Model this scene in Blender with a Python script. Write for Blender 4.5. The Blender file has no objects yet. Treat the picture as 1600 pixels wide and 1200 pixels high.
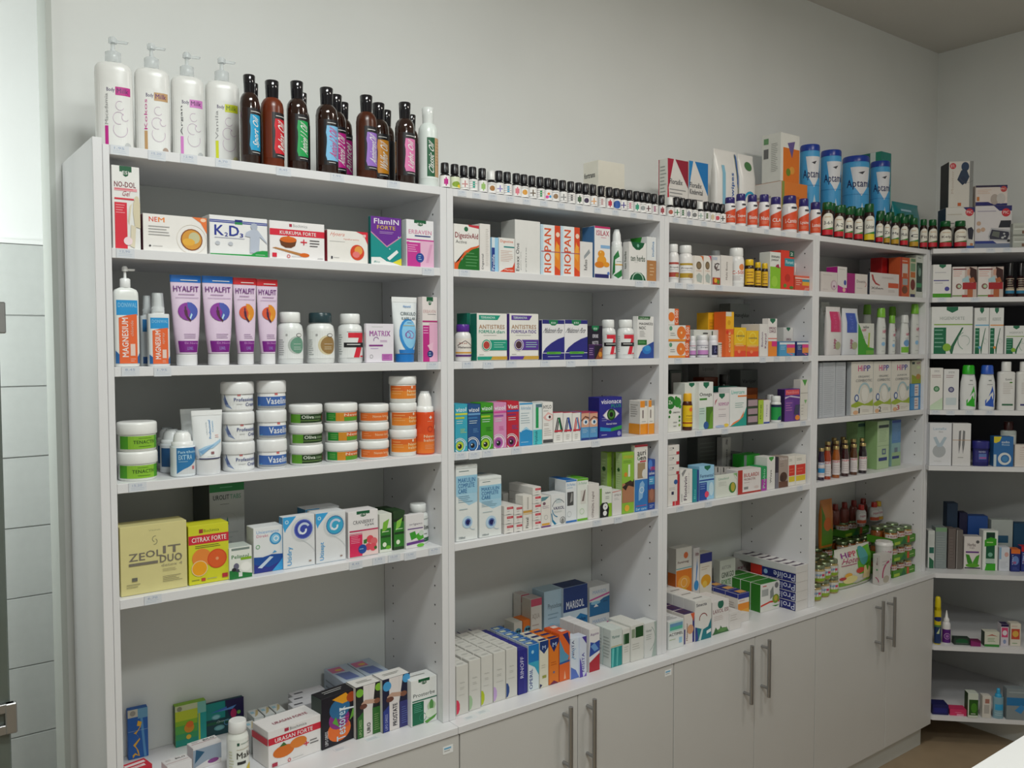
import bpy, math, random
from mathutils import Vector, Matrix
random.seed(7)
C = bpy.context.scene.collection
S = bpy.context.scene
# ---------------------------------------------------------------- camera
EYE = Vector((-0.39805, -1.83283, 1.73)); FPX = 1342.2
yaw, pitch, roll = 0.64741, -0.04633, -0.00168
_f = Vector((math.sin(yaw)*math.cos(pitch), math.cos(yaw)*math.cos(pitch), math.sin(pitch)))
_r0 = Vector((math.cos(yaw), -math.sin(yaw), 0)); _u0 = _r0.cross(_f)
_r = _r0*math.cos(roll)+_u0*math.sin(roll); _u = _u0*math.cos(roll)-_r0*math.sin(roll)
cd = bpy.data.cameras.new('camera'); cam = bpy.data.objects.new('camera', cd); C.objects.link(cam)
cd.sensor_width = 36; cd.lens = FPX*36/1600; cd.clip_start = .02
M = Matrix((_r, _u, -_f)).transposed().to_4x4(); M.translation = EYE; cam.matrix_world = M
S.camera = cam
# ---------------------------------------------------------------- world, lamps, exposure
S.view_settings.view_transform = 'Standard'; S.view_settings.look = 'None'
S.view_settings.gamma = 1; S.view_settings.use_curve_mapping = False
S.view_settings.exposure = EXPO = -0.6
w = bpy.data.worlds.new('world'); S.world = w; w.use_nodes = True
w.node_tree.nodes['Background'].inputs[0].default_value = (.75, .8, .85, 1)
w.node_tree.nodes['Background'].inputs[1].default_value = .05
def area(name, loc, sx, sy, watts, col, rot=(0, 0, 0)):
    l = bpy.data.lights.new(name, 'AREA'); l.shape = 'RECTANGLE'; l.size = sx; l.size_y = sy
    l.energy = watts; l.color = col
    o = bpy.data.objects.new(name, l); o.location = loc; o.rotation_euler = rot; C.objects.link(o)
area('fill_lamp_light', (.15, -2.45, 3.08), .6, .3, 37, (.96, 1, .97))
area('fill_lamp_light', (.25, -1.1, 3.08), .6, .3, 35, (.96, 1, .97))
area('fill_lamp_light', (1.95, -1.3, 3.08), .6, .3, 21, (1, .93, .84))  # added warm fill lamp, brightens the right end of the room
area('side_room_light', (-.8, .2, 2.0), .5, .7, 22, (.94, 1, .98), (math.radians(88), 0, 0))
# ---------------------------------------------------------------- materials
PAL = dict(white='e9e9e6', off='dedcd6', cream='ddd394', grey='9a9a9a', lgrey='c4c6c6', dgrey='55575a', black='15141a', ink='3c3c44',
 red='cf1f2e', dred='8f1426', pink='e07fb4', mag='c2228a', lpink='eac4de', violet='6a3a9c', purple='5a2a86', dpur='3a1f60', lil='b48fd0',
 blue='1f6fc4', navy='1e2a78', dnavy='15173f', sky='6fb8e0', lsky='b5dbee', cyan='1a9fd0', teal='12908a', dteal='0d5f5c', green='1f8f3a', dgreen='0c5a36',
 lime='9ac832', olive='6f8a26', yel='efd22a', gold='c79a2a', ylw='e6dc3c', orange='ef7a22', dor='d0561a', amber='4a1c0c', brown='6a3c1e', tan='c9a071',
 skin='c98f6c', wood='b8793c', clear='e2e8ea', mint='bfe3cf', silver='a8a8a8')
_mats = {}
def lin(h):
    c = [int(h[i:i+2], 16)/255 for i in (0, 2, 4)]
    return [x/12.92 if x <= .04045 else ((x+.055)/1.055)**2.4 for x in c]
def mat(col, kind='print'):
    k = (col, kind)
    if k in _mats: return _mats[k]
    h = PAL.get(col, col); rgb = lin(h)
    m = bpy.data.materials.new(kind+'_'+col); m.use_nodes = True; nt = m.node_tree; N = nt.nodes; Lk = nt.links
    b = N['Principled BSDF']
    rough = dict(print=.42, card=.5, plastic=.28, gloss=.12, matte=.6, paint=.85, melamine=.38, metal=.3, glass=.1, film=.18, tile=.25, floor=.45)[kind]
    tc = N.new('ShaderNodeTexCoord'); nz = N.new('ShaderNodeTexNoise'); mx = N.new('ShaderNodeMix'); mx.data_type = 'RGBA'
    sc = dict(paint=3, melamine=6, floor=5).get(kind, 40); nz.inputs['Scale'].default_value = sc; nz.inputs['Detail'].default_value = 3
    Lk.new(tc.outputs['Object'], nz.inputs['Vector']); Lk.new(nz.outputs['Fac'], mx.inputs[0])
    v = dict(floor=.28, paint=.05, melamine=.03).get(kind, .04)
    mx.inputs[6].default_value = [x*(1-v) for x in rgb]+[1]; mx.inputs[7].default_value = [min(1, x*(1+v)) for x in rgb]+[1]
    Lk.new(mx.outputs[2], b.inputs['Base Color']); b.inputs['Roughness'].default_value = rough
    if kind in ('paint', 'melamine', 'floor'):
        bp = N.new('ShaderNodeBump'); bp.inputs['Strength'].default_value = .06; bp.inputs['Distance'].default_value = .002
        n2 = N.new('ShaderNodeTexNoise'); n2.inputs['Scale'].default_value = 220; Lk.new(tc.outputs['Object'], n2.inputs['Vector'])
        Lk.new(n2.outputs['Fac'], bp.inputs['Height']); Lk.new(bp.outputs[0], b.inputs['Normal'])
    if kind == 'metal': b.inputs['Metallic'].default_value = .9
    if kind == 'glass':
        b.inputs['Coat Weight'].default_value = .8; b.inputs['Transmission Weight'].default_value = .12
    if kind == 'gloss': b.inputs['Coat Weight'].default_value = .5
    if kind == 'film':
        b.inputs['Alpha'].default_value = .5
    _mats[k] = m
    return m
# ---------------------------------------------------------------- mesh helpers
class MB:
    def __init__(s): s.v = []; s.f = []; s.m = []; s.mats = []; s.sm = []
    def mi(s, m):
        if m not in s.mats: s.mats.append(m)
        return s.mats.index(m)
    def poly(s, pts, m, smooth=False):
        i = len(s.v); s.v += [tuple(p) for p in pts]; s.f.append(tuple(range(i, i+len(pts)))); s.m.append(s.mi(m)); s.sm.append(smooth)
    def mesh(s, vs, fs, m, smooth=False):
        i = len(s.v); s.v += [tuple(p) for p in vs]; k = s.mi(m)
        for f in fs: s.f.append(tuple(a+i for a in f)); s.m.append(k); s.sm.append(smooth)
    def box(s, x0, y0, z0, x1, y1, z1, m, c=0.0, fm=None):
        """chamfered box; fm: dict of face materials 'L','T'"""
        fm = fm or {}
        if c <= 0:
            P = [(x, y, z) for x in (x0, x1) for y in (y0, y1) for z in (z0, z1)]
            F = dict(L=(0, 1, 3, 2), R=(4, 6, 7, 5), F=(0, 4, 5, 1), B=(2, 3, 7, 6), D=(0, 2, 6, 4), T=(1, 5, 7, 3))
            for k, f in F.items(): s.mesh([P[i] for i in f], [(0, 1, 2, 3)], fm.get(k, m))
            return
        X = (x0, x1); Y = (y0, y1); Z = (z0, z1); c = min(c, (x1-x0)*.3, (y1-y0)*.3, (z1-z0)*.3)
        V = []; ix = {}
        for i in (0, 1):
            for j in (0, 1):
                for k in (0, 1):
                    a = c if i == 0 else -c; b = c if j == 0 else -c; d = c if k == 0 else -c
                    ix[i, j, k] = len(V)
                    V += [(X[i], Y[j]+b, Z[k]+d), (X[i]+a, Y[j], Z[k]+d), (X[i]+a, Y[j]+b, Z[k])]
        g = lambda i, j, k, n: ix[i, j, k]+n
        def q(name, f): s.mesh([V[t] for t in f], [tuple(range(len(f)))], fm.get(name, m))
        q('L', [g(0, 0, 0, 0), g(0, 0, 1, 0), g(0, 1, 1, 0), g(0, 1, 0, 0)]); q('R', [g(1, 0, 0, 0), g(1, 1, 0, 0), g(1, 1, 1, 0), g(1, 0, 1, 0)])
        q('F', [g(0, 0, 0, 1), g(1, 0, 0, 1), g(1, 0, 1, 1), g(0, 0, 1, 1)]); q('B', [g(0, 1, 0, 1), g(0, 1, 1, 1), g(1, 1, 1, 1), g(1, 1, 0, 1)])
        q('D', [g(0, 0, 0, 2), g(0, 1, 0, 2), g(1, 1, 0, 2), g(1, 0, 0, 2)]); q('T', [g(0, 0, 1, 2), g(1, 0, 1, 2), g(1, 1, 1, 2), g(0, 1, 1, 2)])
        for j in (0, 1):
            for k in (0, 1): q('e', [g(0, j, k, 1), g(1, j, k, 1), g(1, j, k, 2), g(0, j, k, 2)])
        for i in (0, 1):
            for k in (0, 1): q('e', [g(i, 0, k, 0), g(i, 1, k, 0), g(i, 1, k, 2), g(i, 0, k, 2)])
            for j in (0, 1): q('e', [g(i, j, 0, 0), g(i, j, 1, 0), g(i, j, 1, 1), g(i, j, 0, 1)])
        for i in (0, 1):
            for j in (0, 1):
                for k in (0, 1): q('e', [g(i, j, k, 0), g(i, j, k, 1), g(i, j, k, 2)])
    def loft(s, secs, m, n=20, ex=2, cap=True, dx=0, dy=0):
        """secs: (z, rx, ry)"""
        vs = []; fs = []
        for z, rx, ry in secs:
            for i in range(n):
                p = 2*math.pi*i/n; x, y = sell(p, rx, ry, ex); vs.append((x+dx, y+dy, z))
        for k in range(len(secs)-1):
            for i in range(n): j = (i+1) % n; fs.append((k*n+i, k*n+j, (k+1)*n+j, (k+1)*n+i))
        s.mesh(vs, fs, m, True)
        if cap:
            for k, rev in ((0, 1), (len(secs)-1, 0)):
                ring = [vs[k*n+i] for i in range(n)]
                s.poly(ring[::-1] if rev else ring, m)
    def build(s, name, parent=None):
        me = bpy.data.meshes.new(name); me.from_pydata(s.v, [], s.f)
        for m in s.mats: me.materials.append(m)
        me.polygons.foreach_set('material_index', s.m); me.polygons.foreach_set('use_smooth', s.sm)
        me.update()
        o = bpy.data.objects.new(name, me); C.objects.link(o)
        if parent: o.parent = parent
        return o
def sell(p, rx, ry, ex):
    """angle p measured from the front (-y) towards +x"""
    sn, cs = math.sin(p), math.cos(p)
    if ex == 2: return rx*sn, -ry*cs
    k = 2/ex
    return rx*math.copysign(abs(sn)**k, sn), -ry*math.copysign(abs(cs)**k, cs)
def tag(o, label, cat, group=None, kind=None):
    if label: o['label'] = label
    if cat: o['category'] = cat
    if group: o['group'] = group
    if kind: o['kind'] = kind
    return o
def flatx(x, rx, ry, ex, o, k=.95):
    X = (x-.5)*2*rx*k; t = min(1, abs(X/rx)); return X, -ry*max(0, 1-t**ex)**(1/ex)-o
def empty(name, loc=(0, 0, 0), rz=0):
    o = bpy.data.objects.new(name, None); o.empty_display_size = .02; o.location = loc; o.rotation_euler = (0, 0, rz); C.objects.link(o); return o
# ---------------------------------------------------------------- text
_txt = {}
def glyphs(t, bold=0):
    k = (t, bold)
    if k not in _txt:
        cu = bpy.data.curves.new('t', 'FONT'); cu.body = t; cu.resolution_u = 2; cu.space_character = 1.06 if bold else 1
        ob = bpy.data.objects.new('t', cu); me = bpy.data.meshes.new_from_object(ob)
        vs = [(v.co.x, v.co.y) for v in me.vertices]; fs = [tuple(p.vertices) for p in me.polygons]
        bpy.data.objects.remove(ob); bpy.data.curves.remove(cu); bpy.data.meshes.remove(me)
        if bold:
            n0 = len(vs); f0 = list(fs)
            for q, (dx, dy) in enumerate(((.035, 0), (.017, .018)), 1): vs += [(x+dx, y+dy) for x, y in vs[:n0]]; fs += [tuple(i+q*n0 for i in f) for f in f0]
        x0 = min(v[0] for v in vs); x1 = max(v[0] for v in vs); y0 = min(v[1] for v in vs); y1 = max(v[1] for v in vs)
        _txt[k] = ([((x-x0)/max(1e-6, x1-x0), (y-y0)/max(1e-6, y1-y0)) for x, y in vs], fs, len(f0) if bold else len(fs))
    return _txt[k]
def clipx(poly, a, b):
    for lim, sg in ((a, 1), (b, -1)):
        out = []; n = len(poly)
        for i in range(n):
            p, q = poly[i], poly[(i+1) % n]; dp, dq = (p[0]-lim)*sg, (q[0]-lim)*sg
            if dp >= 0: out.append(p)
            if (dp > 0 > dq) or (dp < 0 < dq):
                t = dp/(dp-dq); out.append((lim, p[1]+(q[1]-p[1])*t))
        poly = out
        if len(poly) < 3: return []
    return poly
def do_print(ops, faces, shp, txt, asp):
    """faces: name -> mapper(x, y, off); asp: name -> (w, h) in metres"""
    cur = 'F'; lay = 0
    for op in ops.split(';'):
        t = op.split()
        if not t: continue
        if t[0][0] == '@': cur = t[0][1]; continue
        mp, nst = faces[cur][:2]; nsy = faces[cur][2] if len(faces[cur]) > 2 else 1; W, H = asp[cur]; lay += 1; off = .0003+.00009*lay
        k = t[0]
        def put(mb, P, col, off=off):
            m = mat(col)
            P = clipx(P, .002, .998)
            if P: P = [(x, y) for y, x in clipx([(y, x) for x, y in P], .002, .998)]
            if not P: return
            if nst <= 1: mb.poly([mp(x, y, off) for x, y in P], m); return
            x0 = min(p[0] for p in P); x1 = max(p[0] for p in P)
            i0 = int(math.floor(max(0, x0)*nst)); i1 = int(math.ceil(min(1, x1)*nst))
            for i in range(i0, i1):
                q = clipx(P, i/nst, (i+1)/nst)
                if not q: continue
                if nsy <= 1: mb.poly([mp(x, y, off) for x, y in q], m); continue
                ya = min(p[1] for p in q); yb = max(p[1] for p in q); qs = [(y, x) for x, y in q]
                for j in range(int(max(0, ya)*nsy), int(math.ceil(min(1, yb)*nsy-1e-9))):
                    e = clipx(qs, j/nsy, (j+1)/nsy)
                    if e: mb.poly([mp(x, y, off) for y, x in e], m)
        F = lambda a: [float(x) for x in a]
        if k == 'r': x0, y0, x1, y1 = F(t[1:5]); put(shp, [(x0, y0), (x1, y0), (x1, y1), (x0, y1)], t[5])
        elif k in 'oe':
            if k == 'o': cx, cy, r = F(t[1:4]); rx, ry, col = r, r*W/H, t[4]
            else: cx, cy, rx, ry = F(t[1:5]); col = t[5]
            put(shp, [(cx+rx*math.cos(a*math.pi/10), cy+ry*math.sin(a*math.pi/10)) for a in range(20)], col)
        elif k == 'q':
            cx, cy, r, th = F(t[1:5]); ry = W/H
            a0, a1 = (F(t[6:8]) if len(t) > 7 else (0, 360)); n = 20
            for i in range(n):
                a = math.radians(a0+(a1-a0)*i/n); b = math.radians(a0+(a1-a0)*(i+1)/n)
                put(shp, [(cx+r*math.cos(a), cy+r*ry*math.sin(a)), (cx+r*math.cos(b), cy+r*ry*math.sin(b)),
                    (cx+(r-th)*math.cos(b), cy+(r-th)*ry*math.sin(b)), (cx+(r-th)*math.cos(a), cy+(r-th)*ry*math.sin(a))], t[5])
        elif k == 'p': put(shp, [tuple(F(p.split(','))) for p in t[1:-1]], t[-1])
        elif k == 'l':
            x0, y0, x1, y1 = F(t[1:5]); n = int(t[5])
            for i in range(n):
                yy = y1-(y1-y0)*(i+.25)/n; hh = (y1-y0)/n*.27
                xe = x1-(x1-x0)*random.random()*.35
                put(shp, [(x0, yy-hh), (xe, yy-hh), (xe, yy), (x0, yy)], t[6])
        elif k == 'S':
            put(shp, [(.28, 1), (.28, .93), (.36, .93), (.42, .885), (.5, .87), (.58, .885), (.64, .93), (.72, .93), (.72, 1)][::-1], 'dgreen')
            lay += 1; off += .0001
            vs, fs, n0 = glyphs('ESI', 1)
            for q, f in enumerate(fs): put(txt, [(.38+.24*vs[i][0], .9+.04*vs[i][1]) for i in f], 'white', off+(q//n0)*.00004)
        elif k in ('t', 'b', 'i', 'v', 'vb', 'vs', 'vd', 'n'):
            x0, y0, x1, y1 = F(t[1:5]); s_ = t[5].replace('_', ' '); col = t[6]
            vs, fs, n0 = glyphs(s_, 1 if 'b' in k or k in ('vd', 'vs') else 0)
            if k in ('t', 'b'): g = lambda a, b: (x0+(x1-x0)*a, y0+(y1-y0)*b)
            elif k == 'i': g = lambda a, b: (x0+(x1-x0)*(a*.86+b*.14), y0+(y1-y0)*b)
            elif k == 'n': g = lambda a, b: (x1-(x1-x0)*a, y1-(y1-y0)*b)
            elif k == 'vd': g = lambda a, b: (x1-(x1-x0)*(1-b), y1-(y1-y0)*a)
            elif k == 'vs': g = lambda a, b: (x1-(x1-x0)*b, y0+(y1-y0)*(a*.86+b*.14))
            else: g = lambda a, b: (x1-(x1-x0)*b, y0+(y1-y0)*a)
            for q, f in enumerate(fs): put(txt, [g(*vs[i]) for i in f], col, off+(q//n0)*.00004)
            lay += 1
# ---------------------------------------------------------------- where things stand
ZF = 1.73
SH = [0.3924, 0.1908, -0.0441, -0.278, -0.5126, -0.972, -1.283, -1.586]   # upper faces of the shelves relative to eye level
SH = [z+ZF for z in SH]
D = .3085
def ray(u, v): return _f+_r*((u-800)/FPX)-_u*((v-600)/FPX)
def hit(u, v, P, n):
    d = ray(u, v); return EYE+d*((P-EYE).dot(n)/d.dot(n))
def onz(u, v, z): return hit(u, v, Vector((0, 0, z)), Vector((0, 0, 1)))
FR = {'main': (Vector((0, 0, 0)), 0.0), 'corner': (Vector((3.158, -.028, 0)), -math.pi/4)}
cur = {}
def cell(row, name, x0=-9, x1=9, fr='main', sb=.014):
    cur.update(z=SH[row]+.0004, name=name, x0=x0+.0015, x1=x1-.0015, fr=fr, sb=sb, tz=SH[row]+.0004, last=None)
def frame(rot=0):
    O, a = FR[cur['fr']]; a += math.radians(rot)
    return O, Vector((math.cos(a), math.sin(a), 0)), Vector((-math.sin(a), math.cos(a), 0)), a
def lab(l): return l if cur['name'] is None or l.endswith('.') else l+', '+cur['name']
def copy_thing(o, dv, label, group):
    c = o.copy(); C.objects.link(c); c.location = o.location+dv; c['label'] = label.rstrip('.')
    if group: c['group'] = group
    for ch in list(o.children):
        k = ch.copy(); C.objects.link(k); k.parent = c
    return c
ORD = ['', 'directly behind the front one', 'second behind the front one', 'third behind the front one', 'fourth behind the front one', 'fifth behind the front one']
def finish(root, label, cat, group, rows, step):
    tag(root, lab(label).rstrip('.'), cat, group)
    if rows:
        for k in range(1, rows+1):
            copy_thing(root, step*k, label+', '+ORD[k], group or ('repeated '+cat+' rows, '+cur['name']))
        if not group: root['group'] = 'repeated '+cat+' rows, '+cur['name']
def bx(u0, u1, vt, d, col, pr, label, s=None, vb=None, on=None, L=None, T=None, R=0, uL=None, rows=0, n='medicine_box', c='box', g=None, flap=True, h=None, zb=None, w=None, c0=.0009, gap=.0012, xw=None):
    O, a, nn, ang = frame(R)
    O0, a00, n00, _ = frame(0)
    z0 = cur['tz'] if on else (zb if zb is not None else cur['z'])
    if vb: P0 = onz(u0, vb, z0)
    else:
        P0 = hit(u0, vt, O0+n00*(cur['sb'] if s is None else s), n00)
    P0 = Vector((P0.x, P0.y, z0))
    P1 = hit(u1, vt, P0, nn); w = w or (P1-P0).dot(a)
    if xw: P0.x, w = xw
    if cur['fr'] == 'main' and R == 0:
        if P0.x < cur['x0']: w -= cur['x0']-P0.x; P0.x = cur['x0']
        if P0.x+w > cur['x1']: w = cur['x1']-P0.x
    w -= .0008; P0 = P0+a*.0004
    h = h or hit(u0, vt, P0, nn).z-z0
    if uL: d = (hit(uL, vt, P0, a)-P0).dot(nn)
    if cur['fr'] == 'main' and R == 0: d = min(d, max(.008, D-.008-P0.y))
    if cur['fr'] == 'main': P0.y = min(P0.y, D-.012-d*math.cos(math.radians(R))-max(0, w*math.sin(math.radians(R))))
    if cur['fr'] == 'main' and R and z0 < 3: P0.x = max(P0.x, cur['x0']+.002+max(0, d*math.sin(math.radians(R))))
    d = max(d, .008)
    cen = P0+a*(w/2)+nn*(d/2)
    mb = MB(); m = mat(col, 'card')
    fm = {}
    if L: fm['L'] = mat(L, 'card')
    if T: fm['T'] = mat(T, 'card')
    mb.box(-w/2, -d/2, 0, w/2, d/2, h, m, c0, fm)
    root = mb.build(n); root.location = cen; root.rotation_euler = (0, 0, ang)
    faces = {'F': (lambda x, y, o: (-w/2+x*w, -d/2-o, y*h), 1), 'L': (lambda x, y, o: (-w/2-o, d/2-x*d, y*h), 1), 'T': (lambda x, y, o: (-w/2+x*w, -d/2+y*d, h+o), 1)}
    A = MB()
    if pr: do_print('r .004 .004 .996 .996 %s;' % col+pr, faces, A, A, {'F': (w, h), 'L': (d, h), 'T': (w, d)})
    if A.f: A.build('front_print', root)
    if flap and w > .02 and d > .015 and z0+h < 1.68:
        fl = MB(); fl.box(-w/2+.002, -d/2+.0006, h, w/2-.002, d/2-.003, h+.0003, fm.get('T', m)); fl.build('top_flap', root)
    if label: finish(root, label, c, g, rows, nn*(d+gap))
    cur['tz'] = z0+h+.0006; cur['last'] = (root, w, d, h, P0, a, nn)
    return root
def stackbx(k, *a, labs=None, **kw):
    """k equal boxes piled up; vt belongs to the topmost and vb/s place the pile"""
    for i in range(k):
        kw2 = dict(kw); 
        if i: kw2['on'] = 1
        bx(*a, **kw2)
KIND = {
 # parts: (name, [(z, r)...], colour key, material)
 'pill': ([('body', [(0, .93), (.03, 1), (.66, 1), (.74, .93), (.79, .72), (.84, .7)], 'body', 'plastic'), ('cap', [(.8, .78), (.81, .82), (.98, .8), (1, .74)], 'cap', 'plastic')], (.1, .64)),
 'vit': ([('body', [(0, .93), (.03, 1), (.68, 1), (.76, .9), (.79, .8)], 'body', 'plastic'), ('cap', [(.785, .84), (.8, .88), (.97, .86), (1, .78)], 'cap', 'plastic')], (.1, .66)),
 'flip': ([('body', [(0, .88), (.03, .95), (.35, 1), (.62, .93), (.8, .72)], 'body', 'plastic'), ('cap', [(.802, .74), (.97, .68), (1, .58)], 'cap', 'plastic')], (.04, .76)),
 'spout': ([('body', [(0, .88), (.05, 1), (.6, .97), (.72, .75), (.74, .5)], 'body', 'plastic'), ('cap', [(.74, .56), (.97, .54), (1, .48)], 'cap', 'plastic')], (.05, .62)),
 'oil': ([('body', [(0, .93), (.02, 1), (.68, 1), (.74, .93), (.78, .75), (.805, .5), (.815, .46)], 'body', 'glass'), ('cap', [(.795, .55), (.9, .58), (.99, .62), (1, .56)], 'cap', 'gloss')], (.1, .62)),
 'drop': ([('body', [(0, .93), (.02, 1), (.5, 1), (.57, .85), (.6, .6), (.64, .55)], 'body', 'glass'), ('cap', [(.62, .78), (.98, .74), (1, .66)], 'cap', 'plastic')], (.06, .5)),
 'jar': ([('body', [(0, .9), (.04, .94), (.56, .94), (.62, .9)], 'body', 'plastic'), ('lid', [(.585, .99), (.6, 1), (.92, 1), (.98, .96), (1, .86)], 'cap', 'plastic')], (.08, .54)),
 'jar2': ([('body', [(0, .9), (.04, .94), (.68, .94), (.72, .9)], 'body', 'plastic'), ('lid', [(.7, .98), (.715, 1), (.96, 1), (1, .94)], 'cap', 'plastic')], (.08, .66)),
 'can': ([('body', [(0, .97), (.01, 1), (.93, 1), (.94, .97)], 'body', 'print'), ('lid', [(.935, 1.01), (.985, 1.01), (1, .95)], 'cap', 'plastic')], (.02, .92)),
 'airless': ([('body', [(0, .96), (.01, 1), (.66, 1), (.67, .97)], 'body', 'plastic'), ('collar', [(.672, .92), (.75, .92), (.76, .8)], 'cap', 'plastic'), ('nozzle', [(.76, .78), (.9, .7), (.97, .5), (1, .3)], 'cap', 'plastic')], (.02, .64)),
 'pump': ([('body', [(0, .93), (.015, 1), (.7, 1), (.74, .97), (.765, .85), (.785, .5)], 'body', 'plastic'), ('collar', [(.785, .4), (.79, .43), (.87, .42), (.88, .3)], 'cap', 'plastic'), ('stem', [(.88, .12), (.95, .11)], 'cap', 'plastic')], (.03, .66)),
 'spray': ([('body', [(0, .96), (.01, 1), (.7, 1), (.715, .97)], 'body', 'plastic'), ('collar', [(.716, .6), (.8, .6), (.82, .45)], 'cap', 'plastic'), ('nozzle', [(.82, .36), (.93, .34), (.99, .3), (1, .2)], 'cap', 'plastic')], (.02, .69)),
 'juice': ([('body', [(0, .92), (.03, 1), (.66, 1), (.76, .88), (.84, .68), (.9, .66)], 'body', 'glass'), ('cap', [(.9, .76), (.985, .76), (1, .7)], 'cap', 'metal')], (.1, .56)),
 'baby': ([('body', [(0, .88), (.05, .97), (.3, 1), (.65, 1), (.76, .86), (.8, .82)], 'body', 'glass'), ('lid', [(.79, .92), (.97, .92), (1, .85)], 'cap', 'metal')], (.1, .66)),
 'shampoo': ([('body', [(0, .86), (.02, .9), (.3, 1), (.6, .92), (.76, .74), (.785, .6)], 'body', 'plastic'), ('cap', [(.785, .66), (.97, .62), (1, .5)], 'cap', 'plastic')], (.04, .74)),
 'lotion': ([('body', [(0, .97), (.02, 1), (.77, 1), (.79, .9), (.8, .5)], 'body', 'plastic'), ('cap', [(.8, .58), (.985, .58), (1, .52)], 'cap', 'plastic')], (.04, .76)),
 'cone': ([('body', [(0, .95), (.02, 1), (.58, 1), (.64, .8), (.66, .6)], 'body', 'plastic'), ('nozzle', [(.66, .7), (.74, .68), (.78, .4), (.97, .14), (1, .08)], 'cap', 'plastic')], (.03, .44)),
 'aero': ([('body', [(0, .96), (.01, 1), (.74, 1), (.78, .85)], 'body', 'metal'), ('cap', [(.78, .88), (.9, .86), (.98, .7), (1, .5)], 'cap', 'plastic')], (.02, .72)),
 'cup': ([('body', [(0, .8), (.01, .82), (.9, 1)], 'body', 'print'), ('lid', [(.9, 1.04), (.95, 1.05), (.96, .96), (1, .95)], 'cap', 'plastic')], (.03, .86)),
}
def cy(kind, u0, u1, vt, body, cap, pr, label, lc=None, s=None, vb=None, on=None, fl=1, ex=2, rot=0, span=150, n='bottle', c='bottle', g=None, rows=0, r=None, cr=None, lr=None, seg=20, extra=None, h=None):
    parts, (l0, l1) = KIND[kind]
    if lr: l0, l1 = lr
    O, a, nn, ang = frame(0)
    z0 = cur['tz'] if on else cur['z']
    uc = (u0+u1)/2
    s = cur['sb'] if s is None else s
    rr = r or .03
    for _ in range(4):
        if vb:
            P = onz(uc, vb, z0); P = P+nn*(rr*fl*.9)
        else: P = hit(uc, vt, O+nn*(s+rr*fl), nn)
        if not r:
            d0, d1 = ray(u0, vt).normalized(), ray(u1, vt).normalized()
            rr = Vector((P.x-EYE.x, P.y-EYE.y, 0)).length*math.sin(d0.angle(d1)/2)
            if fl != 1: rr *= 1.03
    if on and cur['last']: 
        Q = cur['last'][0].location; P = Vector((Q.x if on == 1 else P.x, Q.y, 0))
    if cur['fr'] == 'main': P.x = min(max(P.x, cur['x0']+rr), cur['x1']-rr)
    zt = EYE.z+(ray(uc, vt).z)*((P-EYE).xy.length/ray(uc, vt).xy.length)
    h = h or zt-z0
    auto = 0 if fl != 1 else -math.degrees(math.atan2((P-EYE).dot(a), (P-EYE).dot(nn)))+16
    root = empty(n, (P.x, P.y, z0), ang+math.radians(auto+rot))
    cols = {'body': body, 'cap': cap}
    body_secs = None
    for nm, pts, ck, km in parts:
        mb = MB(); q = fl if nm in ('body',) else (1 if fl == 1 else min(1, fl*1.5))
        secs = [(z*h, p*rr, p*rr*q) for z, p in pts]; km = 'film' if ck == 'cap' and cap == 'clear' else km
        if nm == 'body': body_secs = secs
        mb.loft(secs, mat(cols[ck], km if ck == 'cap' or km != 'glass' or body in ('amber', 'black', '2a120a') or kind in ('juice', 'baby') else 'plastic'), seg, ex if nm == 'body' else 2)
        o = mb.build(nm, root)
        if nm == 'stem' or (nm == 'nozzle' and extra == 'spout'):
            pass
    if extra == 'pump':
        pm = mat(cap, 'film' if cap == 'clear' else 'plastic'); mb = MB(); mb.loft([(.95*h, rr*.24, rr*.24), (.985*h, rr*.24, rr*.24), (1*h, rr*.14, rr*.14)], pm, 14)
        mb.loft([(.955*h, rr*.42, rr*.1), (.975*h, rr*.48, rr*.11)], pm, 12, dx=rr*.36)
        mb.build('pump_head', root)
    if extra and extra.startswith('over'):
        mb = MB(); mb.loft([(.74*h, rr*.62, rr*.62), (1.0*h, rr*.5, rr*.5)], mat('clear', 'film'), 14); mb.build('clear_cap', root)
    def secr(z):
        for (za, ra, qa), (zb_, rb, qb) in zip(body_secs, body_secs[1:]):
            if za <= z <= zb_:
                t = (z-za)/max(1e-9, zb_-za); return ra+(rb-ra)*t, qa+(qb-qa)*t
        return body_secs[-1][1:] if z > body_secs[-1][0] else body_secs[0][1:]
    sp = math.radians(span)
    def mp(x, y, o):
        z = (l0+(l1-l0)*y)*h; rx, ry = secr(z); X, Y = flatx(x, rx, ry, ex, o) if fl != 1 else sell((x-.5)*sp, rx+o, ry+o, ex); return X, Y, z
    nst = max(4, int(span/10))
    A = B = MB()
    if pr and not pr.startswith('r 0 0 1 1'): pr = 'r 0 0 1 1 %s;' % (lc or body)+pr
    do_print(pr, {'F': (mp, nst, 5 if kind in ('shampoo', 'cup') else 1)}, A, B, {'F': (rr*sp if fl == 1 else rr*2.2, (l1-l0)*h)})
    if A.f: A.build('label_sticker', root)
    if label: finish(root, label, c, g, rows, nn*(2*rr*fl+.001))
    cur['tz'] = z0+h+.0004; cur['last'] = (root, 2*rr, 2*rr*fl, h, P, a, nn)
    return root
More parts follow.
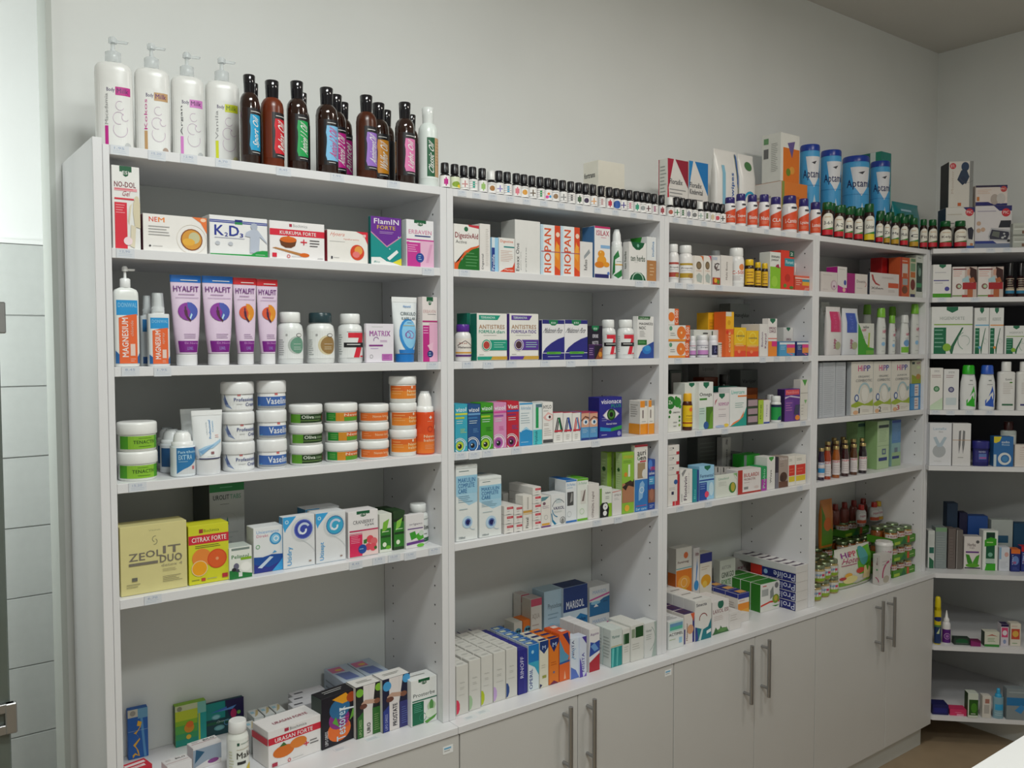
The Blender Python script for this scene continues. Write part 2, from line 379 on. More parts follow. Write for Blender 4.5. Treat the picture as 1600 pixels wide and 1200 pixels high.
def tube(u0, u1, vt, col, capc, crimp, pr, label, s=None, c='tube', n='cream_tube', thick=.36, k=.66, ch=.13, g=None):
    """standing on its cap, flat crimp at the top; u0..u1 is the crimp"""
    O, a, nn, ang = frame(0); z0 = cur['z']; s = cur['sb'] if s is None else s
    P0 = hit(u0, vt, O+nn*(s+.02), nn); P1 = hit(u1, vt, O+nn*(s+.02), nn); W = (P1-P0).dot(a); h = P0.z-z0
    P = (P0+P1)/2; root = empty(n, (P.x, P.y, z0), ang)
    R0 = W*k/2
    body = [(ch*h, R0*.97, R0*.95), (ch*h+.004, R0, R0*.92), (.35*h, W*(.5+k*.5)/2*.98, R0*.8), (.7*h, W*.47, R0*.42), (.93*h, W*.495, .0028), (h, W*.5, .0016)]
    mb = MB(); mb.loft([(0, R0*.96, R0*.93), (.003, R0, R0*.96), (ch*h-.001, R0, R0*.95)], mat(capc, 'plastic'), 24); mb.build('cap', root)
    mb = MB(); mb.loft(body, mat(col, 'plastic'), 28, 2.2); mb.build('body', root)
    mb = MB(); mb.loft([(.925*h, W*.499, .0036), (h+.0006, W*.503, .0022)], mat(crimp, 'plastic'), 28, 2.6); mb.build('crimp_band', root)
    def mp(x, y, o):
        z = (ch+(1-ch)*y)*h
        for (za, ra, qa), (zb_, rb, qb) in zip(body, body[1:]):
            if za <= z <= zb_+1e-6:
                t = (z-za)/(zb_-za); rx, ry = ra+(rb-ra)*t, qa+(qb-qa)*t; break
        X, Y = flatx(x, rx, ry, 2.2, o+.0004, .93); return X, Y, z
    A = B = MB()
    do_print(pr, {'F': (mp, 16, 9)}, A, B, {'F': (W*.78, h*(1-ch))})
    if A.f: A.build('label_print', root)
    if label: finish(root, label, c, g, 0, None)
    cur['last'] = (root, W, R0*2, h, P, a, nn)
    return root
def pouch(u0, u1, vt, col, pr, label, s=None, t=.03, vb=None, g=None, n='pouch', c='pouch', zb=None, rot=0):
    O, a, nn, ang = frame(0); z0 = zb if zb is not None else cur['z']; s = cur['sb'] if s is None else s
    if vb: P0 = onz(u0, vb, z0)+nn*t*.5
    else: P0 = hit(u0, vt, O+nn*(s+t/2), nn)
    P1 = hit(u1, vt, P0, nn); W = (P1-P0).dot(a); h = hit(u0, vt, P0, nn).z-z0; P = (P0+P1)/2
    root = empty(n, (P.x, P.y, z0), ang+math.radians(rot))
    secs = [(0, W*.47, t*.3), (.03*h, W*.48, t*.42), (.3*h, W*.5, t*.5), (.7*h, W*.49, t*.46), (.9*h, W*.475, t*.18), (.95*h, W*.48, .0025), (h, W*.485, .002)]
    mb = MB(); mb.loft(secs, mat(col, 'plastic'), 28, 2.8); mb.build('bag', root)
    def mp(x, y, o):
        z = y*h
        for (za, ra, qa), (zb_, rb, qb) in zip(secs, secs[1:]):
            if za <= z <= zb_+1e-6:
                q = (z-za)/(zb_-za); rx, ry = ra+(rb-ra)*q, qa+(qb-qa)*q; break
        X, Y = flatx(x, rx, ry, 2.8, o+.0006, .93); return X, Y, z
    A = B = MB(); do_print(pr, {'F': (mp, 18, 10)}, A, B, {'F': (W, h)})
    if A.f: A.build('bag_print', root)
    if label: finish(root, label, c, g, 0, None)
    cur['tz'] = z0+h; cur['last'] = (root, W, t, h, P, a, nn)
    return root
# ================================================================ room
WH = mat('eceeec', 'paint'); CEIL = mat('d2cfc8', 'paint'); MEL = mat('e4e4e6', 'melamine'); DOOR = mat('d0cfcc', 'melamine'); MELB = mat('dbdedb', 'melamine')
XR, XL, YB, ZC = 3.839, -.045, .311, 3.144
def wall(name, *b, m=WH):
    mb = MB(); mb.box(*b, m); o = mb.build(name); o['kind'] = 'structure'; return o
wall('wall_back', XL, YB, 0, XR, YB+.1, ZC)
wall('wall_right', XR, -4.2, 0, XR+.1, YB+.1, ZC)
wall('wall_front', -2.6, -4.3, 0, XR+.1, -4.2, ZC)
wall('wall_left', -2.7, -4.3, 0, -2.6, 1.2, ZC)
wall('ceiling', -2.7, -4.3, ZC, XR+.1, 1.2, ZC+.1, m=CEIL)
wall('floor', -2.7, -4.3, -.1, XR+.1, 1.2, 0, m=mat('a08c72', 'floor'))
# tiled wall of the side room, seen through the opening on the left
TY = .93
wt = wall('wall_side_room', -2.6, TY+.012, 0, XL+.35, TY+.1, ZC, m=mat('f4f5f4', 'paint'))
tm = mat('f0f2f0', 'tile'); th = .2; ztop = onz  # tiles below the bright plaster
def zat(u, v, Y): return hit(u, v, Vector((0, Y, 0)), Vector((0, 1, 0)))
zt = zat(40, 382, TY).z
tmesh = None
for k in range(10):
    for j in range(-2, 4):
        x1 = XL+.3-j*.4; x0 = x1-.398; z1 = zt-k*th
        if z1-.198 < .0 or x0 < -1.4: continue
        if tmesh is None:
            mb = MB(); mb.box(0, 0, 0, .3975, .012, .1975, tm, .0012); to = mb.build('tile', wt); tmesh = to.data
        else: to = bpy.data.objects.new('tile', tmesh); C.objects.link(to); to.parent = wt
        to.location = (min(x0, XL+.3-.398), TY, z1-.198)
mb = MB(); mb.box(-1.4, TY-.006, zt+.001, XL+.33, TY+.012, zt+.012, mat('f4f5f4', 'paint')); tr = mb.build('trim_1'); tr['kind'] = 'structure'
wall('wall_side_room_end', XL+.25, YB+.1, 0, XL+.35, TY+.1, ZC)
mb = MB(); mb.box(XL-.012, YB-.004, 0, XL, YB+.104, 2.75, mat('c9cdc8', 'paint')); tr = mb.build('trim_2'); tr['kind'] = 'structure'
# door leaf whose edge shows at the far left
dp = zat(9, 1115, .1)
door = empty('door_1', (0, 0, 0)); door['kind'] = 'structure'
dx = zat(4, 700, .1).x
mb = MB(); mb.box(dx-.62, .08, .01, dx-.002, .115, 2.3, mat('5d6660', 'gloss'), .003); mb.build('door_leaf', door)
for z in (dp.z, dp.z+.78):
    mb = MB(); mb.box(dx-.05, .068, z-.03, dx+.004, .08, z-.012, mat('silver', 'metal'), .001); mb.box(dx-.05, .068, z+.012, dx+.004, .08, z+.03, mat('silver', 'metal'), .001)
    mb.box(dx-.012, .066, z-.03, dx+.008, .082, z+.03, mat('silver', 'metal'), .002); mb.build('hinge', door)
# ceiling lamps out of frame; the right one is added as fill
for i, (x, y) in enumerate(((.15, -2.45), (.25, -1.1), (1.95, -1.3))):
    r = empty('ceiling_lamp', (x, y, 3.144)); tag(r, ['flat white ceiling lamp nearer the shop counter', 'flat white ceiling lamp nearer the shelves, left', 'added flat white fill lamp nearer the shelves, right'][i], 'lamp', 'ceiling lamps')
    mb = MB(); mb.box(-.33, -.18, -.045, .33, .18, -.0005, mat('white', 'plastic'), .003); mb.build('housing', r)
# ================================================================ shelving
UX = [(0, .764), (.8025, 1.5555), (1.5961, 2.3535), (2.3935, 3.1605)]
BAY = ['left bay', 'second bay', 'third bay', 'fourth bay']
ROWS = ['first row', 'second row', 'third row', 'fourth row', 'bottom row']
STK = .0195
def holes(root, x, sgn, zlo, zhi, cols=(.035, .255)):
    mb = MB(); m = mat('2a2a2c', 'matte')
    z = zlo
    while z < zhi:
        for y in cols:
            vs = [(x-sgn*.0004, y+.0026*math.cos(a*math.pi/4), z+.0026*math.sin(a*math.pi/4)) for a in range(8)]; mb.poly(vs, m)
        z += .05
    o = mb.build('pin_holes', root); o['kind'] = 'stuff'
for i, (x0, x1) in enumerate(UX):
    un = empty('shelving_unit', (x0, 0, SH[5])); un['label'] = ['tall white shelving bay at the left end with body milk and oils on top', 'white shelving bay second from left, small dark dropper bottles on top',
        'white shelving bay third from left, orange labelled vitamin bottles on top', 'white shelving bay fourth from left, beside the angled corner bay'][i]
    un['category'] = 'shelf'; un['group'] = 'white shelving bays'
    def part(name, *b, m=MEL, c=.0007):
        mb = MB(); mb.box(b[0]-x0, b[1], b[2]-SH[5], b[3]-x0, b[4], b[5]-SH[5], m, c); return mb.build(name, un)
    xl = -.0125 if i == 0 else (UX[i-1][1]+x0)/2+.0004; xr = (x1+UX[i+1][0])/2-.0004 if i < 3 else 3.1795
    T = SH[0]
    pl = part('side_panel', xl, 0, SH[5]+.0004, x0, D-.004, T-.0002); pr_ = part('side_panel', x1, 0, SH[5]+.0004, xr, D-.004, T-.0002)
    holes_root = pr_
    mbk = part('shade_panel', x0+.0003, D-.0045, SH[5]+.0004, x1-.0003, D-.0008, T-STK, m=MELB)
    part('top_board', x0+.0002, -.0003, T-STK, x1-.0002, D-.001, T)
    for k in range(1, 5):
        part('shelf', x0+.0003, 0, SH[k]-STK, x1-.0003, D-.005, SH[k])
    zlo = SH[5]+.12-SH[5]
    holes(pr_, x1-x0, 1, .1, T-SH[5]-.04); holes(pl, 0, -1, .1, T-SH[5]-.04)
# taller end panel on the far left
mb = MB(); mb.box(-.031, -.001, .0, -.0132, D, 2.1335, MEL, .0008); ep = mb.build('end_panel'); tag(ep, 'tall white end panel closing the shelving at far left', 'panel')
mb = MB(); mb.box(3.1800, -.001, SH[5]+.0004, 3.2, D, SH[0], MEL, .0008); ep = mb.build('end_panel'); tag(ep, 'white end panel between the fourth bay and the angled corner bay', 'panel')
# worktop in lengths
WTX = [(-.0128, .7835), (.7838, 1.576), (1.5763, 2.3735), (2.3738, 3.2)]
for i, (a, b) in enumerate(WTX):
    mb = MB(); mb.box(a+.0003, -.042, SH[5]-.019, b-.0003, D, SH[5], MEL, .001); o = mb.build('worktop')
    tag(o, 'white worktop under the '+BAY[i], 'worktop', 'white worktops')
HM = mat('silver', 'metal')
def cabinet(i, a, b, seam, hx, wlab):
    zt = SH[5]-.0195; zb = .103
    r = empty('base_cabinet', (a, 0, 0)); tag(r, wlab, 'cabinet', 'white base cabinets')
    mb = MB(); mb.box(.001, -.0175, zb, b-a-.001, D, zt, MEL, .001); mb.build('body', r)
    mb = MB(); mb.box(0, .004, 0, b-a-.0005, .02, zb-.0006, MELB); mb.build('kick_board', r)
    for (p, q, h) in ((a, seam, hx[0]), (seam, b, hx[1])):
        mb = MB(); mb.box(p-a+.0012, -.0385, zb+.003, q-a-.0012, -.0185, zt-.0025, DOOR, .001); d = mb.build('door', r)
        if h is not None:
            m2 = MB(); z0, z1 = 1.73-1.29, 1.73-1.035
            hz0, hz1 = h[1], h[2]
            import_r = .006
            n = 12
            for (c0, c1, ax) in (((h[0]-a, -.07, hz0), (h[0]-a, -.07, hz1), 'z'), ((h[0]-a, -.07, hz0+.03), (h[0]-a, -.0385, hz0+.03), 'y'), ((h[0]-a, -.07, hz1-.03), (h[0]-a, -.0385, hz1-.03), 'y')):
                rr = .0065 if ax == 'z' else .005
                ring = lambda c: [((c[0]+rr*math.cos(t*2*math.pi/n), c[1]+(rr*math.sin(t*2*math.pi/n) if ax == 'z' else 0), c[2]+(rr*math.sin(t*2*math.pi/n) if ax == 'y' else 0))) for t in range(n)]
                A, B_ = ring(c0), ring(c1)
                m2.mesh(A+B_, [(t, (t+1) % n, n+(t+1) % n, n+t) for t in range(n)], HM, True); m2.poly(A[::-1], HM); m2.poly(B_, HM)
            m2.build('handle', d)
def hxy(u, v0, v1):
    Pt = hit(u, v0, Vector((0, -.07, 0)), Vector((0, 1, 0))); Pb = hit(u, v1, Vector((0, -.07, 0)), Vector((0, 1, 0))); return (Pt.x, Pb.z, Pt.z)
sx = lambda u, v: hit(u, v, Vector((0, -.0385, 0)), Vector((0, 1, 0))).x
b1, b2, b3 = sx(718, 1160), sx(1053, 1045), sx(1275, 975)
H = (.0)
hA = hxy(1175, 1009, 1100); L_ = hA[2]-hA[1]; ht = hA[2]
def hh(u, v):
    x = hit(u, v, Vector((0, -.07, 0)), Vector((0, 1, 0))).x; return (x, ht-L_, ht)
cabinet(0, -.0126, b1, sx(380, 1195), (None, None), 'white base cabinet under the left bay, top edge just in view')
cabinet(1, b1+.001, b2, sx(903, 1110), (hh(892, 1130), hh(929, 1110)), 'white two-door base cabinet under the second bay')
cabinet(2, b2+.001, b3, sx(1180, 1020), (hh(1175, 1030), hh(1202, 1030)), 'white two-door base cabinet under the third bay')
cabinet(3, b3+.001, 3.2, sx(1386, 960), (hh(1380, 970), hh(1398, 960)), 'white two-door base cabinet under the fourth bay')
# ================================================================ angled corner bay
cb = empty('corner_shelving', (3.2, 0, 0)); tag(cb, 'white corner shelving bay set at an angle between the two walls', 'shelf')
XW, YW = XR-.003, YB-.003
def penta(z0, z1, name, inset=0.0, m=MEL):
    P = [(3.158, -.028), (3.5, -.37), (XW, -.37), (XW, YW), (3.2012, YW), (3.2012, -.0025), (3.184, -.0025)]
    if z1 < SH[4]: P = [(3.2012, -.0452), (3.526, -.37), (XW, -.37), (XW, YW), (3.2012, YW)]
    mb = MB(); b = [(x-3.2, y, z0) for x, y in P]; t = [(x-3.2, y, z1) for x, y in P]
    mb.poly(t, m); mb.poly(b[::-1], m)
    N_ = len(P)
    for i in range(N_): j = (i+1) % N_; mb.poly([b[i], b[j], t[j], t[i]], m)
    return mb.build(name, cb)
for k in range(8):
    penta(SH[k]-(.0195 if k else .0195), SH[k], 'shelf' if k else 'top_board')
mb = MB(); mb.box(.0012, .001, SH[7]-.0195, .004, YW-.001, SH[5]-.02, MEL); mb.build('side_panel', cb)
mb = MB(); mb.box(.33, -.3875, .0, XW-3.2, -.3705, SH[0], MEL); mb.build('side_panel', cb)
mb = MB(); mb.box(.352, -.3695, .0, .368, YW-.002, SH[7]-.0199, MELB); mb.build('support_panel', cb)
SHADE = mat('5c5b60', 'melamine')  # added sheets, dark in colour to stand for shade in the upper cells
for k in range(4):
    mb = MB(); mb.box(.0046, YW-.006, SH[k+1]+.0003, XW-3.2-.006, YW-.0005, SH[k]-.02, SHADE); mb.box(XW-3.2-.0056, -.36, SH[k+1]+.0003, XW-3.2-.0005, YW-.0062, SH[k]-.02, SHADE); mb.build('shade_panel', cb)
# run along the right wall, only its end near the corner can be seen
rr_ = empty('base_cabinet', (3.531, -1.19, 0)); tag(rr_, 'white base cabinet along the right wall beyond the corner bay', 'cabinet', 'white base cabinets')
mb = MB(); mb.box(0, 0, .085, .305, .80, SH[5]-.02, MEL, .001); mb.build('body', rr_)
mb = MB(); mb.box(.0, 0, 0, .016, .80, .0845, MELB); mb.box(.0, .80, 0, .305, .802, .0845, MELB); mb.build('kick_board', rr_)
# counter in the right foreground
e0, e1 = onz(1515, 1200, .91), onz(1600, 1147.5, .91); dd = (e1-e0).normalized(); nn_ = Vector((dd.y, -dd.x, 0))
ct = empty('counter', (e0.x, e0.y, 0), math.atan2(dd.y, dd.x)); tag(ct, 'white shop counter corner in the right foreground', 'counter')
mb = MB(); mb.box(-.25, -.6, .872, 1.4, 0, .91, mat('f4f6f6', 'melamine'), .002); mb.build('counter_top', ct)
mb = MB(); mb.box(-.2, -.56, 0, 1.36, -.04, .8715, MEL); mb.build('body', ct)
# ================================================================ price tags
def tags(row, us, unit, w=.034, fr='main', hz=.019, y=-.0008):
    cur.update(fr=fr); O, a, nn, ang = frame(0)
    for n_, u in enumerate(us):
        zz = SH[row]-.0095
        P = hit(u, 0, O-nn*.0006, nn)
        for _ in range(3):
            # point on the shelf edge at height zz under pixel column u
            v = 600-FPX*((Vector((P.x, P.y, zz))-EYE).dot(_u)/(Vector((P.x, P.y, zz))-EYE).dot(_f)); P = hit(u, v, O-nn*.0006, nn)
        mb = MB(); mb.box(-w/2, -.0003, -hz/2, w/2, .0001, hz/2, mat('d9dde3', 'print'))
        o = mb.build('price_tag'); o.location = (P.x, P.y, zz-(.0015 if n_ % 3 == 1 else 0)); o.rotation_euler = (0, 0, ang)
        k = B = MB(); do_print('r .01 .01 .99 .99 d9dde3;l .12 .15 .9 .5 2 c0cbd8;t .2 .55 .75 .82 '+['1,95', '12,90', '8,45', '15,20', '6,70'][(n_*3+row) % 5]+' 9aabc8', {'F': (lambda x, yy, of: (-w/2+x*w, -.0003-of, -hz/2+yy*hz), 1)}, k, B, {'F': (w, hz)})
        k.build('price_print', o)
        tag(o, 'white price tag, '+ORDN[n_]+' from left on '+TROW[row]+' of '+unit, 'price tag', 'price tags on the shelf edges')
ORDN = ['first', 'second', 'third', 'fourth', 'fifth', 'sixth', 'seventh', 'eighth', 'ninth', 'tenth', 'eleventh', 'twelfth', 'thirteenth', 'fourteenth', 'fifteenth', 'sixteenth', 'seventeenth', 'eighteenth', 'nineteenth', 'twentieth']
ORDN += ['twenty-'+x for x in ORDN[:9]]+['thirtieth']
TROW = ['top edge', 'first shelf edge', 'second shelf edge', 'third shelf edge', 'fourth shelf edge', 'worktop edge']
tags(0, [187, 245, 295, 349, 443, 527, 615], BAY[0]); tags(1, [196, 669], BAY[0]); tags(2, [204, 254, 676], BAY[0])
tags(3, [215], BAY[0]); tags(4, [239, 556, 592, 616, 641, 679], BAY[0])
tags(0, [722, 745, 770, 797, 823, 850, 877, 905, 934, 962, 990, 1016], BAY[1], .026, hz=.015); tags(1, [726, 999, 1020], BAY[1]); tags(2, [731, 763, 799, 852, 892, 926], BAY[1])
tags(3, [720, 741, 762, 807, 931], BAY[1]); tags(4, [933, 966, 1003, 1023], BAY[1])
tags(0, [1056, 1078, 1100, 1122, 1146, 1172, 1198, 1224, 1248], BAY[2], .026, hz=.015); tags(1, [1061, 1079, 1124, 1260], BAY[2]); tags(2, [1060, 1192, 1214, 1232, 1259], BAY[2])
tags(3, [1092, 1133, 1220, 1255], BAY[2]); tags(4, [1063, 1107, 1250], BAY[2])
tags(1, [1472, 1524], 'corner bay', fr='corner'); tags(3, [1462, 1485, 1515, 1547], 'corner bay', fr='corner'); tags(0, [1508, 1548, 1574], 'corner bay', fr='corner')
def flat(u, v, lab_, z=None, w=.036, dpt=.02):
    P = onz(u, v, SH[5]); mb = MB(); mb.box(-w/2, -dpt/2, 0, w/2, dpt/2, .0004, mat('dfe3e6', 'print')); o = mb.build('price_tag'); o.location = (P.x, P.y, SH[5]+.0001)
    k = MB(); do_print('l .1 .2 .9 .8 2 b8c4d0', {'F': (lambda x, yy, of: (-w/2+x*w, -dpt/2+yy*dpt, .0004+of), 1)}, k, k, {'F': (w, dpt)}); k.build('fine_print', o); tag(o, lab_, 'price tag', 'price tags lying on the worktop')
flat(533, 1170, 'price tag on the worktop before the black box with coloured ovals'); flat(582, 1154, 'price tag on the worktop before the green and black man box')
flat(735, 1121, 'price tag on the worktop before the second tall white box'); flat(755, 1112, 'price tag on the worktop before the third tall white box')
for (u, v, nm) in ((700, 1171, 'white sticker at the top right corner of the left cabinet door'), (1044, 1051, 'white sticker at the top right corner of the second cabinet door')):
    P = hit(u, v, Vector((0, -.0389, 0)), Vector((0, 1, 0))); mb = MB(); mb.box(-.015, -.0004, -.01, .015, 0, .01, mat('f6f8f8', 'print')); o = mb.build('sticker'); o.location = P; tag(o, nm, 'sticker')
    k = MB(); do_print('r .1 .6 .8 .8 sky;l .1 .2 .9 .5 1 silver', {'F': (lambda x, yy, of: (-.015+x*.03, -.0004-of, -.01+yy*.02), 1)}, k, k, {'F': (.03, .02)}); k.build('sticker_print', o)
# ================================================================ goods
Bx, Cy = bx, cy
def body_milk(u0, u1, vt, name, col, vcol, lb, tcol='6a2a6a'):
    pr = 'b .3 .86 .52 .93 Body dpur;r .54 .83 .95 .95 %s;b .58 .86 .9 .93 Milk %s;v .24 .40 .33 .84 %s %s;r .24 .02 .33 .38 %s;' % (col, tcol, name, vcol, col)
    pr += 'q .66 .68 .12 .008 b98ab8 60 330;q .62 .5 .16 .008 b98ab8 30 290;q .66 .34 .2 .008 b98ab8 150 380;q .8 .52 .1 .008 b98ab8 120 330;e .86 .1 .09 .055 %s;l .36 .03 .55 .05 1 grey' % lb[1]
    Cy('pump', u0, u1, vt, 'white', 'clear', pr, lb[0], fl=.62, ex=2.8, span=168, s=.11, rot=-12, extra='pump', n='pump_bottle', g='body milk pump bottles', lr=(.03, .6), seg=28)
cell(0, 'top of left bay', -.02, .8)
body_milk(145.5, 206, 58, 'Macadamia', 'mag', 'grey', ('white body milk pump bottle with magenta marks', 'lgrey'))
body_milk(208, 264, 68, 'Kokos', 'c29a6a', 'mag', ('white body milk pump bottle with tan marks', 'b09a8c'))
body_milk(265, 318, 82, 'Argan', 'd983cc', 'ink', ('white body milk pump bottle with light pink marks', 'lgrey'))
body_milk(319, 373, 90, 'Vanila', 'd6dc1e', 'grey', ('white body milk pump bottle with yellow marks', 'e6e2b0'), 'olive')
def oil(u0, u1, vt, txt, col, lb, s=.012, tc='white', rot=12, body='2a120a', **k):
    pr = 'r .24 0 .9 1 black;r .34 .1 .84 .86 %s;p .3,.2 .34,.12 .4,.3 .34,.5 %s;p .84,.5 .88,.7 .84,.84 %s;p .34,.6 .31,.7 .34,.84 %s;vs .42 .14 .74 .84 %s %s;l .36 .89 .84 .94 1 white;l .4 .03 .8 .07 1 white' % (col, col, col, col, txt, tc)
    Cy('oil', u0, u1, vt, body, 'black', pr, lb, s=s, rot=rot, span=150, n='oil_bottle', g='dark massage oil bottles', **k)
oil(372.8, 405.5, 118, 'Sport_Oil', 'cyan', 'amber massage oil bottle with bright blue label')
oil(405.8, 443.5, 127, 'Relax_Oil', 'red', 'amber massage oil bottle with red label turned right', rot=22, body='6a2a10')
oil(446, 481, 128, 'Anticel_1_Oil', '12a050', 'amber massage oil bottle with green label')
oil(491.8, 528, 138, 'Anticel_2_Oil', '7fbfe8', 'amber massage oil bottle with pale blue label', tc='d0408a', rot=8)
oil(555, 589, 150, 'AntistresOil', '9a70c8', 'amber massage oil bottle with violet label', body='4a200c')
oil(616, 648.5, 161, 'Light_Oil', 'e07ab0', 'amber massage oil bottle with pink label')
for a, b, v, t, c_, l_, s_ in ((386, 408, 131, 'Sport_Oil', 'cyan', 'amber oil bottle hidden behind the bright blue labelled one', .078), (462, 484, 146, 'Anticel', '12a050', 'amber oil bottle hidden behind the green labelled one', .083),
        (508, 541, 149, 'Anticel_2_Oil', 'mag', 'amber oil bottle with magenta label behind the pale blue one', .078), (521, 551, 161, 'Anticel', 'mag', 'rearmost amber oil bottle behind the magenta labelled one', .145),
        (574, 608, 162, 'Walfor_Oil', 'd08a20', 'amber oil bottle with orange label behind the violet one', .078), (590, 617, 173, 'Oil', 'd08a20', 'rearmost amber oil bottle behind the orange labelled one', .145), (632, 654, 180, 'Oil', 'pink', 'amber oil bottle hidden behind the pink labelled one', .083)):
    if a == 590 or a == 632 or a == 386 or a == 462:
        Cy('oil', a, b, v, '2a120a', 'black', 'r .2 0 .8 1 black', l_, s=s_, n='oil_bottle', g='dark massage oil bottles')
    else: oil(a, b, v, t, c_, l_, s=s_, rot=4)
Cy('oil', 652.5, 684.5, 169, 'e4ece8', 'e8ecea', 'r .3 .05 .62 .98 dgreen;vs .36 .1 .57 .92 Classic_Oil white;r .62 .05 .98 .98 c8a27a;l .66 .3 .94 .9 8 b08a60', 'white oil bottle with dark green and tan label', s=.012, n='oil_bottle', rot=8)
# small dark dropper bottles
cell(0, 'on top', .5, 3.2)
US = [62, 127, 187, 245, 308, 367, 418, 472, 532, 582, 635, 688, 738, 785, 837, 890, 942, 988, 1037, 1090, 1143, 1190, 1232, 1275, 1322, 1360, 1395, 1437, 1488]
US = [680+x/4.21 for x in US]+[1046.5, 1056.5, 1065.5, 1074.7, 1084, 1093.5, 1103.3, 1112, 1119.6, 1127.8]
DC = [('mag', 'magenta flower'), ('8aa832', 'olive green picture'), ('c98a8a', 'faded red mark'), ('12a08a', 'teal cross'), ('9ac06a', 'light green mark'), ('a8743a', 'brown nut picture'), ('9a8ac8', 'violet and yellow mark'), ('4aa8c8', 'blue mark'),
      ('e07a8a', 'pink cross'), ('e0a040', 'orange flower'), ('6a5a4a', 'brown pot'), ('2a9a5a', 'green cross'), ('e0409a', 'pink and blue dots'), ('9a7a5a', 'brown mark'), ('8a8a8a', 'grey lines'), ('6a6a6a', 'dark grey lines'), ('3a5a3a', 'dark green leaf'),
      ('3a2a4a', 'dark violet mark'), ('e0a060', 'pale orange mark'), ('c9a0a0', 'pale pink lines'), ('c0304a', 'red cross'), ('2a5aa8', 'blue disc'), ('4a3a8a', 'violet stripe'), ('d890a0', 'rose mark'), ('3a9a7a', 'green plus sign'), ('9aa0a0', 'pale grey lines'),
      ('5a1a2a', 'dark red block'), ('b06a8a', 'mauve lines'), ('a0404a', 'dull red cross'), ('b05a4a', 'red and green mark'), ('2a7a4a', 'green block'), ('1a6a3a', 'dark green block'), ('8a8a9a', 'grey blue lines'), ('7a7a7a', 'grey mark'),
      ('8aa89a', 'grey green cross'), ('4a6a2a', 'olive leaf'), ('d0c0a0', 'beige mark'), ('c84a5a', 'red mark'), ('3a3a3a', 'black block')]
for i, u in enumerate(US):
    w2 = (15.8-i*.16)/2 if i < 29 else (10.6-(i-29)*.16)/2+.3
    w2 = max(4.2, 7.9-(u-690)*.0078)
    col, de = DC[i]; cap = 'white' if i in (5, 29, 34) else 'black'
    vt = 251.5+(u-694)*(319.5-251.5)/(1127.8-694)
    if cap == 'white': vt += .5
    kind = i % 4
    pr = 'r 0 0 1 1 f2f0ee;'+['r .36 .25 .64 .7 %s;r .46 .1 .54 .85 %s' % (col, col), 'o .5 .45 .18 %s;l .2 .75 .8 .9 1 grey' % col, 'r .3 .42 .7 .52 %s;r .46 .2 .54 .78 %s;l .2 .08 .8 .2 1 grey' % (col, col), 'r .42 .2 .58 .85 %s;l .2 .1 .8 .9 4 c0b8b8' % col][kind]
    if 'disc' in de: pr = 'r 0 0 1 1 f2f0ee;o .5 .45 .3 2a5aa8'
    if i == 1: pr = 'r 0 0 1 1 dfe6c8;e .55 .35 .3 .25 8aa832;e .75 .2 .15 .15 yel'
    if i == 12: pr = 'r 0 0 1 1 f2f0ee;e .4 .3 .12 .15 e0409a;e .62 .35 .1 .13 3aa0e0;e .5 .6 .1 .12 orange'
    Cy('drop', u-w2, u+w2, vt+2.5, 'black', cap, pr, 'small %sdropper bottle with %s' % ('white-capped ' if cap == 'white' else 'black ', de), s=.012, n='dropper_bottle', g='small dropper bottles on the top', span=165, r=.0136, seg=14, h=.066 if cap == 'black' else .063)
def vits():
    for k, (a, b, v, de, tx) in enumerate(((1131.5, 1149.5, 309, 'red top line', 'Zinc'), (1149, 1166, 303.5, 'violet flower', 'Super'), (1167, 1184, 305, 'green leaf line', 'Biotin'), (1185.5, 1202.5, 304.5, 'brown line', 'Niacin'), (1203, 1221, 308.5, 'big white letters', 'CLA'),
            (1221.5, 1246, 306.5, 'the widest body of its row', 'L-Carnitin'), (1247, 1264.5, 311, 'grey line', 'Lysine'), (1265.5, 1283, 316.5, 'narrow body beside the green-capped bottles', 'Lutein'))):
        Cy('vit', a, b, v, 'f0eef0', '2e2470', 'r 0 0 1 .58 e0512a;p 0,.58 1,.58 1,.88 e0512a;p 0,.62 1,.92 1,.97 0,.67 f6f2f2;r .5 .9 .85 .99 ink;b .2 .28 .82 .46 %s f6ece6;l .25 .1 .75 .22 2 f0b090' % tx,
           'white vitamin bottle, violet cap, orange label, '+de, s=.014, n='vitamin_bottle', g='orange labelled vitamin bottles', lr=(.1, .7))
vits()
def gvit(a, b, v, de, tx, band='red', fr='main', k=.012):
    Cy('vit', a, b, v, '2a120a', '0f5a2a', 'r .05 .22 .95 .7 f0eee2;e .5 .7 .45 .28 f0eee2;r .05 0 .95 .24 %s;p .05,.24 .95,.24 .95,.36 3a8a3a;b .2 .46 .8 .62 %s ink;l .25 .74 .75 .84 1 c9a06a' % (band, tx),
       'dark vitamin bottle with green cap, '+de, s=k, n='vitamin_bottle', g='green-capped vitamin bottles', lr=(.08, .7))
for a, b, v, de, tx, bd in ((1283.5, 1302, 316.5, 'label letters 3-6-9, first of the row', '3-6-9', 'red'), (1302.5, 1318.5, 322, 'second of the row', 'A-Z', 'red'), (1319.5, 1333, 325, 'label letter B', 'B', 'red'), (1334, 1348.5, 326.5, 'label letter C', 'C', 'red'), (1349.5, 1367, 319, 'tall with yellow corner label', 'Calcium', 'yel'),
        (1367.8, 1380, 341-6, 'after the tall one', 'Iron', 'red'), (1380.8, 1391, 336, 'narrow with half yellow band', 'Zn', 'gold'), (1392, 1405, 338, 'gold band label', 'Mg', 'gold'), (1406, 1419, 339, 'red band and lilac text', 'Multi', 'red'), (1420, 1435.5, 341, 'label turned, gold band', 'C', 'gold')):
    gvit(a, b, v, de, tx, bd)
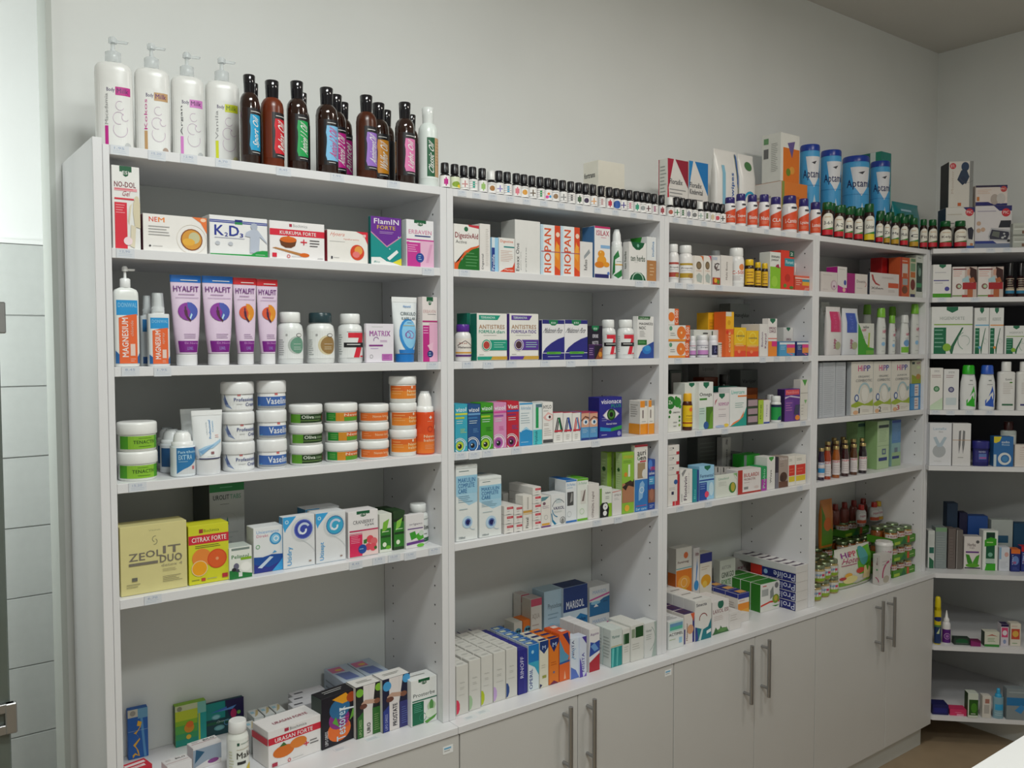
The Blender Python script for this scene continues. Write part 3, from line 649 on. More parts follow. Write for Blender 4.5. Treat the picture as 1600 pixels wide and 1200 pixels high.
for k, (a, b, v) in enumerate(((1291, 1307, 318), (1308, 1323, 321), (1324, 1338, 323), (1339, 1354, 325), (1369, 1383, 330), (1384, 1398, 332), (1400, 1414, 334), (1415, 1430, 336))):
    Cy('vit', a, b, v, '2a120a', '0f5a2a', 'r .1 0 .9 .9 f0eee2', 'dark green-capped vitamin bottle in the back row, '+ORDN[k]+' from its left', s=.07, r=.0185, n='vitamin_bottle', g='green-capped vitamin bottles')
# boxes and tins at the back of the top
Bx(934.5, 976, 249.5, .05, 'e9e5d8', 'b .2 .42 .86 .54 fortrans ink;r .2 .12 .86 .34 e8b82a;l .3 .17 .76 .3 2 ink;r .2 .0 .86 .09 blue;@L;b .08 .7 .8 .8 fortrans ink;l .1 .1 .8 .6 8 grey', 'white box with yellow and blue band behind dropper bottles', s=.11, uL=911.5)
Bx(1043, 1075.5, 246.5, .05, 'e9e5e0', 'p 0,1 .3,1 .08,.6 .02,.5 b02440;p 0,0 .14,0 .06,.55 0,.6 c8203a;p .36,1 1,1 1,.58 9a2038;p 1,.42 1,0 .72,0 7a6a2a;b .1 .62 .72 .7 Floradix ink;l .1 .3 .9 .56 5 grey;@L;r 0 0 .08 1 b02440;l .2 .15 .9 .9 14 9aa09a', 'white box with dark red corners and diamond panel', s=.13, uL=1029.5, L='e4e4dc', T='9a2038')
Bx(1076.3, 1106.5, 250.5, .05, 'e9e5e0', 'p 0,1 .22,1 0,.55 2a8ac8;p .3,1 1,1 1,.5 1a7ac0;p 1,.4 1,0 .8,0 8a8a3a;b .05 .6 .66 .68 Floradix ink;b .05 .5 .72 .58 Kindervital ink;l .1 .08 .8 .44 7 grey', 'white box with blue corners and diamond panel', s=.13)
pouch(1114, 1151, 231.5, 'eceae6', 'r .18 .3 .3 .8 8ac0d8;vb .55 .12 .72 .72 waterwipes 3a6ab0;p .8,0 1,0 1,.9 .9,.98 .84,.7 .92,.5 6a7a4a;p .86,.6 1,.5 1,.95 .92,.98 3a6ab8;o .35 .12 .07 8ab06a', 'white wipes pack with blue vertical lettering', s=.11, t=.05, n='wipes_pack')
pouch(1152, 1176.5, 240, 'e8e6e2', 'q .5 .4 .42 .1 2aa0c8;e .5 .36 .2 .12 e08a90;e .5 .85 .25 .06 4a7a4a;l .2 .02 .8 .12 2 orange', 'white wipes pack with blue ring and baby picture', s=.12, t=.05, n='wipes_pack')
Bx(1221.5, 1261.5, 282, .12, 'ee8a3a', 'r 0 0 1 1 e8822e;r 0 .0 .1 1 8a9a4a;l .25 .3 .8 .8 3 d06a1a;@L;l .1 .2 .9 .8 4 b0a8a0;r .1 .4 .3 .7 c88a80', 'orange and white carton lying under the tall white one', s=.12, uL=1178, L='e4e0da', T='e4e0da')
Bx(1220.5, 1249.5, 206, .05, 'ecece6', 'r .12 0 1 .7 e67a22;p .35,.8 .75,.86 .6,.5 6a5a9a;e .6 .25 .14 .08 e8a040;e .4 .2 .12 .08 olive;@L;r .1 .8 .35 .92 6a9a6a;r .1 .5 .35 .7 6a6a6a;l .5 .2 .85 .8 16 9a9a94', 'tall white and orange carton standing on another carton', s=.125, on=1, uL=1191, L='e2e2dc')
for a, b, v, nm, de, s_ in ((1249.8, 1281.5, 228, '1', 'first from left', .13), (1282.2, 1315.2, 236.5, '2', 'with large figure two', .125), (1316, 1359, 246.5, '3', 'the widest', .125), (1359.8, 1391.5, 253.5, '4', 'rightmost', .125)):
    Cy('can', a, b, v, '4aa8e0', '1f3fa0', 'p .3,.95 .9,.95 .8,.72 .6,.6 .4,.72 e6e6ea;p .5,.88 .7,.9 .62,.86 ink;b .2 .68 .92 .8 Aptamil 16205a;e .62 .32 .13 .1 c8dcec;p .52,.36 .72,.36 .62,.52 c8dcec;e .62 .32 .06 .05 3a9ad8;b .2 .06 .42 .18 %s lsky;l .5 .08 .8 .16 2 lsky;r 0 .62 1 .625 2a80c0' % nm, 'bright blue milk powder tin, '+de, s=s_, n='milk_tin', c='tin', g='blue milk powder tins', rot=-6, span=165, seg=28)
cell(0, 'on top of fourth bay', 0, 3.2)
pouch(1392.5, 1434.5, 314, '1f8a90', 'r .1 .3 .6 .7 4ac0b8;e .75 .4 .15 .2 1a6a70;l .2 .75 .8 .9 1 lsky', 'low teal nappy pack beside the tall one', s=.125, t=.06)
Bx(1377, 1407.5, 236, .1, '12857a', 'r .1 .72 .9 .92 2aa090;p 0,.6 .5,.8 1,.66 1,.5 0,.4 6ac8b8;e .5 .25 .4 .16 b8907a;e .7 .36 .2 .1 c9a08a;@L;r .5 0 .75 1 d8e4de;r .75 0 1 1 1a8a70', 'tall teal nappy carton behind the tins', s=.185, L='0f6a60', T='12706a', n='nappy_carton')
# ---------------------------------------------------------------- left bay
X0, X1 = UX[0]
cell(1, 'left bay first row', X0, X1)
Bx(173.5, 217.5, 257, .045, 'white', 'S;b .08 .745 .86 .81 NO-DOL 7a2a3a;r .08 .7 .9 .735 e9a0a8;l .1 .708 .88 .73 1 red;i .35 .64 .66 .7 Gel b05a6a;r .08 .595 .78 .615 d8283c;r .08 .0 .52 .56 d8283c;l .12 .42 .48 .54 4 f0a0a8;e .88 .6 .09 .05 d8ceb0;p .76,.58 1,.58 1,.26 .8,.28 .74,.45 d8ceb0;p .62,.52 .7,.56 .6,.3 .56,.34 ddd4bc;p .66,.3 .84,.28 .78,.02 .62,.04 ddd4bc;e .54 .1 .16 .05 f2dce0;r 0 0 1 .005 lgrey', 'tall white box, green shield, red block and jointed mannequin')
Bx(222.5, 323, 332.5, .05, 'efece8', 'b .09 .79 .22 .92 NE d8452a;b .23 .79 .33 .92 M ef8a3a;p .76,1 1,1 1,.55 .9,.85 ec7a3c;e .94 .93 .045 .05 f6d0b0;q .75 .38 .24 .008 ddd6cc;o .75 .37 .175 8a4a20;o .75 .37 .158 d99a3c;e .79 .42 .09 .16 c8c49a;e .7 .3 .1 .1 e8b040;l .08 .4 .42 .7 4 b0b0b0;p .08,.14 .1,.17 .12,.14 .1,.11 ink;l .14 .12 .3 .16 1 silver', 'white box with orange corner and round golden picture', L='6a2038')
Bx(326.5, 417.5, 334.7, .05, 'eeeeee', 'r 0 .86 1 .89 3a4a9a;r 0 .82 1 .85 3a4a9a;r .43 .8 .56 .9 2a8a50;r .43 .86 .56 .92 navy;b .08 .5 .24 .76 K 2a3a96;b .25 .48 .31 .58 2 2a3a96;b .33 .5 .5 .76 D 2a3a96;b .51 .48 .57 .58 3 2a3a96;l .08 .42 .6 .46 1 8a90b0;e .13 .3 .04 .05 c0c4cc;e .35 .3 .04 .05 c0c4cc;e .76 .78 .06 .09 b4bccc;p .62,.62 .72,.7 .82,.7 .98,.4 1,.34 .86,.52 .84,.1 .68,.1 .69,.5 .6,.52 bcc4d4;p 0,0 1,0 1,.17 .9,.17 .8,.14 .7,.05 0,.035 1f9a46;l .78 .04 .96 .07 1 white', 'white box with large blue letters and grey torso')
Bx(420.5, 506.8, 343.5, .05, 'f1eeee', 'r .35 .86 .4 .94 b0304a;t .42 .86 .68 .94 Biochimica grey;r 0 .62 1 .79 d8263e;b .18 .655 .84 .75 KURKUMA_FORTE white;p .17,.5 .48,.5 .45,.36 .38,.3 .28,.3 .2,.36 6a3a1c;e .33 .52 .15 .08 d8681c;p .22,.54 .33,.62 .46,.54 dd7020;p .04,.28 .1,.3 .6,.16 .56,.1 b98048;e .62 .13 .09 .055 d8681c;r .55 .46 .67 .49 d8263e;r .6 .4 .62 .55 d8263e;l .72 .34 .92 .56 3 ink;r .04 .04 .12 .15 d8263e;q .33 .08 .03 .01 red;l .38 .06 .58 .09 1 grey;l .86 .04 .98 .07 1 ink', 'white box with red band, orange powder bowl and spoon')
Bx(511, 574.5, 358, .05, 'eeebe6', 'i .05 .78 .45 .93 Hysera d8705a;t .4 .7 .78 .76 hyaluronic d8705a;l .05 .62 .45 .66 1 silver;p .7,1 1,1 1,.6 .9,.9 d8283c;p .88,.92 .95,.92 .95,.84 .88,.84 f0c0c0;q .3 .3 .36 .008 d8d4cc 180 300;o .73 .34 .175 d8452a;e .76 .4 .1 .14 e8a04a;e .7 .27 .09 .1 e87a7a;l .14 .12 .3 .16 1 silver;r .08 .1 .12 .18 ink', 'white box with red corner and round orange picture', L='b02a40')
Bx(578.8, 626.8, 337, .05, '12908e', 'p 0,1 1,1 1,.6 .52,.37 0,.66 6a2c96;p 0,.69 .52,.4 1,.63 1,.6 .52,.37 0,.66 c890b0;b .1 .85 .92 .96 FlamIN eae4f0;b .2 .74 .8 .82 FORTE d8b84a;l .28 .64 .74 .7 2 c8a8dc;p .52,.15 .6,.1 .9,.28 .84,.33 eef2f2;p 0,0 1,0 .7,.06 .5,.08 .3,.16 0,.15 f0f0ee;p .7,.06 1,0 1,.16 e0d83a;i .08 .04 .3 .08 Bio teal;e .9 .6 .02 .015 lsky;e .6 .34 .02 .015 lsky', 'teal box with purple chevron and white stick', L='0f6a6a', uL=575)
Bx(634.5, 677.5, 342, .05, 'ecebee', 'S;b .08 .7 .92 .79 ERBAVEN d890b0;r .3 .65 .88 .675 navy;r 0 .56 1 .59 c83a96;r 0 .48 .1 .53 c83a96;r .02 0 .5 .52 c83a96;l .05 .3 .4 .48 4 f0b8dc;r .5 0 1 .56 e8b8d4;p .7,.1 .85,.5 .95,.5 .8,.1 dca0c4;o .48 .2 .15 2a4a9a;l .42 .14 .54 .26 3 lsky;@L;l .3 .1 .6 .7 20 lgrey', 'white and pink box with green shield and blue seal', uL=627.5)
cell(2, 'left bay second row', X0, X1)
mg = 'r .06 .74 .94 .97 2a98d8;p .06,.78 .06,.74 .5,.8 .94,.85 .94,.78 2a98d8;b .12 .86 .9 .93 DONWAL 8ac8ec;p .14,.0 .9,.0 .9,.76 .5,.74 .14,.7 ea6a38;vb .26 .1 .52 .7 MAGNESIUM f2ece8;v .62 .42 .74 .66 chloride e0b8a8;r .6 .12 .8 .3 ead0c4;l .6 .02 .82 .08 2 f0c8b8;p 0,0 .14,0 .14,.14 0,.2 2a6aa8;p .9,0 1,0 1,.16 .9,.1 2a6aa8'
Cy('pump', 175, 214.5, 416, 'e9ece9', 'eceeee', mg, 'large white pump bottle with blue and orange label', fl=.55, ex=3.6, span=165, lr=(.03, .68), extra='pump', n='pump_bottle', s=.012)
Cy('spray', 217.5, 240, 462, 'dfe6ea', 'e4e8ea', 'r .1 .7 .9 .97 2a7ab8;r .1 0 .9 .15 2a5a9a', 'small white spray bottle half hidden behind another', fl=.6, ex=3, span=160, lr=(.03, .68), extra='over', n='spray_bottle', s=.06)
Cy('spray', 229, 263, 458, 'e6eaec', 'f0f2f2', mg.replace('chloride', 'spray'), 'small spray bottle with clear cap, blue and orange label', fl=.6, ex=3.4, span=165, lr=(.03, .68), extra='over', n='spray_bottle', s=.012)
def hyal(u0, u1, vt, crimp, c1, c2, lb, s=.014):
    tube(u0, u1, vt, 'e4d0e6', 'ececee', crimp, 'r .04 .02 .96 .165 7a1a86;b .3 .125 .96 .15 Dr.Norm c890d0;b .4 .05 .7 .09 LUNEL a08ad0;l .3 .19 .86 .26 3 a080a8;o .52 .54 .38 %s;p .5,.66 .65,.655 .78,.625 .88,.58 .9,.54 .86,.49 .74,.445 .6,.42 .54,.48 .6,.54 .5,.6 %s;e .42 .58 .035 .03 4a1a4a;p .36,.56 .48,.56 .5,.48 .62,.43 .6,.41 .46,.45 .38,.5 4a1a3a;p .56,.46 .64,.52 .68,.5 .6,.44 %s;b .04 .795 .94 .865 HYALFIT 6a1a7a;l .2 .74 .9 .77 1 9a70a0;r .1 .715 .94 .72 a080a8;r .3 .935 .9 .945 white' % (c1, c2, 'lsky' if c2 == '4a5ab0' else 'e8b040'), lb, s=s, thick=.3, g='lilac cream tubes')
hyal(265, 313.5, 429.5, '1f70c8', '8a2a9a', '4a5ab0', 'lilac tube with blue crimp, violet running figure, leftmost')
hyal(315, 363.5, 431, '1f70c8', '8a2a9a', '4a5ab0', 'lilac tube with blue crimp, violet figure, second from left')
hyal(363.5, 400, 434, 'd02a34', 'd8502a', 'e0902a', 'lilac tube with red crimp and orange figure, left one')
hyal(400, 433.5, 436.5, 'd02a34', 'd8502a', 'e0902a', 'lilac tube with red crimp and orange figure, right one')
Cy('pill', 432, 473, 488, 'e9eceb', 'f0f2f0', 'o .6 .48 .27 b9c2bc;o .64 .48 .24 6a9a84;e .68 .84 .1 .07 ink;e .68 .84 .08 .05 white;l .5 .5 .8 .54 1 white;l .5 .3 .78 .44 2 c8d4cc;l .04 .1 .22 .7 8 9aa0a0;o .3 .85 .03 silver', 'white pill bottle, white cap, round green emblem', n='pill_bottle')
Cy('pill', 478, 522, 489, 'e9ebe9', '2a4248', 'o .6 .48 .27 d8cca8;o .64 .48 .24 9a7a48;e .68 .84 .1 .07 ink;e .68 .84 .08 .05 white;l .5 .5 .8 .54 1 white;l .5 .3 .78 .44 2 d8ccb0;l .04 .1 .22 .7 8 9aa0a0;o .3 .85 .03 silver', 'white pill bottle, dark cap, round bronze emblem', n='pill_bottle')
def seven(u0, u1, vt, lb, rot=0, **k):
    Cy('pill', u0, u1, vt, 'e8eae9', 'f0f2f1', 'r .3 .97 .96 .985 ink;p .34,.95 .92,.95 .92,.76 .7,.02 .5,.02 .68,.76 .34,.76 d8283c;r .74 .03 .92 .09 d8283c;r .2 .4 1 .58 1a1a1e;l .3 .44 .9 .55 1 white;l .0 .1 .16 .9 9 9aa0a0;r .3 .0 .96 .008 grey', lb, n='pill_bottle', rot=rot, g='white bottles with red seven', **k)
seven(527, 566, 490.5, 'white pill bottle with huge red figure seven')
Bx(571.5, 615, 505.5, .05, 'e9e4ec', 'l .2 .88 .7 .94 1 lgrey;b .12 .68 .88 .82 MATRIX 7a2a7a;b .13 .68 .87 .82 MATRIX b06ab0;q .36 .58 .1 .02 8a4a9a 20 200;l .5 .52 .86 .58 2 c080c0;r .1 .42 .6 .46 8a3a8a;l .15 .34 .55 .38 1 lil;q .18 .16 .06 .012 grey;r .56 .05 .94 .22 c070b8;l .6 .08 .9 .2 3 8a2a8a', 'white box with violet lettering beside a white tube', uL=568.5)
tube(611.5, 651, 464, 'e9eef0', '1f7ac8', 'eceeee', 'e .55 .32 .44 .3 2a8ad0;e .6 .34 .38 .25 8ac8ec;q .6 .33 .2 .03 7a3a9a 20 200;q .68 .33 .16 .03 b04a8a 200 400;q .5 .33 .14 .03 8a4a9a;r .02 0 .98 .07 1f7ac8;b .25 .68 .95 .74 CIRKULO 5a6a70;b .28 .6 .92 .65 KAPILLAR 6a7a80;l .5 .53 .8 .56 1 5a8ab0;l .3 .48 .92 .51 1 c8b070;b .4 .82 .72 .86 Natural 4a8ac8', 'white and blue cream tube with ribbon emblem', s=.014)
Bx(659.5, 685.8, 463.5, .05, 'e6dedc', 'S;t .06 .75 .9 .8 ERBAVEN c8a0a0;l .35 .72 .9 .74 1 ink;r 0 .61 1 .635 b8307a;r .02 0 .45 .56 c02a84;l .05 .42 .4 .54 3 f0b8dc;r .45 0 1 .6 e6b0cc;p .3,.25 .7,.3 .9,.56 .7,.3 .6,.1 .4,.22 eac0d4;o .5 .12 .2 2a3a7a;l .4 .08 .6 .15 2 lsky;@L;l .3 .1 .6 .8 18 lgrey', 'narrow white and pink box with blue seal', uL=652)
cell(3, 'left bay third row', X0, X1)
def pile(kind, k, u0, u1, vtop, body, cap, pr, lb, nm='cream_jar', h=None, s=.012, **kw):
    cur['last'] = None; cur['tz'] = cur['z']
    words_ = ['bottom', 'middle', 'top'] if k == 3 else ['lower', 'upper']
    for i in range(k):
        Cy(kind, u0, u1, vtop, body, cap, pr[i] if isinstance(pr, list) else pr, lb.replace('#', words_[i]), n=nm, c='jar', h=h, on=2 if i else None, s=s, rot=kw.get('rot', 0)+[0, 5, -4][i], seg=26, **{a: b for a, b in kw.items() if a != 'rot'})
def dist_h(u, v0, v1, s=.04):
    a = hit(u, v0, Vector((0, s, 0)), Vector((0, 1, 0))); b = hit(u, v1, Vector((0, s, 0)), Vector((0, 1, 0))); return a.z-b.z
pile('jar', 2, 182, 246.5, 700, 'eceee8', 'f0f1ee', 'r 0 .02 1 .98 4a9a1e;r .2 .02 .75 .98 8ac034;b .3 .4 .75 .66 TENACTIV 24421a;l .4 .75 .7 .85 1 2a5a1a;b .86 .3 .96 .7 Z 24421a;l .4 .15 .7 .25 1 2a5a1a', 'green labelled cream jar, # one of the pair', h=dist_h(214, 708, 753), g='green labelled cream jars', span=160)
Cy('airless', 265.5, 303.5, 672.5, 'e4eaee', 'f0f1f0', 'p .22,1 .98,1 .98,.62 .6,.34 .22,.08 2a78b0;p .7,1 .98,1 .98,.8 1f3a7a;p .22,.08 .6,.34 .98,.62 .98,.05 d4d8da;b .28 .8 .9 .9 Panthenol lsky;b .3 .58 .66 .75 EXTRA lsky;l .3 .48 .6 .53 1 lsky;r .66 .22 .76 .34 c87a80', 'white airless bottle with blue panel and clear lid', s=.014, n='airless_bottle', ex=2.6, g='airless cream bottles', extra='over')
for a, b, v, s_, q in ((249, 288, 670, .085, 'hidden behind the front one'), (244, 279, 668, .15, 'rearmost')):
    Cy('airless', a, b, v, 'e0e6ea', 'e8ecec', 'r .0 .2 .5 .9 2a5a8a', 'white airless bottle '+q, s=s_, n='airless_bottle', g='airless cream bottles', extra='over')
tube(281, 329, 640, 'd8dcdc', 'e0e2e2', 'dfe2e2', '', 'white cream tube behind another tube', s=.075, n='cream_tube', ch=.25)
tube(298, 347, 642.5, 'e8ebec', 'e6e8ea', 'ebeded', 'vb .5 .42 .58 .8 Professional 5a9ad0;vb .62 .55 .68 .78 Cream 8ab8dc;v .4 .5 .45 .76 softens_hands a0b0b8;l .72 .42 .9 .5 2 e8b0a8;p .08,.2 .3,.26 .6,.3 .95,.4 .95,.34 .6,.22 .4,.2 .1,.06 a8ccE6;p .1,.16 .4,.24 .7,.3 .5,.22 .2,.1 7aa8d0;r .52 .1 .64 .15 8a5a60;l .35 .04 .8 .07 1 lgrey;r .04 0 .96 .02 3a3a6a'.replace('a8ccE6', 'a8cce6'), 'white professional cream tube with blue wave', s=.014, ch=.25, k=.8)
hj = dist_h(370, 694, 740)
pile('jar', 3, 345.5, 398.5, 692, 'eceeee', 'eff0f0', 'p 0,.95 .06,.9 .2,.3 .3,.05 .12,.2 .02,.6 8a9cc0;p .06,.9 .2,.3 .1,.3 5a6a9a;r .42 .78 .5 .94 c86a6a;l .54 .8 .9 .88 1 silver;b .34 .48 .92 .68 Professional 3a4a86;b .62 .2 .92 .4 Cream 3a4a86;l .4 .28 .58 .36 1 silver', 'white professional cream jar, # of three', h=hj, g='white professional cream jars', lr=(.06, .66))
hj2 = dist_h(425, 690, 735)
pile('jar', 3, 400, 448.5, 688, 'eceeee', 'eff0f0', 'r 0 .9 1 .94 4a4a50;r .0 .1 1 .62 3f6ab4;r .0 .1 .12 .92 4a98cc;r .12 .62 .98 .9 eeeeee;r 0 0 1 .12 9aa0a8;b .3 .22 .95 .56 Vaseline eef2f8;r .52 .7 .6 .84 c86a6a', 'white jar with blue band, # of three', h=hj2, g='white and blue jars', lr=(.06, .7))
hl = dist_h(478, 696, 727)
pile('jar', 3, 451, 505, 698, 'eceeea', 'f1f2f0', 'r 0 .04 1 .98 1f3a18;r 0 .04 .3 .98 5a9a26;b .33 .5 .62 .86 Oliva dfe8d8;t .64 .5 .86 .8 intense 9ab88a;l .3 .2 .85 .36 1 8ab060;e .95 .5 .06 .3 8a3a2a', 'low olive green labelled jar, # of three', h=hl, g='low jars with dark green label')
hl = dist_h(532, 694, 724)
pile('jar', 3, 506.5, 559.5, 694, 'eceeea', 'f1f2f0', 'r 0 .04 1 .98 1f8a2e;r .3 .04 .6 .98 d08a24;r .5 .5 1 .98 d8642a;r .5 .04 1 .5 5a9a2a;b .5 .58 .96 .88 Neven f0dcc0;l .1 .2 .3 .8 3 8ac86a', 'low green and orange labelled jar, # of three', h=hl, g='low green and orange jars')
hl = dist_h(584, 690, 718)
pile('jar', 3, 560, 608, 690, 'eceeea', 'f1f2f0', 'r 0 .04 1 .98 e0702a;b .4 .42 .9 .72 Neven_krema f2c8a0;l .08 .3 .3 .8 2 f0a070;e .9 .3 .06 .2 f0d8b0', 'low all-orange labelled jar, # of three', h=hl, g='low orange jars')
hl = dist_h(629, 673, 714)
pile('jar2', 3, 607.5, 651.5, 673, 'eceeea', 'f1f2f0', 'r 0 .04 1 .98 e8882a;r 0 .6 1 .98 de6a26;b .55 .5 .95 .7 Neven f6dca8;b .55 .26 .95 .44 balzam f6dca8;l .08 .3 .45 .85 3 f0b068;r .68 .78 .74 .95 f2e0c8', 'tall orange labelled jar, # of three', h=hl, g='tall orange jars', lr=(.14, .66))
Cy('airless', 654.5, 684.5, 611, 'e2501f', 'f0f0ee', 'r 0 .0 1 .3 ea7a2a;r 0 .3 1 .5 e8602a;r .58 .9 .7 .93 white;r .62 .87 .66 .96 white;l .5 .8 .85 .83 1 f0c0a0;q .62 .62 .12 .03 c03a1a;b .36 .4 .9 .47 Neven f8dcb8;b .36 .3 .9 .37 balzam f8dcb8;l .4 .1 .85 .22 3 f0b080;e .9 .66 .06 .06 f0e0d0', 'orange-red airless bottle with clear lid', s=.014, n='airless_bottle', extra='over')
cell(4, 'left bay fourth row', X0, X1)
Bx(186.5, 291.7, 825, .055, 'd9d092', 't .42 .9 .6 .92 Vitalab 9a9a70;q .52 .78 .05 .01 8a8a6a 80 250;q .5 .74 .05 .01 8a8a6a 260 420;b .12 .49 .36 .6 ZE 7a7468;b .37 .52 .61 .62 OL 7a7468;b .63 .55 .9 .66 IT 7a7468;r .12 .42 .55 .46 7a7468;b .58 .42 .92 .53 DUO 7a7468;t .6 .36 .92 .4 detox_4 a09a80;l .62 .28 .9 .33 2 b0a880;l .62 .12 .92 .22 4 8a8468;r .16 .2 .24 .25 6a6a60;l .08 .1 .28 .17 2 9a9470', 'large pale yellow box with grey block letters', vb=None, s=.02, T='d2ca90')
Bx(293.5, 357, 823, .05, 'd4d42c', 'r .26 .86 .36 .93 a03a30;t .38 .87 .76 .92 Biochimica 5a6a20;r 0 .68 1 .83 d02a3c;b .08 .715 .94 .795 CITRAX_FORTE f2ece0;l .16 .6 .86 .66 2 3a4a2a;o .32 .44 .24 e88a3a;o .7 .4 .245 d84a24;o .7 .4 .22 e0602a;o .7 .4 .04 e8a070;o .26 .27 .2 ecd0a0;o .26 .27 .18 f0a51c;l .06 .06 .26 .09 1 ink;r .3 .05 .4 .1 c04a3a;l .44 .06 .72 .09 1 grey;r .82 .06 .96 .13 b8303a', 'yellow box with red band and cut citrus fruit', s=.02)
Bx(326.5, 381.5, 758, .05, 'c9cccb', 'r 0 .9 1 1 1f8a46;l .3 .93 .7 .97 1 6ab88a;b .1 .8 .56 .86 UROLIT 2a3a3a;b .58 .8 .9 .86 TABS 6aa88a;l .3 .73 .66 .75 1 6a7070;q .5 .5 .3 .01 b8bcbc 0 180;p .46,.48 .54,.48 .5,.58 3a8a6a;l .2 .1 .8 .4 5 b8bebe', 'tall grey-white box with green top standing behind', s=.17, uL=301, L='5f6461')
Bx(357.5, 393.5, 857, .05, 'e6e9e2', 'r .1 .9 .9 .97 7a8a84;b .1 .64 .86 .76 Pelintol 2f7a3a;r .5 .58 .98 .66 8ab82a;e .72 .36 .26 .17 eef0ea;e .72 .36 .22 .14 f6f7f2;p 0,0 1,0 1,.12 .5,.2 .3,.3 0,.28 1f7a3a;e .3 .4 .12 .1 6a6a80;e .2 .3 .1 .06 2a2a30;e .36 .26 .08 .05 4a4a5a;r .4 .06 .56 .2 e0e4e0', 'small white and green box with flowers', T='bfc8c4')
Bx(395.5, 442, 826, .05, 'e6e9ea', 't .1 .86 .86 .93 Uniesmanse 5aa0d8;t .1 .78 .5 .84 Direkt d06a8a;o .74 .72 .2 3a98d0;o .74 .72 .15 8ac8ec;q .76 .72 .09 .03 f0f6fa;q .14 .58 .07 .02 6ab070;p 0,.0 1,0 1,.36 .6,.38 .3,.34 0,.36 1a4f9e;p .55,0 1,0 1,.3 .9,.2 3aa0dc;p 0,0 .6,0 .9,.2 .5,.1 0,.2 28338a;p .12,.12 .26,.1 .66,.32 .54,.34 c8d8e8;p .62,.4 .78,.42 .7,.46 4aa0d8', 'white box with blue base and blue target mark', uL=385, s=.03)
def uti(u0, u1, vt, tx, c1, c2, lb, **k):
    Bx(u0, u1, vt, .05, 'e2e4e6', 'p 0,1 .42,1 .1,.76 .06,.7 0,.82 3aa4e0;q .12 .9 .06 .03 lsky;o .62 .72 .37 d2d6d8;o .64 .73 .3 %s;o .64 .73 .27 %s;q .66 .73 .2 .07 c8d4ea 30 230;q .62 .71 .13 .06 e6eef6 200 380;vb .12 .06 .3 .42 %s 5aa8dc;q .2 .0 .9 .01 c4ccd0 20 75;r .8 .08 .88 .11 a08a80;r 0 0 1 .008 7a9ab0' % (c1, c2, tx), lb, n='medicine_box', g='tall white boxes with round blue swirl', **k)
uti(441.5, 491.5, 809, 'Utidry', '6a7ac8', '3a4aa8', 'tall white box with violet blue swirl', uL=435.5, L='4a90c0', s=.025)
uti(492.8, 539.8, 803, 'Utisept', '3a7ab0', '3aa8d0', 'tall white box with turquoise swirl', s=.025)
uti(477, 530, 796.5, 'Utisept', '3a7ab0', '3aa8d0', 'tall white box half hidden behind the turquoise swirl one', s=.10, L='4a90c0')
Bx(543.5, 590.5, 801, .05, 'e9e6e6', 'S;t .16 .72 .86 .8 CRANBERRY 4a4a50;t .55 .65 .86 .71 cyst 4a4a50;r .04 .56 1 .59 c02a5a;r .04 .5 .45 .53 e090a0;r .04 .02 .46 .49 d8285a;l .08 .3 .42 .48 5 f0a0b8;r .46 .02 1 .56 ead0cc;o .72 .36 .12 e0505a;o .85 .3 .12 e06a70;o .66 .2 .11 d8485a;o .82 .18 .12 e05060;p .5,.36 .62,.38 .6,.28 .5,.28 2f7a2f;o .46 .17 .14 1f4a9a;l .36 .15 .56 .19 1 lsky;o .9 .16 .05 3a6a30', 'white and crimson box with green shield and berries', s=.025)
Bx(592.5, 612, 804, .05, 'dfe3d8', 'r .06 .08 .94 .62 2f7a26;p .2,.5 .3,.78 .8,.86 .6,.6 7ab83a;r .1 .38 .9 .44 1a4a1a;e .4 .2 .16 .06 e0e8d0;l .2 .5 .9 .56 1 e0ecd0;e .7 .12 .2 .05 6ab02a', 'narrow white box with bright green leaves', s=.03)
Bx(614, 632.5, 799.5, .05, '22401f', 'r .0 .74 1 .8 1a2a1a;r .06 .08 1 .72 2f7a26;p .2,.5 .3,.74 .8,.82 .6,.6 8ac84a;r .1 .4 .95 .46 1a3a1a;e .4 .2 .16 .06 e0e8d0;l .2 .5 .9 .56 1 d0e8c0', 'narrow dark green box with bright leaves', s=.034)
Bx(600, 619, 797, .05, '22401f', '', 'dark green box behind the two leaf boxes', s=.1)
Bx(633.5, 662.5, 805.5, .014, 'e2dfe0', 't .2 .66 .9 .74 origano 4a3a5a;r .1 .56 .94 .59 5a2a7a;p .2,.46 .5,.5 .6,.3 .3,.24 3a9a2e;p .5,.36 .9,.5 .98,.26 .7,.2 4aaa30;o .84 .42 .13 c8d8c8;p .04,.1 1,.14 1,.22 .04,.18 6a3a8a;e .8 .06 .2 .05 6ac03a', 'white box with mint leaves and violet line', s=.025)
Cy('pill', 654, 686.5, 786, 'e9ecea', 'eff1ef', 'r 0 0 1 .16 1f5a3a;l .2 .05 .8 .12 2 8ab8a0;b .14 .42 .94 .66 Spirulina 1a2420;t .2 .74 .36 .82 Bio 4a5a54;l .2 .86 .9 .92 1 2a4a3a;l .2 .26 .8 .34 1 3a4a44;r 0 0 .12 .9 3a9ab8', 'white pill bottle with dark green base band', s=.045, n='pill_bottle', lr=(.06, .7))
cell(5, 'left bay bottom row', X0, X1)
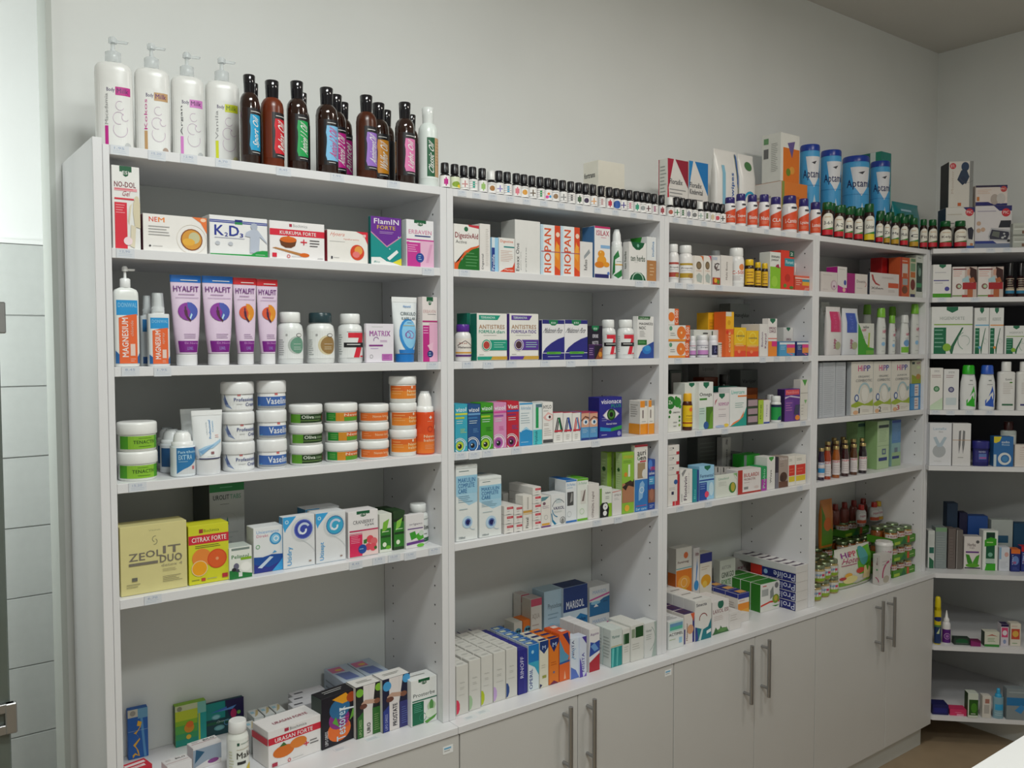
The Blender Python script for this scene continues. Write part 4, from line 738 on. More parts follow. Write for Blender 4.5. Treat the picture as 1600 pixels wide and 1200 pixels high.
Bx(196, 226, 1104, .018, '1f5fae', 'r 0 .84 .5 1 c8c4b4;r .5 .8 1 1 6aa0c0;o .25 .92 .14 9a968c;p .62,.8 .74,.8 .9,.0 .78,.0 5a98cc;p .2,.08 .34,.12 .5,.06 .4,.2 .24,.28 .4,.34 .56,.4 .44,.48 .28,.52 .46,.56 .6,.64 .44,.66 .5,.76 .7,.72 .62,.62 .4,.5 .6,.38 .36,.26 .5,.16 .56,.04 .34,.08 .22,.02 e8b030;r 0 .56 1 .565 b8ccd8', 'blue packet with yellow squiggle at the back left corner', vb=1181, n='packet', c='packet', R=-4)
Bx(269.5, 317, 1099, .02, '8ab82e', 'r 0 .86 .72 1 c4c8a0;r 0 .62 .72 .86 bcc832;r 0 .3 .72 .5 5aa84a;r 0 0 .72 .16 1a9080;r 0 .16 .72 .3 3a9a60;r .72 .0 1 .72 1a9a96;r .72 .72 1 1 7ab8ac;r .74 .06 .8 .72 b8c83a;e .44 .42 .16 .12 d8902a;e .46 .5 .12 .08 e0702a;o .42 .2 .08 e0b83a;o .14 .92 .08 8a8c70', 'yellow green packet at the back with orange mark', vb=1162.5, n='packet', c='packet', R=-3, L='3a5a3a')
Bx(322, 381, 1101, .012, '0f3f48', 'r .0 .5 .5 1 128a84;p .1,.7 .5,.8 .9,.96 .5,.72 3a6ab8;p .5,1 1,1 1,.4 .6,.5 241c4a;p .3,.7 .8,.8 .7,.7 5a8ac8;r 0 .34 .6 .42 0f5a3a;e .26 .56 .12 .08 5aa0a8;e .26 .56 .09 .055 8ac4c8;e .34 .22 .14 .08 5a9aa0;e .34 .22 .1 .055 7ab0b4;e .72 .56 .08 .14 b02a5a;e .86 .56 .05 .06 6aa84a;i .25 .36 .62 .44 Dynamic b8c8d0;q .54 .34 .08 .02 4a8ab0', 'dark teal tin with glossy drops at the back', vb=1153, n='flat_tin', c='tin', R=-3, c0=.003)
P_ = onz(395, 1140, SH[5])
for k in range(6):
    i, j = k % 3, k//3
    Bx(391+i*17+j*6, 406.5+i*17+j*6, 1118-i*6-j*14, .052, 'c6cac9', '@T;p .15,.1 .5,.5 .85,.9 .95,.7 .6,.3 b4a272;r .1 .5 .45 .75 8ab4c4;@F;l .2 .1 .8 .9 5 a0a8a8;@L;l .1 .2 .9 .8 5 a4acac', 'small grey packet, '+ORDN[k]+' of six in the huddle', s=.135+j*.058, n='packet', c='packet', g='small grey packets in a huddle', h=.058)
for k in range(3):
    Bx(457+k*0, 508, 1090, .03, 'bfbfc4', 't .2 .42 .62 .58 One+ 6a6a80;r 0 0 1 .12 4a3a8a;o .78 .6 .2 d4d0d6;@T;r .1 .3 .36 .5 ink;@L;l .2 .3 .6 .7 3 silver', 'small grey box with violet base, '+['front', 'middle', 'rear'][k]+' of three', s=.15+k*.0315, h=.078, n='medicine_box', g='three small grey boxes') 
Cy('pill', 358.5, 396.5, 1131, 'e8ebe4', 'eff0ee', 'b .3 .46 .95 .64 Maka 3a3a34;r .32 .84 .4 .92 2a5a4a;l .44 .85 .9 .9 1 6a8a7a;l .3 .7 .9 .74 1 9a8a5a;r .32 .3 .62 .38 2a2a2a;e .84 .12 .2 .12 d8c03a;l .02 .2 .2 .7 6 c8c8a0', 'white pill bottle with yellow root picture near the front', vb=1215, n='pill_bottle', lr=(.06, .7), h=.125, rot=8)
Bx(419.5, 501.5, 1152, .075, 'ece9e8', 'r 0 .62 1 .8 d0263c;b .12 .65 .84 .76 URASAN_FORTE f4eeee;r .3 .86 .38 .95 b0304a;t .4 .86 .72 .94 Biochimica 7a7a7a;e .28 .36 .2 .16 d8701c;e .56 .46 .16 .14 e0802a;p .2,.5 .28,.6 .34,.5 3a6a2a;r .66 .33 .76 .36 d0263c;r .7 .28 .72 .41 d0263c;l .78 .26 .98 .42 2 4a4a4a;r .06 .03 .16 .13 b0304a;q .38 .07 .03 .01 red;l .44 .06 .7 .09 1 grey;@T;b .2 .3 .85 .46 URASAN_FORTE b06a78;@L;r 0 .62 1 .8 d0263c', 'wide white box with red band and orange physalis', vb=1203, R=7, s=None, n='medicine_box', flap=True, h=.088)
Bx(302, 346, 1168, .035, 'dfdcdc', 'p 0,.1 .5,.3 1,.2 1,.9 0,.9 9aa8b8;p .05,.3 .4,.7 .1,.9 2a5a7a;e .7 .2 .2 .1 8a4a8a;@T;r .05 .45 .95 .5 b07a80;b .5 .6 .9 .8 BILO 4a4a4a;l .1 .6 .4 .85 3 silver', 'small white box with blue landscape in the front', vb=1205, R=6, h=.052)
Bx(262, 300, 1192, .035, 'dfdcdc', '@T;r .05 .3 .95 .34 b07a80;b .5 .6 .9 .8 BILO 4a4a4a;l .1 .6 .4 .85 3 silver', 'small white box cut by the bottom frame edge', vb=1235, R=6, h=.052)
Bx(196, 238, 1195, .04, 'c8283a', '@T;r .1 .1 .8 .35 ead8d8;r .15 .5 .9 .75 ead8d8;l .2 .15 .7 .3 2 red', 'small red and white box in the front left corner', vb=1240, R=10, h=.045, L='b82434')
Bx(503, 556, 1093, .045, '181420', 'e .5 .28 .34 .22 e8702a;e .5 .5 .3 .2 8a2a80;e .52 .7 .3 .2 2a6a9a;p .3,.92 .7,.98 .9,.8 .6,.78 e8a020;e .86 .86 .14 .1 b04a1a;p .3,.46 .5,.34 .4,.56 5aa83a;p .8,.4 1,.5 .9,.62 6aa83a;vb .42 .06 .68 .72 Testorex c8e0f0;vb .7 .3 .78 .5 5in1 d8486a;vb .08 .06 .17 .34 LIPO_DRESS d8d8dc;p .5,.66 .96,.62 .96,.65 .5,.7 e8eef2;@T;l .2 .3 .8 .7 2 c8c8c8', 'black box with bright coloured ovals, turned slightly', vb=1173, R=9, L='2a3a34', T='14121a')
Bx(556.5, 597, 1075, .05, '1f1f22', 'r .28 0 .62 1 e4dedc;p .05,.4 .28,.5 .28,.0 .05,.0 2f6a2a;r .62 0 .98 .52 2f6a2a;p .62,.5 .74,1 .62,1 e4dedc;p .2,.56 .34,.64 .74,.6 .74,.68 .34,.72 .2,.66 c4a08c;e .28 .6 .14 .05 6a4034;e .8 .64 .12 .05 8a5a44;o .14 .88 .14 7ab83a;o .86 .9 .13 8ac03a;r .5 .72 .62 1 e4dedc;vb .4 .06 .54 .26 URO 3a3a3a;vb .1 .04 .2 .36 LIPO_DRESS a8c88a;l .68 .06 .9 .4 8 8ab06a;@T;l .2 .3 .8 .6 2 9a9a94', 'black and green box showing a man in white coat', vb=1156, R=3, T='e6e4e0', L='e0ded8')
Bx(598, 640.5, 1063, .05, '1c1e3c', 'r .24 0 .6 1 e4dedc;p .02,.4 .24,.5 .24,.0 .02,.0 2a3a8a;r .62 0 .98 .5 3a3a7a;p .6,.5 .74,1 .6,1 e4dedc;p .16,.56 .32,.64 .72,.6 .72,.68 .32,.72 .16,.66 c4a08c;e .26 .6 .14 .05 6a4034;e .76 .64 .12 .05 8a5a44;o .16 .86 .15 4aa0d8;o .86 .92 .14 4aa0d8;vb .36 .08 .52 .5 PROSTATE 2a2a3a;vb .08 .04 .17 .34 LIPO_DRESS a8b0e0;l .68 .06 .9 .4 8 6a7ac0;@T;l .2 .3 .8 .6 2 9a9a94', 'black and blue box showing a man in white coat', vb=1146, R=3, T='e6e4e0', L='e0ded8')
Bx(642.5, 686.8, 1065, .05, 'eceeec', 'S;t .08 .62 .92 .7 Prosterbe 3a4a4a;r .04 .53 1 .555 0f6a50;r .04 .02 .48 .51 0f6a4a;l .1 .28 .44 .48 5 6ab09a;q .44 .16 .14 .02 2f8a68;e .78 .36 .16 .1 b8d0a8;e .78 .38 .08 .12 5a9a50;e .76 .2 .22 .1 e0ead8;p .5,.05 1,.16 .9,.08 .6,.0 5aa040;@T;l .1 .4 .8 .6 1 9a9a94', 'white and green box with aloe plant picture', vb=1137)
for k in range(2):
    Bx(537+k*37, 573+k*37, 1046-k*9, .12, 'b9c4d4', '@T;p .05,.9 .6,.9 .6,.6 .05,.6 c86a90;p .1,.55 .7,.5 .8,.1 .2,.1 5a6aa0;e .4 .72 .15 .06 d8b04a;@L;l .1 .2 .9 .8 4 8a94a4;@F;l .2 .1 .8 .9 4 8a94a4', 'wide flat box with pink and blue top, '+['left', 'right'][k], s=.155, T='aebccb', h=.105, n='medicine_box', g='flat boxes in the back right corner')
# ---------------------------------------------------------------- second bay
X0, X1 = UX[1]
cell(1, 'second bay first row', X0, X1)
Bx(709, 748.5, 349, .05, 'ebe9e4', 'p .55,1 1,1 1,.93 .6,.96 c83040;o .48 .9 .08 2a6a4a;b .04 .66 .96 .82 DigestivAid 8a2030;t .06 .58 .5 .65 Active 6a6a6a;p 0,.12 0,.0 .14,0 .2,.2 .4,.4 .66,.5 1,.56 1,.54 e0602a;p .1,0 1,0 1,.52 .7,.46 .42,.32 .2,.14 1a6a26;p 0,.2 .1,.02 .2,.22 .45,.42 1,.57 1,.55 .4,.36 .16,.1 .14,0 0,0 e0602a;l .45 .06 .96 .4 5 5a9a60', 'white box with green hill curve and orange rim')
Bx(749.5, 766, 349, .12, 'e4e0dc', 'vb .16 .04 .4 .36 Digestal 4a4a50;l .55 .1 .85 .9 22 c0bab4', 'narrow white carton end with vertical text')
Bx(768, 778.7, 370.5, .06, '9accea', 'r 0 0 .45 .7 1f3a8a;vb .05 .04 .42 .5 Prolife e0e8f4;r .0 .7 .45 1 d8e4ea', 'narrow blue and pale blue box')
Bx(779.5, 804, 370.8, .05, 'e9e8e4', 'b .08 .84 .9 .94 Digestive d8704a;r .3 .72 .98 .76 2a8a8a;l .1 .3 .9 .64 7 d0a89a;p 0,0 1,0 1,.32 .86,.16 .4,.12 d8482a;b .35 .04 .9 .1 Marnys f0e0d8', 'small white box with red wave at its base')
Bx(804.5, 844, 342.5, .05, 'e4e3e0', 'vb .03 .04 .16 .56 Esoxx_One 4a4a4c;v .2 .06 .25 .4 gastric_care 9a9a9a;v .4 .04 .45 .5 reflux 9a9a9a', 'tall plain white carton with thin vertical text', uL=782.5, L='b9b9b5')
def rio(u0, u1, vt, lb, **k):
    Bx(u0, u1, vt, .05, 'c4dcea', 'r .12 0 .7 1 e9ecec;r .7 0 1 1 dc4a24;p .7,.2 1,.1 1,.5 .8,.7 .7,.5 ee8a2a;p .72,.4 .9,.3 .95,.6 .8,.66 f2a83a;vb .16 .05 .52 .93 RIOPAN de5a2e;r 0 .46 1 .475 a8506a;o .86 .82 .1 f4d8c0', lb, g='boxes with vertical orange capitals', **k)
rio(845, 875.5, 350, 'white and orange box with vertical capitals, left one')
rio(876.3, 906, 352.7, 'white and orange box with vertical capitals, right one')
Bx(906.5, 926, 377, .05, 'e4e2e0', 'vb .3 .2 .56 .5 Refluxo 3a3a3e;p .3,.5 .8,.7 .7,.8 .3,.6 9aa0a4', 'small white box with dark vertical lettering', s=.012)
Bx(929, 953.5, 352.5, .05, 'eceaea', 'r 0 .96 1 1 c82a6a;b .1 .82 .92 .92 ISILAX b8405a;l .4 .76 .9 .8 1 d890a0;r .38 .58 .98 .64 8ab4dc;e .42 .47 .22 .07 e89a2a;e .45 .34 .3 .1 eaa030;e .3 .26 .3 .06 dc8020;e .75 .27 .2 .05 e89a2a;o .36 .5 .05 f4c870;r 0 0 .9 .08 2a2a6a;o .88 .1 .08 5a7ac0', 'tall white box with yellow teddy bear', uL=909.5, L='4a78a8')
Cy('airless', 954.5, 972.5, 359, 'e8ecea', 'eef0f0', 'r 0 .62 1 1 e8ecea;p .1,.1 .2,.7 .5,.9 .6,.7 .3,.6 .3,.2 1a7a3a;p .2,.1 .8,.3 .9,.1 .5,0 1a7a3a;l .4 .5 .9 .56 1 6a8a7a;r .3 .42 1 .46 d8a84a', 'white pump flask with green leaf swirl', n='airless_bottle', extra='over')
Bx(983, 1010, 377.3, .05, 'e9e7e4', 'p .1,1 .2,.88 .4,.8 .6,.8 .8,.88 .9,1 dgreen;b .08 .5 .92 .66 ten_herbs 2a4a34;p .02,0 .12,.12 .3,.2 .5,.22 .7,.2 .88,.12 .98,0 dgreen;q .5 0 .34 .05 b8d0c0 0 180;l .3 .46 .6 .48 1 grey;o .5 .91 .07 7ab09a;@L;v .3 .3 .6 .75 ten_herbs 2a4a34', 'white tea box with dark green half discs', uL=973, s=.012)
Bx(1010.7, 1030.2, 369.5, .1, 'e4e6e6', 'r 0 0 1 .47 b57e4a;vb .5 .56 .76 .9 inulina 5a8ab8;l .3 .1 .8 .4 4 d8b890;@L;p .3,1 .8,1 .7,.8 .4,.8 3a9a3a;r .4 .72 .8 .8 d8483a', 'white box with brown lower half at the right post')
cell(2, 'second bay second row', X0, X1)
Cy('pill', 710.5, 736, 507, 'e8e6e4', '5a2a96', 'r 0 0 1 .96 e9e2da;p .1,.6 .5,.86 .9,.6 .85,.58 .5,.82 .15,.58 6a5a5a;b .2 .68 .6 .76 21st b0604a;b .16 .46 .9 .56 Melatonin 3a3440;r .0 .2 1 .28 d8a04a;r 0 .04 1 .14 5a2a76', 'white pill bottle with violet cap', n='pill_bottle')
def anti(u0, u1, vt, sub, c1, c2, lb, fruit, **k):
    Bx(u0, u1, vt, .05, 'eceae4', 'p .06,.96 .78,.96 .68,.86 .06,.86 %s;b .12 .885 .6 .935 TERRANOVA d8ece4;b .06 .67 .92 .76 ANTISTRES b08a6a;b .06 .58 .6 .65 FORMULA %s;t .64 .58 .92 .65 %s %s;l .2 .52 .8 .55 1 c0c4c0;p .4,.44 1,.44 1,.22 .4,.22 %s;l .55 .26 .95 .4 3 a8d8c8;o .3 .33 .17 ece8e0;o .3 .33 .15 %s;o .3 .33 .12 ece8e0;o .3 .33 .105 %s;p 0,.09 .5,.09 .44,.02 0,.02 %s;p .5,.09 1,.09 1,.02 .44,.02 c8a040;l .06 .12 .24 .14 1 ink' % (c1, c1, sub, c2, c1, c1, fruit, c1), lb, **k)
anti(745, 792, 489, 'dan', '1f9a80', '1f9a80', 'white box with teal panel and watermelon circle', 'b8403a', uL=734.5, L='0f7a66')
Bx(729.5, 738, 489, .05, '12705e', 'r .6 0 .72 1 c8e0d8', 'narrow teal box edge behind the watermelon box', s=.075)
anti(796, 841.3, 489.5, 'noc', '5a3a9a', '5a3a9a', 'white box with violet panel and dark berry circle', '4a2a3a', uL=791.5, L='4a2a8a')
def mela(u0, u1, vt, lb, **k):
    Bx(u0, u1, vt, .05, 'e9e8ea', 'r 0 .9 1 1 2a2a7a;p .3,1 .3,.92 .42,.86 .58,.86 .7,.92 .7,1 0f7a4a;b .4 .9 .6 .95 ESI d0e8dc;i .02 .67 .98 .8 Melatonin_Pura 2a2a3a;p .02,.18 1,.18 1,.58 .7,.52 .4,.42 .15,.3 2a2a82;r 0 0 1 .16 24247a;r .2 .14 .84 .2 5aa83a;l .3 .155 .74 .185 1 1a5a1a;l .24 .05 .8 .1 1 a8b0e0', lb, g='white and navy boxes with green shield', **k)
mela(847, 881.8, 499.5, 'white and navy box with green shield, left one', uL=841.8, L='22226a')
mela(882.3, 918, 499.5, 'white and navy box with green shield, right one')
Bx(919, 941.3, 508.7, .05, '1a1428', 'p .25,1 .25,.92 .4,.84 .6,.84 .75,.92 .75,1 0f7a4a;b .38 .88 .62 .94 ESI d0e8dc;b .3 .64 .7 .74 ERBE e0dce8;b .28 .44 .7 .54 NOTTE e0dce8;r 0 .42 1 .43 8a4aa0;r 0 0 .42 .4 3a1a5a;l .06 .1 .38 .34 4 b090c0;p .5,0 1,0 1,.36 .8,.3 .6,.1 8a4a2a;e .84 .14 .12 .08 d08a2a', 'small black and violet box with green shield')
seven(938, 962, 499.7, 'white pill bottle with red seven, left one', s=.03)
seven(964, 990.5, 499.7, 'white pill bottle with red seven, right one')
Bx(996, 1021.5, 494, .05, 'e9e8e6', 'p .04,1 .8,1 .74,.92 .04,.92 1f5a2a;b .12 .93 .7 .97 NATURAL c8e0c8;b .1 .78 .92 .85 MAGNEZIJ 3a3a3a;b .1 .69 .5 .76 NOC 3a3a3a;l .12 .5 .5 .66 5 a0a0a0;r 0 .32 .56 .44 1f6a2a;l .06 .35 .48 .41 2 8ac88a;p .04,0 1,0 1,.4 .8,.36 .5,.3 .2,.16 2a4a9a;e .56 .2 .28 .1 2a78c8;e .6 .24 .2 .07 3a98d8', 'white box with green tag and blue sleeper swirl', uL=988.5)
cell(3, 'second bay third row', X0, X1)
def viz(u0, u1, vt, c1, c2, c3, lb, tx='vizol', **k):
    Bx(u0, u1, vt, .05, c1, 'b .06 .82 .9 .92 %s ecf2f4;r 0 .74 1 .79 %s;r 0 .66 .75 .71 %s;l .1 .52 .8 .62 2 d0e0e0;l .4 .32 .9 .42 3 %s;o .3 .13 .62 e8eef0;o .3 .13 .54 %s;o .3 .13 .46 e8eef0;o .3 .13 .36 %s;o .3 .12 .2 1a1a1e;o .22 .16 .06 white;r .86 .0 1 .02 %s' % (tx, c3, c2, c3, c1, c2, c1), lb, g='slim eye drop boxes with concentric eye', **k)
def viz(u0, u1, vt, c1, c2, c3, lb, tx='vizol', **k):
    Bx(u0, u1, vt, .05, c1, 'b .06 .84 .9 .93 %s ecf2f4;r 0 .77 1 .81 %s;r 0 .69 .75 .73 %s;l .1 .57 .8 .66 2 d0e0e0;l .4 .38 .9 .48 3 %s;q .34 .11 .58 .04 e8eef0 0 140;o .34 .12 .46 %s;q .34 .12 .46 .06 e8eef0 -60 300;o .34 .12 .32 %s;o .34 .11 .17 1a1a1e;o .28 .13 .05 white' % (tx, c3, c2, c3, c1, c2), lb, g='slim eye drop boxes with concentric eye', **k)
viz(711, 730.3, 632, '3aa8c0', 'b8c83a', 'd0d840', 'cyan slim box with eye rings')
viz(731, 750.5, 632.5, '24528a', '3a78b0', '6aa0d0', 'navy slim box with eye rings')
viz(751.2, 770.6, 630, '3f9a22', 'a8c832', '1a5a1a', 'green slim box with eye rings')
viz(771.3, 791.3, 629.5, 'd890bc', 'a050a0', 'd04a98', 'pink slim box with eye rings')
viz(792, 810.7, 627.5, 'c4243a', '8a2a6a', '2a5ab0', 'red slim box with eye rings', tx='Viset')
Bx(811.5, 832, 630, .05, 'e4eaec', 'r 0 .96 1 1 3a98d0;b .1 .84 .9 .92 AArtelac 8ab0c8;l .1 .5 .8 .78 5 a0b4bc;p 0,0 1,0 1,.34 .7,.36 .4,.42 .1,.32 0,.34 2a90cc;p .1,.34 .5,.44 .9,.34 .5,.38 a8d4ea;l .1 .06 .8 .1 1 lsky', 'white box with blue sea wave')
Bx(832.6, 846.8, 630.5, .05, 'dce8e8', 'r .3 .4 .62 .9 1f9a58;r .3 .9 1 .98 5a7a8a;r 0 0 1 .36 4ac0c8;vb .2 .02 .56 .34 Hyabak 1a6a7a', 'narrow white and turquoise box with green bar')
Bx(848, 863.7, 628.7, .05, 'eceae6', 'b .06 .84 .86 .93 HYLO 2a2a2e;l .06 .76 .6 .81 1 grey;p .02,.64 .5,.76 1,.7 1,.58 .6,.54 .2,.58 e8b8b4;e .6 .64 .3 .06 f0f0ee;o .68 .64 .12 4a1a24;l .1 .42 .8 .5 2 b0a8a4;l .1 .18 .9 .38 4 c8c0bc;r 0 .02 1 .1 4a4a4c', 'slim white box with reddish eye drawing')
for k, (a, b, c_, c2) in enumerate(((864.8, 879.5, '1f7a4a', '1a1a24'), (880.2, 893.6, '3a5ab8', '1a2a5a'), (894.3, 907, '3aa0d0', 'c83040'))):
    Bx(a, b, 645.5, .05, 'e9e7e2', 'p .1,.34 .4,.84 .52,.84 .22,.34 %s;p .28,.34 .56,.84 .66,.84 .4,.34 %s;p .48,.84 .62,.84 .92,.34 .78,.34 %s;p .62,.84 .7,.84 1,.4 .92,.34 %s;r .08 .36 .92 .42 c83040;l .3 .06 .75 .26 3 b0aca8' % (c2, c2, c_, c2), 'small white box with striped letter A, '+['green', 'dark blue', 'light blue and red'][k], T='b83a50', g='small boxes with striped A')
for k, (a, b) in enumerate(((908, 920.6), (921, 933.8))):
    Bx(a, b, 644, .05, '5a98c8', 'r 0 .46 1 .97 d8a48a;p 0,.72 .5,.86 1,.8 1,.74 .5,.8 0,.66 7a4a3a;e .55 .64 .34 .1 e8e8ea;o .58 .64 .16 3a78a8;o .58 .64 .07 1a1a24;r 0 .96 1 1 b02a4a;r 0 0 1 .08 24408a;l .15 .24 .85 .4 3 b8d8ec', 'small blue box with face and blue eye, '+['left', 'right'][k], T='a83048', g='small boxes with blue eye')
Bx(936.3, 971.8, 621.5, .05, '26268a', 'b .08 .84 .96 .95 visionace ecebf4;b .52 .74 .96 .82 PLUS 1f9a78;p .14,.56 .34,.68 .52,.72 .7,.68 .88,.58 .7,.48 .5,.42 .3,.46 b8a0c0;p .18,.56 .34,.66 .52,.7 .7,.66 .84,.58 .7,.5 .5,.44 .3,.48 e8e8ea;o .52 .57 .19 0f3a1a;o .52 .57 .14 3f7a2a;o .52 .57 .08 0a0a0e;l .1 .4 .34 .5 2 9a9ad0;b .3 .32 .76 .37 Normal_vision e0e0f0;p .02,.18 .5,.15 .98,.2 .98,.29 .5,.23 .02,.28 1f8ac0;p .5,.15 .98,.2 .98,.29 .5,.23 2a9a4a;l .08 .04 .34 .1 1 b0b0e0;o .86 .09 .08 8a8ac8', 'navy box with large green eye', s=.02, uL=919, L='24247a')
Bx(999.8, 1012.3, 626.5, .05, 'e6e2da', 'r 0 .8 .6 1 e8922a;r .6 .84 1 1 9a9894;r 0 0 1 .31 e8962a;r .28 .48 .44 .72 7a6a6a;l .2 .34 .8 .4 1 silver;@L;r 0 0 1 .31 e8962a;l .15 .5 .85 .9 6 b4b0aa', 'small white and orange box, left of the pair', s=.018, uL=983, vb=679, g='pair of white and orange boxes')
Bx(1013.2, 1026.8, 625.5, .05, 'e6e2da', 'r 0 .8 .5 1 e8922a;r .5 .84 1 1 9a9894;r 0 0 1 .31 e8962a;r .28 .48 .44 .72 7a6a6a;l .2 .34 .8 .4 1 silver;@L;r 0 0 1 .31 e8962a', 'small white and orange box, right of the pair', s=.018, g='pair of white and orange boxes')
cell(4, 'second bay fourth row', X0, X1)
def mak(u0, u1, vt, lb, **k):
    Bx(u0, u1, vt, .05, 'e4e8e6', 'p 0,.82 1,.86 1,.5 .6,.46 0,.6 a8d0e4;r 0 .62 1 .86 98c8e0;l .14 .9 .64 .93 1 2a5a5a;b .1 .77 .9 .83 MAKULIN 2a6aa0;b .1 .7 .86 .76 COMPLETE 2a6aa0;b .1 .63 .5 .69 CARE 2a6aa0;l .1 .5 .8 .6 4 7aa0b4;o .52 .24 .24 b8d4e8;o .54 .24 .15 5a7ab8;o .54 .24 .1 1a1a5a;q .8 .2 .2 .02 b0c4d4 120 290;l .14 .4 .6 .43 1 a0b8c0;b .12 .03 .4 .06 100ml 5a6a70;r 0 .96 1 .965 c8d0d0', lb, g='white and blue eye supplement cartons', **k)
mak(712, 745.7, 728, 'tall white and sky blue carton with blue eye')
mak(748.5, 783.3, 746.5, 'shorter white and sky blue carton with blue eye')
Bx(750, 768, 743, .05, 'b8d0dc', '', 'pale blue carton top edge behind the shorter eye carton', s=.09)
def flo(a, b, v, lb, on=None, red='c03a48', R=0, s=.014, **k):
    Bx(a, b, v, .11, 'e2dfda', 'r .3 .58 .98 .84 %s;l .36 .64 .9 .78 1 e8b8b8;l .34 .24 .7 .46 1 silver;p .1,0 .5,.07 .9,0 4a4644' % red, lb, on=on, R=R, s=s, g='small white boxes with red flash', n='medicine_box', **k)
hB = dist_h(795, 794, 808)
for i in range(3): flo(787.5, 802.2, 824, 'small white box with faded red flash, left pile, '+['bottom', 'middle', 'top'][i], on=i or None, h=hB)
hB = dist_h(810, 792, 805)
for i in range(3): flo(803, 816.2, 824, 'small white box with faded red flash, right pile, '+['bottom', 'middle', 'top'][i], on=i or None, h=hB)
Bx(817, 831.5, 775, .035, 'e0ddd6', 'vb .3 .06 .6 .36 Floxal 2a2a2c;r 0 .5 1 .57 c99a4a;r .45 .6 .6 .95 b8b4ae;r 0 .46 1 .48 d8b878', 'upright white box with amber rubber band')
hB = dist_h(838, 777, 789.6)
for i in range(5): flo(832.3, 845.2, 824, 'small white box with bright red flash, '+['bottom', 'second', 'third', 'fourth', 'top'][i]+' of the pile', on=i or None, h=hB, red='c8203a')
for k, (a, b) in enumerate(((786, 797), (798.5, 807.5), (808.5, 816.5))):
    Bx(a, b, 771.5+k*.8, .05, 'd4d2cc', 'r .2 .1 .8 .7 8a8a88;r .35 .1 .65 .45 4a4a4a', 'small grey picture box behind the piles, '+['left', 'middle', 'right'][k], s=.13, g='small grey picture boxes')
Bx(845.6, 860.3, 777, .05, 'e4e0da', 'p 0,1 0,.86 .4,.88 .9,1 5a8a94;l .1 .6 .9 .7 3 8a6a8a;q .5 .32 .2 .03 a8a8a8;r .06 .06 .9 .13 d8a040;r 0 0 1 .045 6a2a7a;e .3 .78 .16 .05 7a5a6a', 'narrow white box with violet base and ear drawing')
Bx(861, 883.3, 773, .05, 'e2e4e4', 'q .52 .56 .46 .04 6a7278 30 170;p .0,.4 .06,.4 .12,.2 .36,.06 .5,.08 .24,.02 .06,.14 1a78a0;q .52 .52 .46 .05 1a78a0 180 260;b .14 .5 .92 .6 VAXOL 2a1a5a;l .2 .4 .8 .46 2 b0bcb8;l .3 .7 .74 .86 4 b0ccd4;q .8 .14 .19 .03 6a6a6a;e .8 .12 .1 .08 8a8a88', 'white box with blue ring and ear circle')
Bx(884, 901, 751, .05, 'e2e6e8', 'r 0 .96 1 1 2a78c0;b .1 .86 .9 .92 Dr.Perfect 7aa8d0;l .1 .78 .7 .84 1 a8c4d8;r .12 .4 .7 .72 4a4a4a;p .36,.46 .6,.5 .62,.68 .5,.7 9a9a98;q .3 .2 .2 .02 b0b8b8;r 0 0 1 .045 2a70b8', 'white box with blue top and dark ear photo', T='1f68b4', s=.02)
Bx(871, 884.5, 748, .04, 'c4d4dc', 'r 0 .9 1 1 2a78c0;l .1 .3 .9 .8 6 8aa8b8', 'blue-topped box behind the dark ear photo box', T='1f68b4', s=.072)
Bx(901.7, 919, 748.7, .05, 'e4e8e2', 'r 0 .95 1 1 6ab02a;b .1 .86 .9 .92 Dr.Perfect a0c0a8;r .3 .4 .8 .72 d8d6d0;p .4,.46 .6,.46 .76,.74 .62,.7 7a6a66;q .42 .22 .2 .02 8ac06a;r 0 0 1 .05 6ab02a', 'white box with lime top and pale ear photo', T='5aa828', s=.02)
Bx(899, 909, 745.5, .04, 'c8d8c8', 'r 0 .9 1 1 6ab02a', 'lime-topped box behind the pale ear photo box', T='5aa828', s=.072)
Bx(919.6, 936, 757, .04, 'dedad6', 'vb .3 .05 .56 .78 OTINAZAL_5_mg/ml 5a3a40', 'plain white box with vertical dark red text')
Bx(937, 956, 763.5, .04, 'dde2d8', 'r .16 0 1 .46 8ab82e;r .0 0 .16 1 6a9a2a;b .45 .78 .9 .86 Audispray 4a4a4a;p .0,.0 .7,0 .78,.3 .6,.5 .2,.5 0,.4 0f0f12;o .45 .36 .2 e8e8e8;o .42 .14 .16 e8e8e8;o .45 .36 .04 ink;l .45 .6 .8 .72 2 silver', 'white and lime box with black shape and white discs')
Bx(956.7, 971.3, 767.5, .04, 'dfdcda', 'b .2 .78 .9 .86 OTOL_H 5a4a4a;l .2 .6 .8 .72 2 silver;p 0,.94 1,.98 1,1 0,.97 c8604a', 'small plain white box beside the lime ones')
def oto(a, b, v, lb, s=.014, **k):
    Bx(a, b, v, .05, '8cbc3c', 'b .1 .9 .9 .95 OTOSAN d8a02a;l .1 .82 .9 .87 2 4a7a2a;r .5 .6 .66 .8 dfe8d0;o .3 .64 .14 d8882a;r 0 .18 1 .5 b07a58;p 0,.44 .3,.48 .8,.5 1,.54 1,.42 .5,.46 .3,.38 2a1a14;p .2,.5 .7,.54 .9,.5 1,.56 1,.5 .4,.44 3a241a;o .4 .09 .2 e8b03a;@L;l .2 .3 .8 .9 16 c8dca0;o .5 .72 .2 2a5a2a', lb, s=s, g='tall lime ear candle boxes', L='b0cc90', **k)
oto(972, 990.8, 707.8, 'tall lime box with face, foremost of the row', uL=962)
